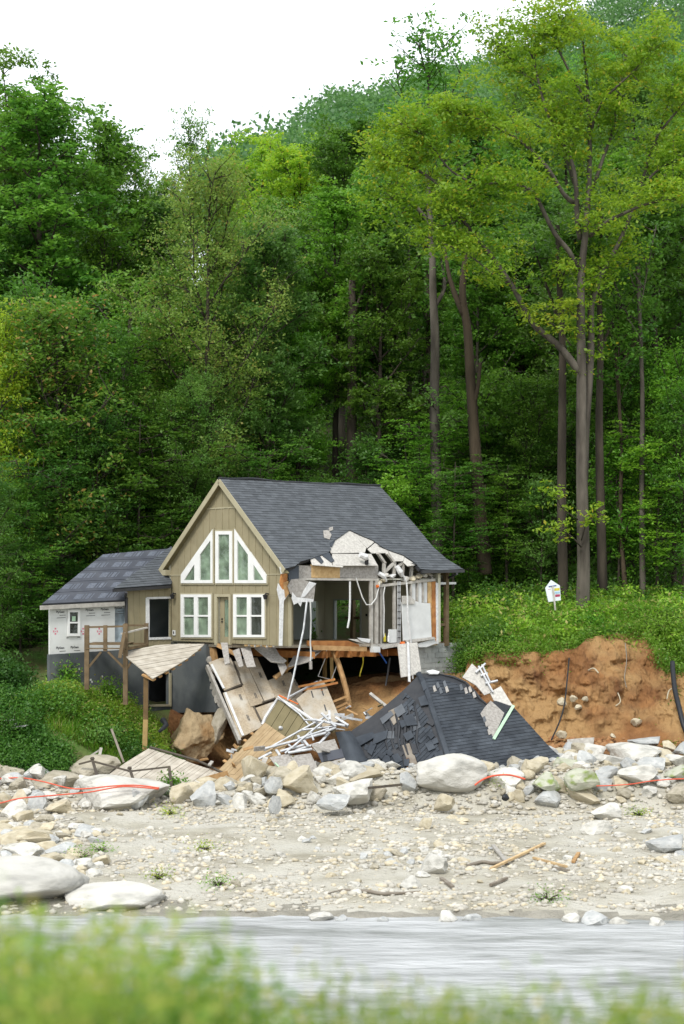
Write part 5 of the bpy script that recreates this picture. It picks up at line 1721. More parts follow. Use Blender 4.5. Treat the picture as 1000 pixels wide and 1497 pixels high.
polyobj('bare_sheathing', RF, [(702, 1044), (708, 1035), (717, 1025), (737, 1043), (729, 1062), (722, 1081), (712, 1062)], -.02, .03, M['osb_grey'], cr_)
MB().plank(RF.w(*RF.at(750, 1033), .06), RF.w(*RF.at(721, 1082), .06), .11, .03, RF.n.cross(RF.ex + RF.ey)).build('mint_flashing', M['green'], cr_)
polyobj('torn_felt', RF, [(712, 1028), (725, 1025), (748, 1033), (738, 1042), (722, 1036)], .0, .02, M['felt'], cr_)
LFm = Frame.px((664, 1126, 64.7), (613, 984, 68.0), (512, 1076, 67.0))
lo2 = [(613, 984), (606, 992), (590, 1008), (574, 1022), (556, 1037), (535, 1053), (516, 1066), (508, 1074), (512, 1100), (530, 1125), (560, 1140), (664, 1140), (650, 1100), (634, 1050)]
mb = MB(); slab(mb, LFm, LFm.poly(lo2), -.16, -.02); mb.build('roof_deck', M['felt'], cr_)
lang = math.atan2(LFm.at(560, 1037)[1] - LFm.at(613, 984)[1], LFm.at(560, 1037)[0] - LFm.at(613, 984)[0])
for q in ([(592, 1012), (612, 1030), (625, 1048), (645, 1104), (660, 1138), (622, 1138), (600, 1090), (604, 1070), (584, 1040)], [(560, 1068), (585, 1080), (590, 1120), (600, 1138), (560, 1138), (528, 1118), (530, 1100), (552, 1088)]):
    roof_shingles(cr_, LFm, LFm.poly(q), M['shingle_dk'], .3, .15, ang=lang, down=(math.cos(lang + math.pi / 2) , math.sin(lang + math.pi / 2)), limit=80, lift=.02, drop=.06)
for i, q in enumerate([[(576, 1038), (588, 1030), (594, 1042), (582, 1050)], [(612, 1022), (622, 1018), (628, 1032), (616, 1034)], [(590, 1050), (604, 1046), (612, 1062), (596, 1064)], [(600, 1050), (610, 1048), (616, 1064), (606, 1070)],
                       [(584, 1056), (592, 1054), (596, 1062), (588, 1066)], [(548, 1076), (568, 1070), (566, 1082), (546, 1092)], [(566, 1070), (577, 1070), (577, 1081), (566, 1081)], [(520, 1080), (545, 1072), (552, 1078), (524, 1094)],
                       [(590, 1076), (602, 1070), (606, 1080), (596, 1086)], [(556, 1052), (572, 1040), (576, 1046), (560, 1060)], [(616, 1000), (621, 996), (625, 1008), (620, 1012)]]):
    polyobj('loose_shingle', LFm, q, .04 + .03 * (i % 3), .06 + .03 * (i % 3), M['shingle'] if i % 3 == 0 else M['shingle_dk'], cr_)
for q, m_ in (([(568, 1040), (580, 1034), (584, 1052), (572, 1064)], 'dead'), ([(588, 1090), (600, 1086), (616, 1134), (604, 1138)], 'dead'), ([(592, 1110), (598, 1108), (604, 1138), (600, 1138)], 'wood_or')):
    polyobj('bare_board', LFm, q, -.015, .015, M[m_], cr_)
hang('ridge_roll', [(612, 984), (622, 1004), (630, 1030), (640, 1060), (650, 1090), (662, 1128)], .11, M['shingle_dk'], RF, -.02, 8, cr_)
hang('torn_edge', [(628, 983), (645, 986), (663, 990), (681, 998), (694, 1012), (702, 1022), (712, 1030)], [.05, .03, .06, .05, .07, .06, .03], M['felt'], RF, .0, 6, cr_)
for px, py in ((632, 1005), (637, 1000), (641, 1008), (647, 998), (650, 1006), (678, 1008), (684, 1006), (690, 1014), (671, 1003), (705, 1050), (708, 1056), (712, 1068)):
    polyobj('loose_shingle', RF, [(px, py), (px + 3, py - 2), (px + 6, py + 6), (px + 2, py + 8)], .03, .055, M['shingle'] if px % 2 else M['osb_grey'], cr_)
polyobj('white_rag', RF, [(622, 983), (632, 981), (642, 984), (640, 987), (628, 987)], .02, .08, M['plastic'], cr_)
for i in range(18):
    px, py = R.uniform(535, 650), R.uniform(1040, 1118)
    if py < 1120 - (px - 520) * 1.0 and px < 612: py = R.uniform(1075, 1118)
    an_ = R.uniform(0, 3.1); w_ = R.uniform(3, 6); h_ = R.uniform(4, 10)
    q = [(px + math.cos(an_) * x - math.sin(an_) * y, py + math.sin(an_) * x + math.cos(an_) * y) for x, y in ((-w_, -h_), (w_, -h_ * .8), (w_ * .8, h_), (-w_, h_ * .7))]
    polyobj('loose_shingle', LFm, q, .03 + .02 * (i % 4), .045 + .02 * (i % 4), M['shingle_dk'] if i % 4 else M['felt'], cr_)
for i in range(6):
    x0_ = 560 + i * 9
    hang('felt_fold', [(x0_, 1052 - i * 6 + 4), (x0_ + 6, 1068 - i * 3), (x0_ + 4, 1085), (x0_ + 10, 1104)], [.03, .07, .05, .03], M['felt'], LFm, .01, 6, cr_)
# light sheathing sticking up behind the dark roof
wb = thing('broken_sheathing', P(700, 1010, 69.5), 'white sheathing boards with studs sticking up behind the dark roof', 'boards')
WBf = Frame.px((688, 976, 69.6), (712, 1012, 69.0), (676, 990, 69.3))
for q in ([(676, 990), (690, 970), (705, 984), (720, 1012), (708, 1016), (696, 1002)], [(716, 1012), (732, 1003), (750, 1032), (738, 1030), (722, 1024)]):
    polyobj('sheathing_board', WBf, q, -.04, 0, M['osb_white'], wb)
for a, c in (((695, 985), (709, 972)), ((699, 976), (720, 1014)), ((709, 1001), (727, 997)), ((702, 990), (712, 986)), ((704, 974), (716, 1000))):
    MB().plank(WBf.w(*WBf.at(*a), .08), WBf.w(*WBf.at(*c), .08), .09, .06, WBf.n).build('stud', M['lath'], wb)
# hanging board right of centre
fr_ = Frame.px((582, 942, 70.6), (610, 939, 71.3), (587, 990, 69.8))
hb = thing('sheathing_sheet', P(598, 985, 69.8), 'stained sheathing panel hanging from the floor edge above the dark roof', 'panel')
polyobj('panel', fr_, [(581.5, 942), (610, 939), (613, 960), (616, 981), (600, 988), (587, 990)], -.04, 0, M['osb_white'], hb)
MB().plank(fr_.w(*fr_.at(595, 940), .06), fr_.w(*fr_.at(597, 998), .06), .09, .04, fr_.ex).build('white_strip', M['plastic'], hb)

# ---------------------------------------------------------------- conduits, pipes, cables on the ground
def cord(name, pts, r, mt, label, cat, n=7):
    pp = [P(*p) for p in pts]
    if pts[0][1] > 1200: pp = [P(p[0], p[1], ground_Y(p[0], p[1]) - .12) + V3(0, 0, .04) for p in pts]
    # smooth
    out = []
    for i in range(len(pp) - 1):
        p0 = pp[max(i - 1, 0)]; p1 = pp[i]; p2 = pp[i + 1]; p3 = pp[min(i + 2, len(pp) - 1)]
        for k in range(6):
            t = k / 6
            out.append(.5 * ((2 * p1) + (p2 - p0) * t + (2 * p0 - 5 * p1 + 4 * p2 - p3) * t * t + (3 * p1 - p0 - 3 * p2 + p3) * t ** 3))
    out.append(pp[-1])
    o = MB().tube(out, r, n).build(name, mt, None, True)
    return tag(o, label, cat)


cord('conduit', [(-30, 1141, 64.4), (25, 1137, 64.3), (60, 1142, 63.6), (100, 1152, 62.6), (125, 1153, 62.2), (165, 1149, 61.9), (200, 1148, 61.8), (233, 1152, 61.8)], .024, M['redpipe'], 'upper red plastic conduit lying over the left rubble line', 'conduit')
cord('conduit', [(-30, 1178, 61.6), (0, 1174, 61.6), (30, 1167, 61.7), (75, 1163, 61.6), (130, 1158, 61.6), (180, 1150, 61.7), (232, 1153.5, 61.7)], .024, M['redpipe'], 'lower red plastic conduit running to the left edge', 'conduit')
cord('conduit', [(694, 1148, 62.2), (705, 1140, 62.2), (722, 1134, 62.3), (745, 1133, 62.4), (768, 1139, 62.4)], .033, M['redpipe'], 'short red conduit arching beside the largest white boulder', 'conduit')
cord('conduit', [(872, 1149, 62.0), (900, 1148, 62.1), (925, 1146, 62.4), (950, 1142, 62.7), (985, 1139, 62.8), (1030, 1138, 63)], .02, M['redpipe'], 'thin red conduit at the right end of the rubble line', 'conduit')
cord('pipe', [(983, 968, 71.4), (984, 985, 71.0), (987, 1010, 70.4), (993, 1035, 69.8), (998, 1056, 69.4), (1003, 1070, 69.2)], .1, M['blackpipe'], 'black drain pipe running down the clay bank at the right edge', 'pipe')
cord('cable', [(832, 962, 72.4), (829, 995, 71.5), (825, 1030, 70.9), (818, 1055, 70.4), (806, 1082, 69.8)], .03, M['blackpipe'], 'dark thin cable hanging down the middle of the clay bank', 'cable')
cord('root', [(914, 940, 73.4), (916, 965, 72.8), (913, 990, 72.2), (916, 1005, 71.9)], .02, M['dead'], 'thin dangling root high in the right part of the clay bank', 'root', 5)
cord('root', [(895, 995, 72.0), (902, 1010, 71.5), (907, 1025, 71.3), (900, 1032, 71.2)], .025, M['rockC'], 'pale curled root in the clay bank below the dangling root', 'root', 5)
cord('root', [(860, 980, 72.2), (868, 977, 72.0), (875, 984, 71.9)], .03, M['rockC'], 'pale short root sticking out near the top of the clay bank', 'root', 5)
cord('root', [(975, 1022, 71.0), (978, 1010, 71.2), (986, 1005, 71.1)], .03, M['rockC'], 'pale root near the black drain pipe', 'root', 5)
# driftwood
cord('branch', [(480, 1308, 49.6), (500, 1304, 49.6), (535, 1305, 49.6), (560, 1309, 49.5), (585, 1308, 49.5), (615, 1306, 49.5)], [.02] * 6 + [.045] * 18 + [.035] * 7, M['dead'], 'long grey driftwood branch lying near the waterline', 'branch', 6)
cord('branch', [(684, 1268, 51.8), (705, 1262, 52.0), (720, 1264, 51.8), (742, 1262, 51.9)], .05, M['dead'], 'gnarled grey driftwood between the crossed sticks', 'branch', 6)
for a, c, w, mt_, l in (((718, 1272, 51.4), (796, 1236, 53.6), .09, 'deadpale', 'long pale split timber crossing the driftwood'), ((721, 1238, 53.6), (741, 1264, 51.8), .12, 'wood_gry', 'short whitish board under the long split timber'),
                        ((780, 1256, 52.6), (828, 1270, 51.7), .08, 'deadpale', 'ochre stick right of the long split timber'), ((808, 1270, 51.6), (832, 1276, 51.3), .06, 'dead', 'dark short stick below the ochre stick'),
                        ((717, 1296, 50.2), (741, 1287, 50.8), .08, 'dead', 'short brown stick below the crossed driftwood'), ((645, 1286, 51), (662, 1300, 50.3), .1, 'dead', 'bleached forked stub beside the white boulder cluster'),
                        ((838, 1262, 52.2), (846, 1250, 52.9), .1, 'wood', 'orange brown bark chip standing on the gravel'), ((538, 1152, 61.9), (588, 1147, 62.1), .08, 'darkrail', 'rusty flat bar lying across the boulders')):
    A, B = P(*a), P(*c)
    if a[1] > 1200:
        A = P(a[0], a[1], ground_Y(a[0], a[1]) - .1); B = P(c[0], c[1], ground_Y(c[0], c[1]) - .1); A.z += .04; B.z += .06
    tag(MB().plank(A, B, w, .06).build('stick', M[mt_]), l, 'stick')
t = rock(SMALL[3], P(739, 1166, 60.5), (.13, .13, .12), (0, 0, 0), M['blackpipe'], 'small round black pipe end lying on the gravel', 'pipe end', None, 'pipe_end')

# ---------------------------------------------------------------- house shaped sign
sg = thing('yard_sign', P(812, 885, 75.6), 'white house shaped sign with yellow and crimson blocks leaning by the dark trunk', 'sign')
SG = Frame(P(812, 878, 75.6), Vector((1, .35, .06)), Vector((-.06, 0, 1)))
polyobj('sign_board', SG, [(797.5, 860), (806, 848), (818.5, 856), (820, 877.5), (802, 880)], -.05, 0, M['signwhite'], sg)
polyobj('yellow_block', SG, [(810.5, 860), (818, 859.3), (818, 863), (810.5, 863.8)], .002, .008, M['signyellow'], sg)
polyobj('pale_blue_block', SG, [(811, 865), (818.3, 864.5), (818.3, 867.5), (811, 868)], .002, .008, M['signpale'], sg)
polyobj('crimson_block', SG, [(811.5, 869.2), (818.5, 868.6), (818.5, 872), (811.8, 872.8)], .002, .008, M['signpink'], sg)
polyobj('blue_bar', SG, [(802, 857), (813, 855.3), (813, 856.5), (802, 858.2)], .008, .02, M['signblue'], sg)
polyobj('faint_lines', SG, [(801, 861.6), (805, 861.2), (805, 861.8), (801, 862.2)], .002, .004, M['pinkprint'], sg)
MB().plank(SG.w(*SG.at(807.5, 857), .03), SG.w(*SG.at(811.5, 892), .03), .07, .04).build('sign_post', M['wood_gry'], sg)

# ---------------------------------------------------------------- trees
def spline(pts, n):
    out = []
    for i in range(len(pts) - 1):
        p0 = pts[max(i - 1, 0)]; p1 = pts[i]; p2 = pts[i + 1]; p3 = pts[min(i + 2, len(pts) - 1)]
        for k in range(n):
            t = k / n
            out.append(.5 * ((2 * p1) + (p2 - p0) * t + (2 * p0 - 5 * p1 + 4 * p2 - p3) * t * t + (3 * p1 - p0 - 3 * p2 + p3) * t ** 3))
    out.append(pts[-1])
    return out


def rvec(rr):
    while True:
        v = Vector((rr.uniform(-1, 1), rr.uniform(-1, 1), rr.uniform(-1, 1)))
        if .01 < v.length < 1: return v.normalized()


def dress(limbs, rr, rg, sub_n=8, sub_len=1.8, t0=.25, up=.25, clumps=4, leaves=30, lsize=.22, crad=.5, flat=.45, wiggle=.35, twig_r=.03, trunkmb=None, orient=.6, hang=.1, lw=.55):
    """limbs: list of (points, r0, r1). returns branch MB and leaf quads"""
    mb = trunkmb or MB()
    cl = []
    for pts, r0, r1, *rest in limbs:
        n = len(pts)
        rad = [r0 + (r1 - r0) * (i / (n - 1)) for i in range(n)]
        mb.tube(pts, rad, 9 if r0 > .2 else (6 if r0 > .07 else 4))
        sn = rest[0] if rest else sub_n
        if not sn: continue
        for k in range(sn):
            t = t0 + (1 - t0) * (k + rr.random()) / sn
            i = min(int(t * (n - 1)), n - 2)
            f = t * (n - 1) - i
            p = pts[i].lerp(pts[i + 1], f)
            d = (pts[i + 1] - pts[i]).normalized()
            dr = (d * .5 + rvec(rr) * .9 + Vector((0, 0, up))).normalized()
            L = sub_len * rr.uniform(.55, 1.15) * (1.15 - .45 * t)
            q = [p]
            for s in range(3):
                dr = (dr + rvec(rr) * wiggle + Vector((0, 0, up * .3))).normalized()
                q.append(q[-1] + dr * L / 3)
            mb.tube(q, [twig_r, twig_r * .75, twig_r * .5, twig_r * .3], 3)
            for c in range(clumps):
                s = (c + 1) / clumps
                ii = min(int(s * 3 * .999), 2)
                b = q[ii].lerp(q[ii + 1], s * 3 - ii if s * 3 - ii <= 1 else 1)
                b = b + rvec(rr) * crad * .8
                cl.append((b, crad * rr.uniform(.6, 1.25)))
    C = []
    for b, r in cl:
        k = max(4, int(leaves * (r / crad)))
        g = rg.normal(size=(k, 3)) * .5
        g[:, 2] *= flat
        C.append(np.array(b)[None] + g * r)
    if not C: return mb, None
    C = np.concatenate(C)
    return mb, leaf_quads(C, lsize, lsize * lw, rg, orient, hang)


def crown_limbs(rr, H, base, spread, n, r0, prof='round', lean=0.0):
    """trunk and limbs of a generic tree standing at the origin"""
    pts = [Vector((0, 0, -.6))]
    x = y = 0
    m = 9
    for i in range(1, m + 1):
        x += rr.uniform(-.12, .12) * H / 20 + lean * H / m; y += rr.uniform(-.12, .12) * H / 20
        pts.append(Vector((x, y, H * .96 * i / m)))
    limbs = [(pts, r0, r0 * .12, 4)]
    for k in range(n):
        t = base + (.97 - base) * (k + rr.random() * .8) / n
        z = H * .96 * t
        i = min(int(t * m), m - 1)
        p = pts[i].lerp(pts[i + 1], t * m - i) if i + 1 < len(pts) else pts[-1]
        u = (t - base) / (1 - base)
        if prof == 'round': w = math.sin(math.pi * (.18 + .8 * u)) ** .7
        elif prof == 'cone': w = (1 - u) ** .7 + .1
        elif prof == 'vase': w = .35 + .65 * u
        else: w = .75
        az = k * 2.4 + rr.uniform(-.4, .4)
        L = spread * w * rr.uniform(.75, 1.15)
        el = math.radians({'round': 25 + 30 * u, 'cone': 5 + 10 * u, 'vase': 50, 'layer': 8}[prof] + rr.uniform(-8, 8))
        d = Vector((math.cos(az) * math.cos(el), math.sin(az) * math.cos(el), math.sin(el)))
        q = [p]
        for s in range(4):
            d = (d + rvec(rr) * .16 + Vector((0, 0, .08))).normalized()
            q.append(q[-1] + d * L / 4)
        limbs.append((q, r0 * .32 * (1.1 - .6 * u), .02))
    return limbs


def tree_meshes(seed, **k):
    rr = random.Random(seed); rg = np.random.default_rng(seed)
    dr = dict(sub_n=8, sub_len=1.8, leaves=30, lsize=.22, crad=.5, clumps=4)
    dr.update(k.pop('dress', {}))
    limbs = crown_limbs(rr, **k)
    mb, Q = dress(limbs, rr, rg, **dr)
    return mb.mesh('trunk_shape', True), quads_mesh('crown_shape', Q)


TP = {
    'oak': tree_meshes(1, H=20, base=.35, spread=4.6, n=22, r0=.26, prof='round', dress=dict(sub_n=8, leaves=32, crad=.52, lsize=.26)),
    'oak2': tree_meshes(2, H=20, base=.28, spread=4.2, n=24, r0=.24, prof='round', dress=dict(sub_n=7, leaves=34, crad=.5, lsize=.26, hang=.5)),
    'tall': tree_meshes(3, H=24, base=.42, spread=3.4, n=22, r0=.26, prof='round', dress=dict(sub_n=7, leaves=32, crad=.5, lsize=.26)),
    'vase': tree_meshes(4, H=20, base=.3, spread=5.6, n=18, r0=.25, prof='vase', dress=dict(sub_n=9, leaves=32, crad=.5, lsize=.25)),
    'fine': tree_meshes(5, H=17, base=.2, spread=5.2, n=26, r0=.22, prof='round', dress=dict(sub_n=10, leaves=26, crad=.55, lsize=.16, up=.35, clumps=5)),
    'layer': tree_meshes(6, H=9, base=.2, spread=3.2, n=16, r0=.11, prof='layer', dress=dict(sub_n=7, sub_len=1.2, leaves=22, crad=.5, lsize=.2, flat=.16, up=.0, orient=.3)),
    'sapling': tree_meshes(7, H=6, base=.15, spread=1.7, n=14, r0=.07, prof='round', dress=dict(sub_n=6, sub_len=.8, leaves=18, crad=.4, lsize=.17)),
    'open': tree_meshes(8, H=20, base=.35, spread=3.6, n=15, r0=.2, prof='round', dress=dict(sub_n=6, leaves=16, crad=.5, lsize=.24)),
    'bushy': tree_meshes(9, H=13, base=.08, spread=3.6, n=24, r0=.17, prof='round', dress=dict(sub_n=7, leaves=26, crad=.55, lsize=.2)),
}
PH = {'oak': 20, 'oak2': 20, 'tall': 24, 'vase': 20, 'fine': 17, 'layer': 9, 'sapling': 6, 'open': 20, 'bushy': 13}
for tm, cm in TP.values():
    tm.materials.append(M['bark']); cm.materials.append(L_['mid'])


def put_tree(kind, X, Y, ztop, leaf, label, group=None, bark=None, name='tree', smin=.55, smax=1.5, wid=None):
    zb = tz(X, Y)
    s = max(smin, min(smax, (ztop - zb) / PH[kind]))
    sx = s if wid is None else wid
    t = bpy.data.objects.new(name, None)
    COL.objects.link(t)
    t.location = (X, Y, zb)
    t.rotation_euler = (0, 0, R.uniform(0, 6.28))
    t.scale = (sx, sx, s)
    tag(t, label, 'tree', group)
    for nm, me, mt in (('trunk', TP[kind][0], bark or M['bark']), ('crown', TP[kind][1], leaf)):
        o = bpy.data.objects.new(nm, me)
        COL.objects.link(o)
        o.parent = t
        o.material_slots[0].link = 'OBJECT'
        o.material_slots[0].material = mt
    return t


def ptree(kind, px, ytop, Y, leaf, label, **k):
    X = (px - 500) / F * Y
    return put_tree(kind, X, Y, CZ + (HZ - ytop) / F * Y, L_[leaf], label, **k)


# trees that can be picked out (photo column, top row, distance)
ptree('tall', 62, 125, 92, 'mid', 'tallest tree at the upper left with sky showing between its limbs', wid=1.25)
ptree('vase', 15, 165, 95, 'mid', 'tall dense tree at the very upper left edge', wid=1.0)
ptree('oak', 150, 190, 97, 'mid', 'tall tree right of the tallest upper left tree', wid=1.0)
ptree('open', 278, 160, 108, 'mid', 'slender open tree rising alone against the sky above the rounded olive tree', wid=.75)
ptree('open', 195, 215, 112, 'olive', 'thin tree with brownish top left of the slender open tree', wid=.7)
ptree('fine', 312, 258, 85, 'olive', 'broad rounded olive green tree above the house', wid=1.02)
ptree('oak2', 395, 330, 87, 'grey', 'grey green tree just right of the rounded olive tree', wid=.8)
ptree('fine', 285, 560, 83, 'grey', 'small pale drooping tree below the rounded olive tree', wid=.6)
ptree('bushy', 88, 450, 80, 'olivetop', 'bushy tree with rust tipped leaves at the middle left', wid=1.15)
ptree('bushy', -10, 470, 79, 'yellow', 'yellow green tree cut by the left edge at mid height', wid=.8)
ptree('layer', 170, 470, 86, 'bright', 'bright green small tree behind the rust tipped tree', wid=1.3)
ptree('tall', 488, 262, 92, 'bright', 'narrow bright green tree above the house roof', wid=.8)
ptree('oak', 430, 215, 112, 'yellow', 'yellow green crown high between olive tree and hill', wid=.9)
ptree('vase', 385, 235, 118, 'yellow', 'light green crown left of the high yellow green crown', wid=.9)
ptree('oak2', 560, 240, 98, 'mid', 'leafy tree left of the big yellow green tree', wid=1.0)
ptree('open', 622, 22, 96, 'mid', 'tall dark tree whose ragged top breaks the skyline left of the big yellow green tree', wid=1.25, smax=1.8)
ptree('tall', 690, 150, 98, 'bright', 'leafy tree right behind the bare forked brown trunk', wid=1.1)
ptree('oak', 960, 300, 84, 'mid', 'dense green tree at the right edge behind the slender pale trunks', wid=1.0)
ptree('oak2', 1010, 180, 90, 'mid', 'tall tree rising at the right edge', wid=1.2)
ptree('bushy', 985, 520, 80, 'bright', 'leafy small tree at the right edge above the weeds', wid=.75)
ptree('sapling', 720, 560, 86, 'mid', 'small tree beside the broken brown stub', wid=1.2)
ptree('oak', 640, 250, 104, 'mid', 'tree behind the pale straight trunk', wid=1.0)
ptree('oak2', 760, 330, 93, 'mid', 'dark leafy tree behind the big two stemmed trunk', wid=1.0)
ptree('vase', 520, 330, 100, 'mid', 'spreading tree behind the narrow bright green tree', wid=.8)
ptree('oak', 235, 300, 98, 'dark', 'dark tree between the upper left tree and the rounded olive tree', wid=.9)

# the forest behind
rows = [(84, 5.0), (89, 5.0), (95, 5.2), (101, 5.4), (108, 5.8), (116, 6.2), (126, 6.8), (138, 7.4), (150, 8), (163, 9)]
kinds = ['oak', 'oak2', 'tall', 'vase', 'oak', 'oak2', 'open']
TB = [(150, 'above the far left thicket'), (250, 'above the wing roof'), (430, 'around the rounded olive tree'), (600, 'behind the narrow bright tree'), (760, 'around the straight and stripped trunks'), (2000, 'behind the big yellow green tree')]
LW = {'mid': 'green', 'dark': 'dark green', 'bright': 'bright green', 'grey': 'greyish green', 'yellow': 'yellow green'}
RW = {0: 'on the lower slope', 1: 'on the middle slope', 2: 'high on the slope'}
tgt = lambda px: float(np.interp(px, [0, 100, 180, 240, 300, 430, 560, 700, 1000], [165, 165, 225, 245, 270, 235, 160, 110, 60]))
for ri, (Y0, sp) in enumerate(rows):
    X = -(.2 * Y0 + 3) + R.uniform(0, 3)
    while X < .2 * Y0 + 3:
        Y = Y0 + R.uniform(-1.8, 1.8)
        px = 500 + X / Y * F
        # keep the lowest row open where the photo looks under the trees
        if not (ri == 0 and (X > -7)) :
            g_ = 0 if Y0 < 110 else 1
            top = tgt(px) + {0: 260, 1: 190, 2: 110, 3: 60}.get(ri, 15) + R.uniform(-25, 90)
            ztop = CZ + (HZ - top) / F * Y
            kd = R.choice(kinds)
            lf = R.choice(['mid', 'mid', 'dark', 'mid', 'bright', 'grey'] if g_ == 0 else ['mid', 'bright', 'mid', 'yellow', 'grey'])
            zb = tz(X, Y)
            if ztop - zb < 10: ztop = zb + R.uniform(10, 14)
            rw = RW[min(2, ri // 3)]; put_tree(kd, X, Y, ztop, L_[lf], f'{LW[lf]} forest tree {rw} {band(px, TB)}', f'{LW[lf]} trees {rw} {band(px, TB)}', bark=R.choice([M['bark'], M['bark'], M['bark_lt']]), smax=1.35)
        X += sp * R.uniform(.75, 1.2)
# small trees under the canopy
for k in range(46):
    Y = R.uniform(81, 96); px = R.uniform(-20, 1010); X = (px - 500) / F * Y
    if px > 640 and Y < 84: Y = 86; X = (px - 500) / F * Y
    kd = R.choice(['layer', 'layer', 'sapling', 'bushy'])
    lf = R.choice(['mid', 'bright', 'mid', 'dark']); kw = {'layer': 'layered', 'sapling': 'slim', 'bushy': 'bushy'}[kd]
    put_tree(kd, X, Y, tz(X, Y) + R.uniform(3.5, 8), L_[lf], f'small {kw} {LW[lf]} understory tree {band(px, TB)}', f'{kw} {LW[lf]} understory trees {band(px, TB)}', smin=.4, smax=1.0)
for px, Y, h, lf in ((5, 76, 7, 'mid'), (45, 77, 8, 'dark'), (30, 74.5, 5, 'mid'), (90, 79.5, 9, 'mid'), (140, 80, 9, 'dark'), (200, 81, 9, 'mid'), (250, 83, 9, 'mid'), (-20, 73, 8, 'dark'), (160, 83, 12, 'mid'), (60, 82, 12, 'dark')):
    X = (px - 500) / F * Y
    lab_ = {5: 'leafy low tree at the far left edge above the left bank', 45: 'dark low tree left of the wrapped wall', 30: 'short leafy tree in front of the dark thicket at the left', 90: 'leafy tree rising behind the eave of the wing roof', 140: 'dark leafy tree behind the middle of the wing roof',
            200: 'leafy tree behind the right part of the wing roof', 250: 'leafy tree behind the left rake of the gable', -20: 'dark bushy tree cut by the left edge beside the bank', 160: 'tall leafy tree in the thicket above the wing ridge', 60: 'tall dark tree in the thicket left of the wing ridge'}[px]
    put_tree(R.choice(['bushy', 'layer', 'bushy']), X, Y, tz(X, Y) + h, L_[lf], lab_, None, smin=.4, smax=1.1)

for k, (px, Y, h, lf) in enumerate(((575, 81.5, 5.5, 'bright'), (662, 80.5, 6.5, 'mid'), (740, 82, 6, 'mid'), (790, 81.5, 5, 'grey'), (905, 80.5, 6.5, 'bright'), (960, 79.5, 7.5, 'bright'), (1000, 79, 9, 'mid'), (925, 82.5, 10, 'mid'), (890, 84, 12, 'mid'), (770, 85, 9, 'mid'), (690, 86, 8, 'bright'))):
    X = (px - 500) / F * Y
    put_tree(['sapling', 'layer', 'layer', 'sapling'][k % 4] if h < 9 else 'bushy', X, Y, tz(X, Y) + h, L_[lf],
             ['bright young tree right behind the house roof', 'layered tree between the straight and the stripped trunk', 'layered tree right of the stripped trunk', 'slim young tree left of the dark trunk by the sign', 'young bright tree right of the rough dark trunk', 'bright layered tree in front of the slender pale trunk',
              'layered green tree at the right edge above the bushes', 'bushy tree behind the two slender trunks', 'bushy green tree behind the rough dark trunk', 'bushy tree behind the trunk by the sign', 'bright tree in the shade behind the stripped trunk'][k], smin=.4, smax=1.2)

# hill crowns far up: one canopy, too far to tell apart
rg = np.random.default_rng(5)
cen = []
for k in range(3600):
    Y = rg.uniform(158, 470); X = rg.uniform(-.22, .24) * Y
    ry = ridgeY(X)
    if Y > ry + 12: continue
    cen.append((X, Y, tz(X, Y), rg.uniform(3.4, 5.6)))
Q = []
for (X, Y, z, r) in cen:
    n = int(150 * min(1, 300 / Y) * (r / 4) ** 1.2)
    d = rg.normal(size=(n, 3)); d /= np.linalg.norm(d, axis=1)[:, None]
    d[:, 2] = np.abs(d[:, 2]) * 1.0 - .15
    lump = 1 + .25 * np.sin(d[:, :1] * 5 + X) * np.cos(d[:, 1:2] * 5 + Y)
    c = np.array([X, Y, z + 5.5])[None] + d * np.array([r, r, r * 1.15])[None] * lump * rg.uniform(.8, 1.05, (n, 1))
    Q.append(leaf_quads(c, .62, .5, rg, 1.3))
o = link('forested_hill_canopy', quads_mesh('forested_hill_canopy', np.concatenate(Q)), L_['far'])
tag(o, 'far wooded hillside of haze-tinted blue green tree crowns rising to the upper right', 'forest', kind='stuff')

# ---- hero trunks
def hero(name, label, limbs, seed, leaf, bark, base, **k):
    rr = random.Random(seed); rg = np.random.default_rng(seed)
    t = thing(name, base, label, 'tree')
    mb, Q = dress(limbs, rr, rg, **k)
    mb.build('trunk', bark, t, True)
    if Q is not None: link('crown', quads_mesh('crown', Q), leaf, t)
    return t


def limb(pts, r0, r1, sub=None, n=4):
    q = spline([P(*p) for p in pts], n)
    return (q, r0, r1, sub) if sub is not None else (q, r0, r1)


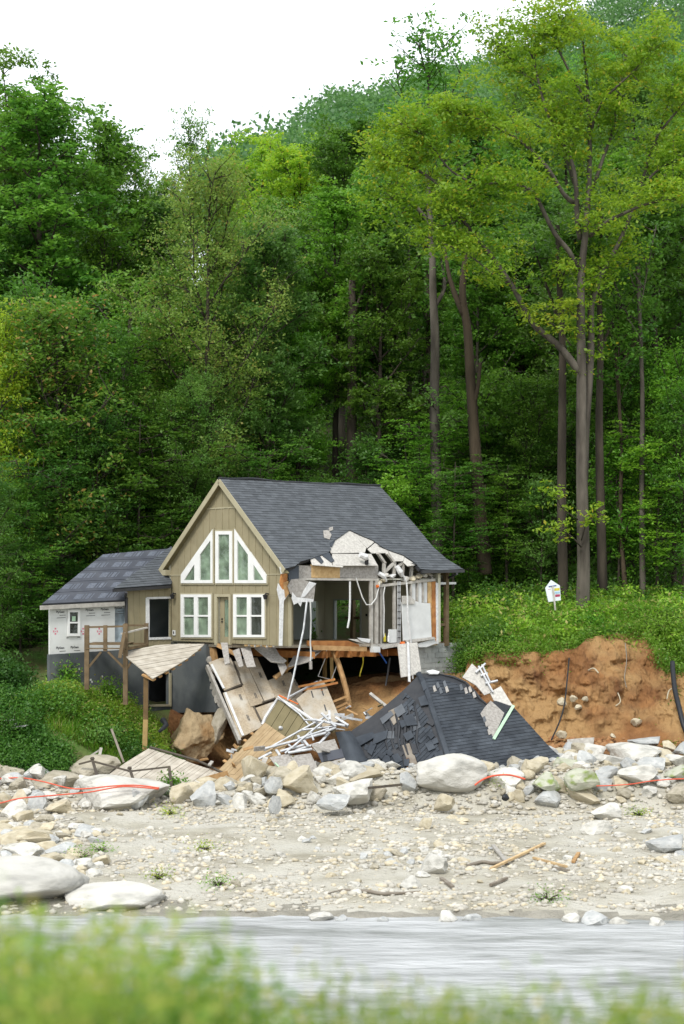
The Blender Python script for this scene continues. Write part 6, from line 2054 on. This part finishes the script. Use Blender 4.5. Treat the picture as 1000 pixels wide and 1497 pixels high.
YA = 77.0
A_l = [limb([(853, 915, YA), (852, 880, YA), (853, 820, YA), (851, 720, YA), (850, 620, YA), (850, 540, YA), (849, 470, YA), (850, 400, YA - .3), (857, 330, YA - .3), (861, 270, YA - .2), (862, 200, YA), (858, 120, YA), (852, 60, YA)], .32, .04, 20),
       limb([(853, 700, YA + .1), (856, 620, YA + .2), (861, 560, YA + .3), (864, 500, YA + .4), (864, 450, YA + .4), (872, 420, YA + .5), (885, 390, YA + .5), (905, 355, YA + .6), (925, 305, YA + .8), (945, 245, YA + 1.2), (965, 190, YA + 1.5), (985, 120, YA + 1.5)], .2, .03, 20),
       limb([(848, 545, YA), (825, 515, YA - .2), (808, 498, YA - .3), (777, 470, YA - .6), (750, 420, YA - 1), (715, 370, YA - 1.2), (675, 320, YA - 1.4), (635, 265, YA - 1.5), (590, 240, YA - 1.5), (560, 225, YA - 1.6)], .17, .03, 26),
       limb([(848, 400, YA), (832, 368, YA - .6), (810, 340, YA - 1), (785, 290, YA - 1.3), (770, 275, YA - 1.5), (740, 268, YA - 1.8), (700, 271, YA - 2), (660, 290, YA - 2)], .12, .03, 18),
       limb([(862, 345, YA), (880, 330, YA - .8), (900, 318, YA - 1.5), (935, 302, YA - 1.8), (970, 293, YA - 2), (1010, 290, YA - 2)], .1, .03, 12),
       limb([(848, 350, YA), (844, 320, YA - .4), (842, 270, YA - .8), (835, 235, YA - 1), (820, 205, YA - 1), (800, 165, YA - 1), (785, 110, YA - 1), (775, 70, YA - 1)], .12, .03, 20),
       limb([(845, 300, YA), (825, 285, YA - .8), (800, 245, YA - 1.4), (765, 210, YA - 1.6), (720, 182, YA - 1.8), (690, 172, YA - 2), (650, 160, YA - 2)], .11, .03, 20),
       limb([(860, 285, YA), (872, 260, YA), (882, 230, YA), (896, 190, YA), (905, 130, YA + .2), (915, 80, YA + .4)], .1, .03, 16),
       limb([(840, 270, YA), (820, 210, YA + .5), (790, 140, YA + 1), (750, 90, YA + 1.2), (720, 60, YA + 1.4)], .08, .02, 16),
       limb([(925, 305, YA + .8), (950, 260, YA), (985, 235, YA - .6), (1030, 215, YA - 1)], .08, .02, 12),
       limb([(945, 245, YA + 1.2), (960, 200, YA + .4), (1000, 150, YA), (1030, 100, YA)], .07, .02, 14),
       limb([(862, 200, YA), (880, 150, YA - .8), (930, 100, YA - 1.4), (960, 60, YA - 1.5)], .07, .02, 14),
       limb([(858, 150, YA), (830, 100, YA - 1), (810, 50, YA - 1), (830, 20, YA - 1)], .06, .02, 14),
       limb([(700, 271, YA - 2), (660, 250, YA - 2.2), (620, 200, YA - 2.2), (585, 180, YA - 2)], .05, .02, 14),
       limb([(750, 420, YA - 1), (720, 400, YA - 1.6), (680, 370, YA - 2), (620, 345, YA - 2)], .05, .02, 10),
       limb([(675, 320, YA - 1.4), (640, 330, YA - 1.8), (600, 300, YA - 2), (570, 290, YA - 2)], .04, .02, 10)]
hero('big_tree', 'big yellow green tree with grey two stemmed trunk and wide spreading limbs', A_l, 21, L_['yellow'], M['bark_lt'], P(852, 905, YA),
     sub_len=2.1, t0=.42, clumps=6, leaves=36, lsize=.2, crad=.55, flat=.4, up=.3, twig_r=.018)
# leafy sprig low on the big trunk
hero('low_sprig', 'low spray of yellow green leaves growing around the big grey trunk', [limb([(850, 800, YA - .4), (830, 780, YA - .8), (800, 770, YA - 1.2)], .04, .015), limb([(850, 790, YA - .4), (860, 760, YA - .8), (880, 750, YA - 1)], .03, .015), limb([(845, 760, YA - .4), (820, 740, YA - 1), (815, 720, YA - 1.2)], .03, .015)],
     22, L_['yellow'], M['bark'], P(850, 800, YA - .4), sub_n=7, sub_len=.7, t0=.3, clumps=2, leaves=13, lsize=.2, crad=.35, twig_r=.015, flat=.35)
hero('mid_sprig', 'leaf tufts on the trunk of the big yellow green tree below its fork', [limb([(835, 505, YA - .2), (815, 480, YA - .8), (800, 470, YA - 1)], .03, .015), limb([(800, 495, YA - .4), (780, 480, YA - 1), (765, 455, YA - 1.2)], .03, .015), limb([(845, 470, YA - .3), (830, 450, YA - .9)], .03, .015)],
     23, L_['yellow'], M['bark'], P(835, 505, YA - .2), sub_n=5, sub_len=.9, t0=.2, clumps=3, leaves=18, lsize=.2, crad=.42, twig_r=.015, flat=.35)
hero('dark_tree', 'straight dark trunk left of the big grey trunk beside the sign', [limb([(823, 900, 78.5), (823, 850, 78.5), (821, 720, 78.5), (822, 600, 78.5), (822, 500, 78.5), (818, 420, 78.5), (815, 330, 79)], .25, .1, 0), limb([(822, 480, 78.5), (800, 420, 79), (780, 360, 79.5)], .09, .03, 12), limb([(818, 420, 78.5), (840, 360, 79), (850, 300, 79.5)], .09, .03, 12)],
     24, L_['mid'], M['bark'], P(823, 895, 78.5), sub_len=2.0, leaves=26, crad=.55)
hero('dark_tree', 'dark rough trunk right of the big grey trunk', [limb([(881, 896, 79), (880, 820, 79), (877, 700, 79), (876, 600, 79), (878, 500, 79), (876, 420, 79), (880, 300, 79.5)], .24, .08, 0), limb([(876, 520, 79), (900, 460, 79.5), (930, 420, 80)], .08, .03, 12), limb([(877, 430, 79), (850, 380, 79.5), (845, 340, 80)], .08, .03, 10)],
     25, L_['mid'], M['bark'], P(880, 890, 79), sub_len=2.0, leaves=26, crad=.55)
hero('straight_tree', 'tall straight grey brown trunk rising right behind the porch corner', [limb([(640, 900, 83), (640, 820, 83), (638, 720, 83), (635, 600, 83), (636, 500, 83), (633, 430, 83), (632, 380, 83), (628, 310, 83.5), (624, 250, 84)], .3, .1, 0), limb([(634, 450, 83), (650, 420, 83.4), (645, 380, 84)], .12, .04, 4), limb([(630, 330, 83), (600, 290, 84), (570, 270, 84)], .1, .03, 14), limb([(628, 300, 83), (650, 240, 84), (660, 200, 84)], .1, .03, 14)],
     26, L_['mid'], M['bark_lt'], P(640, 860, 83), sub_len=2.0, leaves=26, crad=.55)
hero('sprig', 'leafy shoots on the tall straight trunk behind the porch', [limb([(640, 640, 82.8), (655, 625, 82.3), (672, 615, 82)], .03, .01), limb([(638, 600, 82.8), (625, 585, 82.3)], .02, .01), limb([(640, 720, 82.8), (652, 700, 82.3)], .02, .01)], 27, L_['grey'], M['bark'], P(640, 640, 82.8), sub_n=6, sub_len=.8, clumps=2, leaves=14, crad=.35, lsize=.18)
hero('dead_tree', 'stripped brown forked trunk leaning slightly with a snapped top', [limb([(709, 840, 82), (706, 800, 82), (698, 700, 82), (692, 620, 82), (687, 540, 82), (683, 480, 82), (676, 430, 82), (680, 380, 82), (686, 340, 82)], .34, .1, 0), limb([(678, 460, 82), (665, 430, 82), (656, 400, 82), (650, 360, 82)], .15, .06, 0), limb([(690, 600, 82), (698, 570, 81.8), (702, 530, 81.8)], .1, .08, 0)],
     28, L_['mid'], M['bark_br'], P(708, 838, 82))
for px, y0, y1, Y, r, bk, lab in ((940, 900, 560, 79, .14, 'bark_lt', 'slender pale trunk near the right edge'), (916, 900, 640, 80, .12, 'bark_br', 'slender brown trunk left of the slender pale trunk'),
                                  (512, 730, 560, 90, .34, 'bark', 'broad dark trunk right behind the house ridge'), (423, 730, 585, 92, .17, 'bark', 'thin dark trunk above the middle of the house roof'),
                                  (355, 700, 500, 90, .26, 'bark', 'leaning dark trunk above the gable peak'), (757, 780, 640, 92, .3, 'bark', 'dark trunk deep in the shade right of the stripped trunk'),
                                  (213, 760, 600, 88, .22, 'bark_br', 'brown trunk in the shade above the wing'), (193, 780, 610, 87, .2, 'bark', 'dark trunk left of the brown shaded trunk'),
                                  (95, 850, 640, 81, .2, 'bark', 'trunk behind the left end of the wing roof'), (404, 640, 545, 97, .12, 'bark_lt', 'thin light trunk left of the thin dark trunk'),
                                  (785, 760, 640, 96, .2, 'bark', 'faint trunk between the shaded trunk and the big tree'), (303, 700, 610, 93, .16, 'bark', 'thin trunk left of the gable peak'), (272, 690, 600, 96, .22, 'bark_br', 'brown trunk in the gap left of the gable peak')):
    X = (px - 500) / F * Y
    b0 = Vector((X, Y, tz(X, Y) - .3)); top = P(px + R.uniform(-8, 8), y1, Y)
    tp2 = top + Vector((R.uniform(-.5, .5), 0, 5))
    l2 = [(spline([b0, b0.lerp(top, .5) + Vector((R.uniform(-.15, .15), 0, 0)), top, tp2], 3), r, r * .5, 0)]
    for q in range(3):
        e = tp2 + Vector((R.uniform(-2, 2), R.uniform(-1, 1), R.uniform(0, 2)))
        l2.append((spline([top.lerp(tp2, q * .3), e], 3), r * .3, .02, 7))
    hero('slender_tree', lab, l2, int(px), L_['mid'], M[bk], b0, sub_len=1.8, leaves=22, crad=.55)

# ---------------------------------------------------------------- shrubs, weeds and grass
def leaf_field(name, n_cl, per, px_r, Y_r, lsize, hmax, leafm, label, cat, seed, rad=.35, keep=None, flat=.7, lw=.5, hang=0.0, base=.0, npow=1.0, orient=.8):
    rg = np.random.default_rng(seed)
    C = []
    tries = 0
    while len(C) < n_cl and tries < n_cl * 20:
        tries += 1
        Y = rg.uniform(*Y_r); px = rg.uniform(*px_r); X = (px - 500) / F * Y
        if keep and not keep(X, Y, px): continue
        h = hmax * (.35 + .65 * (noise.noise(Vector((X * .55, Y * .55, seed))) * .5 + .5)) * rg.uniform(.15, 1) ** npow
        C.append((X, Y, tz(X, Y) + base + h))
    C = np.array(C)
    n = len(C)
    g = rg.normal(size=(n, per, 3)) * rad * .5
    g[..., 2] *= flat
    A = (C[:, None, :] + g).reshape(-1, 3)
    o = link(name, quads_mesh(name, leaf_quads(A, lsize, lsize * lw, rg, orient, hang)), leafm)
    return tag(o, label, cat, kind='stuff')


def blade_field(name, n, px_r, Y_r, h, w, leafm, label, cat, seed, keep=None, lean=.35):
    rg = np.random.default_rng(seed)
    pts = []
    while len(pts) < n:
        Y = rg.uniform(*Y_r); px = rg.uniform(*px_r); X = (px - 500) / F * Y
        if keep and not keep(X, Y, px): continue
        pts.append((X, Y, tz(X, Y) - .03))
    B = np.array(pts)
    az = rg.uniform(0, 6.28, n)
    d = np.stack([np.cos(az) * lean, np.sin(az) * lean, np.ones(n)], 1) * rg.uniform(.3, 1, (n, 1))
    H = h * rg.uniform(.5, 1.2, (n, 1))
    s = np.stack([-np.sin(az), np.cos(az), np.zeros(n)], 1) * w / 2
    mid = B + d * H * .55
    tip = B + d * H + np.stack([np.cos(az), np.sin(az), np.zeros(n)], 1) * H * .25
    Q = np.stack([B - s * .6, mid - s, tip, mid + s], 1)
    o = link(name, quads_mesh(name, Q), leafm)
    return tag(o, label, cat, kind='stuff')


inhouse = lambda X, Y: (lambda d: -.3 < d.dot(AX) < 9.5 and -.4 < d.dot(AY) < 7.4)(Vector((X, Y, 0)) - HC)
inwing = lambda X, Y: (lambda d: -6 < d.dot(AX) < 0 and 6.3 < d.dot(AY) < 14)(Vector((X, Y, 0)) - HC)
ok = lambda X, Y, px=0: not inhouse(X, Y) and not inwing(X, Y)
leaf_field('undergrowth', 4200, 26, (-60, 1060), (77, 104), .2, 1.0, L_['mid'], 'green undergrowth covering the forest floor below the trees', 'undergrowth', 31, rad=.7, keep=ok)
leaf_field('slope_undergrowth', 3600, 24, (-40, 1040), (103, 150), .3, 1.5, L_['mid'], 'green brush covering the slope between the farther trees', 'undergrowth', 45, rad=1.1)
leaf_field('bright_undergrowth', 1500, 24, (380, 700), (83, 101), .19, 1.2, L_['bright'], 'bright green brush in the clearing behind the roof ridge', 'brush', 32, rad=.6, keep=ok)  # brighter leaf green than the undergrowth around it
leaf_field('bank_weeds', 2600, 24, (640, 1080), (72.9, 79.5), .13, .75, L_['weed'], 'bright weeds and ferns on top of the clay bank', 'weeds', 33, rad=.45, keep=lambda X, Y, px: ok(X, Y) and (X > 4.6 or Y > 74.5))
blade_field('bank_grass', 42000, (640, 1080), (72.7, 80), .62, .035, L_['weedlt'], 'long grass on top of the clay bank', 'grass', 34, keep=lambda X, Y, px: ok(X, Y) and (X > 4.8 or Y > 75) and noise.noise(Vector((X * .6, Y * .6, 7))) > -.12)
leaf_field('corner_shrubs', 420, 30, (640, 740), (72.8, 75.6), .14, 1.1, L_['mid'], 'bushy shrubs at the back porch corner above the block wall', 'shrubs', 35, rad=.5, keep=lambda X, Y, px: ok(X, Y) and X > 4.5)
leaf_field('left_bank_weeds', 2600, 26, (-60, 235), (68.2, 72.6), .12, .6, L_['weedlt'], 'tall bright weeds in front of the grey foundation of the wing', 'weeds', 36, rad=.4, keep=lambda X, Y, px: (px < 190 or Y < 70.8) and (WF.O - Vector((X, Y, 0))).dot(WF.n) < -.35)
leaf_field('left_bank_shrubs', 2300, 28, (-60, 252), (65.5, 68.8), .13, .75, L_['dark'], 'dense dark green shrubs on the left bank above the rubble', 'shrubs', 37, rad=.42, keep=lambda X, Y, px: (px < 128 or Y > 67.9 - (px > 235) * .5) and noise.noise(Vector((X * .8, Y * .8, 4))) > -.18 and ((X + 9.8) / 1.3) ** 2 + ((Y - 67.3) / .7) ** 2 > 1)
blade_field('left_bank_grass', 16000, (-40, 240), (67.2, 71.8), .6, .03, L_['weedlt'], 'long grass tufts on the left bank', 'grass', 38, keep=lambda X, Y, px: (WF.O - Vector((X, Y, 0))).dot(WF.n) < -.3)
leaf_field('block_weeds', 160, 24, (225, 262), (66.6, 70.8), .12, .4, L_['mid'], 'low green plants under the sagging deck', 'weeds', 39, rad=.3)
leaf_field('side_thicket', 1500, 26, (-80, 75), (69.5, 79), .16, 1.5, L_['dark'], 'dark leafy thicket at the far left beside the wing', 'thicket', 41, rad=.6, keep=ok)
# turf hanging over the lip of the clay bank
rg = np.random.default_rng(44)
lip = spline([P(*p) for p in [(690, 960, 72.5), (702, 957, 72.5), (750, 952, 72.6), (800, 953, 73.0), (842, 946, 73.2), (858, 932, 73.5), (900, 926, 73.9), (935, 924, 74.2), (955, 945, 73.3), (985, 980, 72.0), (1060, 985, 71.5)]], 8)
Cc = []
for k in range(900):
    i = rg.integers(0, len(lip) - 1)
    p = lip[i].lerp(lip[i + 1], rg.random())
    dz = rg.uniform(-.12, .25) if rg.random() < .75 else rg.uniform(-.55, 0)
    if noise.noise(Vector((p.x * 1.3, 0, 2))) < -.15 and dz < 0: continue
    Cc.append(np.array(p)[None] + np.array([0, rg.uniform(-.15, .5), dz])[None] + rg.normal(size=(16, 3)) * .14)
o = link('turf_fringe', quads_mesh('turf_fringe', leaf_quads(np.concatenate(Cc), .15, .05, rg, 1.2, .6)), L_['weed'])
tag(o, 'ragged turf and rootlets overhanging the lip of the clay bank', 'turf', kind='stuff')
# hanging green over the right end of the clay bank
leaf_field('bank_edge_vines', 700, 22, (935, 1090), (71.2, 74.6), .13, .7, L_['mid'], 'green vines spilling over the right end of the clay bank', 'vines', 40, rad=.5)
leaf_field('bank_tall_weeds', 260, 30, (660, 1060), (73.2, 79), .2, 1.25, L_['weedlt'], 'taller pale weeds standing out of the grass above the clay bank', 'weeds', 46, rad=.42, keep=lambda X, Y, px: ok(X, Y) and X > 5)
# single shrubs
def shrub(px, Y, w, h, leaf, label, seed, per=26, lsize=.13, dz=0.0, X=None, name='shrub', cat='shrub'):
    if Y > 1000: Y = ground_Y(px, Y)
    rg = np.random.default_rng(seed); rr = random.Random(seed)
    X = (px - 500) / F * Y
    b = Vector((X, Y, tz(X, Y) + dz))
    t = thing(name, b, label, cat)
    mb = MB(); C = []
    for k in range(int(14 + w * 6)):
        az = rr.uniform(0, 6.28); r_ = rr.random() ** .6 * w
        tip = b + Vector((math.cos(az) * r_, math.sin(az) * r_, h * rr.uniform(.35, 1) * (1 - .45 * (r_ / w) ** 2)))
        mb.tube([b, b.lerp(tip, .5) + Vector((0, 0, h * .12)), tip], [.02, .014, .008], 3)
        for c in range(3):
            p = b.lerp(tip, .5 + .5 * c / 2)
            C.append(np.array(p)[None] + rg.normal(size=(per, 3)) * .22 * np.array([1, 1, .6]))
    mb.build('stems', M['bark'], t)
    link('foliage', quads_mesh('foliage', leaf_quads(np.concatenate(C), lsize, lsize * .5, rg, .8)), L_[leaf], t)


for a in ((975, 74.6, 1.3, 1.4, 'weed', 'rounded bright bush on the bank at the right edge', 1), (948, 75.5, 1.0, 1.2, 'weed', 'bright bush left of the rounded bush on the bank', 2),
          (690, 74.2, .9, 1.3, 'grey', 'bluish green shrub above the block wall', 3), (666, 75.0, .6, 1.4, 'yellow', 'yellowish shrub beside the porch post', 4), (765, 79.2, 1.2, 1.3, 'weed', 'fern clump left of the house shaped sign', 5),
          (720, 78.5, 1.2, 1.3, 'mid', 'green shrub on the slope between house and sign', 6), (735, 74.6, .7, .8, 'dark', 'dark tuft at the lip of the clay bank', 7), (855, 74.9, .7, .6, 'bright', 'bright clump at the foot of the big grey trunk', 8),
          (95, 70.2, .6, 1.3, 'weed', 'tall weed standing against the grey foundation', 9), (160, 70.4, .6, 1.3, 'weed', 'second tall weed between the deck posts', 10), (60, 68.0, .9, .9, 'mid', 'leafy clump on the left bank below the weeds', 11),
          (140, 67.6, .8, .9, 'grey', 'bluish clump on the left bank above the fallen railing', 12), (200, 67.8, .8, 1.0, 'dark', 'dark leafy clump left of the lone post', 13), (240, 68.2, .6, .8, 'mid', 'leafy sprigs right of the lone post', 14),
          (20, 67.0, 1.0, 1.2, 'mid', 'dark bush at the left edge above the rubble', 15), (250, 64.8, .22, .8, 'bright', 'bright vine climbing the fallen railing post', 16)):
    shrub(*a)
# little green tufts on the gravel
for i, (px, Y, w, lab) in enumerate(((300, 1244, .32, 'small flat grass tuft alone on the gravel'), (148, 1246, .3, 'sparse green sprigs beside the left stone pile'), (248, 1192, .2, 'green sprigs under the blue grey boulder'), (120, 1256, .35, 'pale green weeds above the huge white boulder'),
                                    (232, 1286, .3, 'thin weeds near the end of the low flat boulder'), (318, 1296, .3, 'thin yellow green tuft near the waterline'), (846, 63.2, .35, 'green tuft among the mossy boulders'), (800, 1318, .4, 'thin pale weeds on the gravel at right'),
                                    (935, 61.8, .35, 'low greenery under the thin red conduit'), (985, 68.0, .5, 'small green bush at the right end above the rocks'), (728, 63.6, .25, 'dark green tuft below the short red conduit'))):
    shrub(px, Y, w, .22 if i != 9 else .6, 'bright' if i % 2 else 'yellow', lab, 60 + i, per=6, lsize=.07, name='weed_tuft', cat='weeds')

# ---- foreground roadside plants, a few metres from the camera
def near_plants(name, n, px_r, Y_r, top_fn, leafm, label, seed, leaf=.05, per=60, spread=90):
    rg = np.random.default_rng(seed); rr = random.Random(seed)
    mb = MB(); C = []
    for k in range(n):
        Y = rr.uniform(*Y_r); px = rr.uniform(*px_r); X = (px - 500) / F * Y
        zt = CZ - (top_fn(px) + rr.uniform(0, spread) - HZ) / F * Y
        zb = tz(X, Y)
        if zt < zb + .1: continue
        b = Vector((X, Y, zb)); t = Vector((X + rr.uniform(-.12, .12), Y + rr.uniform(-.1, .1), zt))
        mb.tube([b, b.lerp(t, .5) + Vector((rr.uniform(-.05, .05), 0, 0)), t], [.006, .005, .002], 3)
        s = rg.uniform(.35, 1, (per, 1)) ** .8
        base = np.array(b)[None] * (1 - s) + np.array(t)[None] * s
        C.append(base + rg.normal(size=(per, 3)) * np.array([.07, .07, .03]))
    Q = leaf_quads(np.concatenate(C), leaf, leaf * .4, rg, .9)
    t_ = link(name, quads_mesh(name, Q), leafm)
    tag(t_, label, 'weeds', kind='stuff')
    o = mb.build(name + '_stems', M['stem'], t_)
    o['kind'] = 'stuff'


M['stem'] = mat('green_stem', (.16, .24, .05), rough=.7, bump=0, rnd=.1)
near_plants('roadside_weeds', 250, (-80, 450), (4.2, 7.5), lambda px: float(np.interp(px, [-80, 100, 200, 300, 380, 450], [1312, 1312, 1325, 1345, 1390, 1460])), L_['near'], 'blurred yellow green roadside weeds filling the lower left foreground', 71, per=60, spread=190)
near_plants('dark_roadside_weeds', 90, (-80, 430), (4.6, 7.5), lambda px: float(np.interp(px, [-80, 200, 300, 430], [1330, 1345, 1370, 1460])), L_['neardk'], 'darker green roadside leaves among the lower left foreground weeds', 76, per=45, spread=150, leaf=.07)
near_plants('roadside_sprigs', 150, (440, 1000), (4.5, 7), lambda px: 1440, L_['near'], 'sparse blurred green sprigs along the bottom right foreground', 72, per=50)
near_plants('roadside_sprigs', 16, (560, 640), (5, 7), lambda px: 1425, L_['near'], 'blurred green sprigs near the bottom centre', 74, per=40)
near_plants('roadside_sprigs', 22, (640, 860), (5, 7), lambda px: 1430, L_['near'], 'thin blurred green sprigs before the water at right', 75, per=30)
near_plants('tall_weed', 3, (500, 512), (6.2, 6.6), lambda px: 1365, L_['near'], 'single taller weed standing before the river at bottom centre', 73, per=50)
print('objects', len(bpy.data.objects))
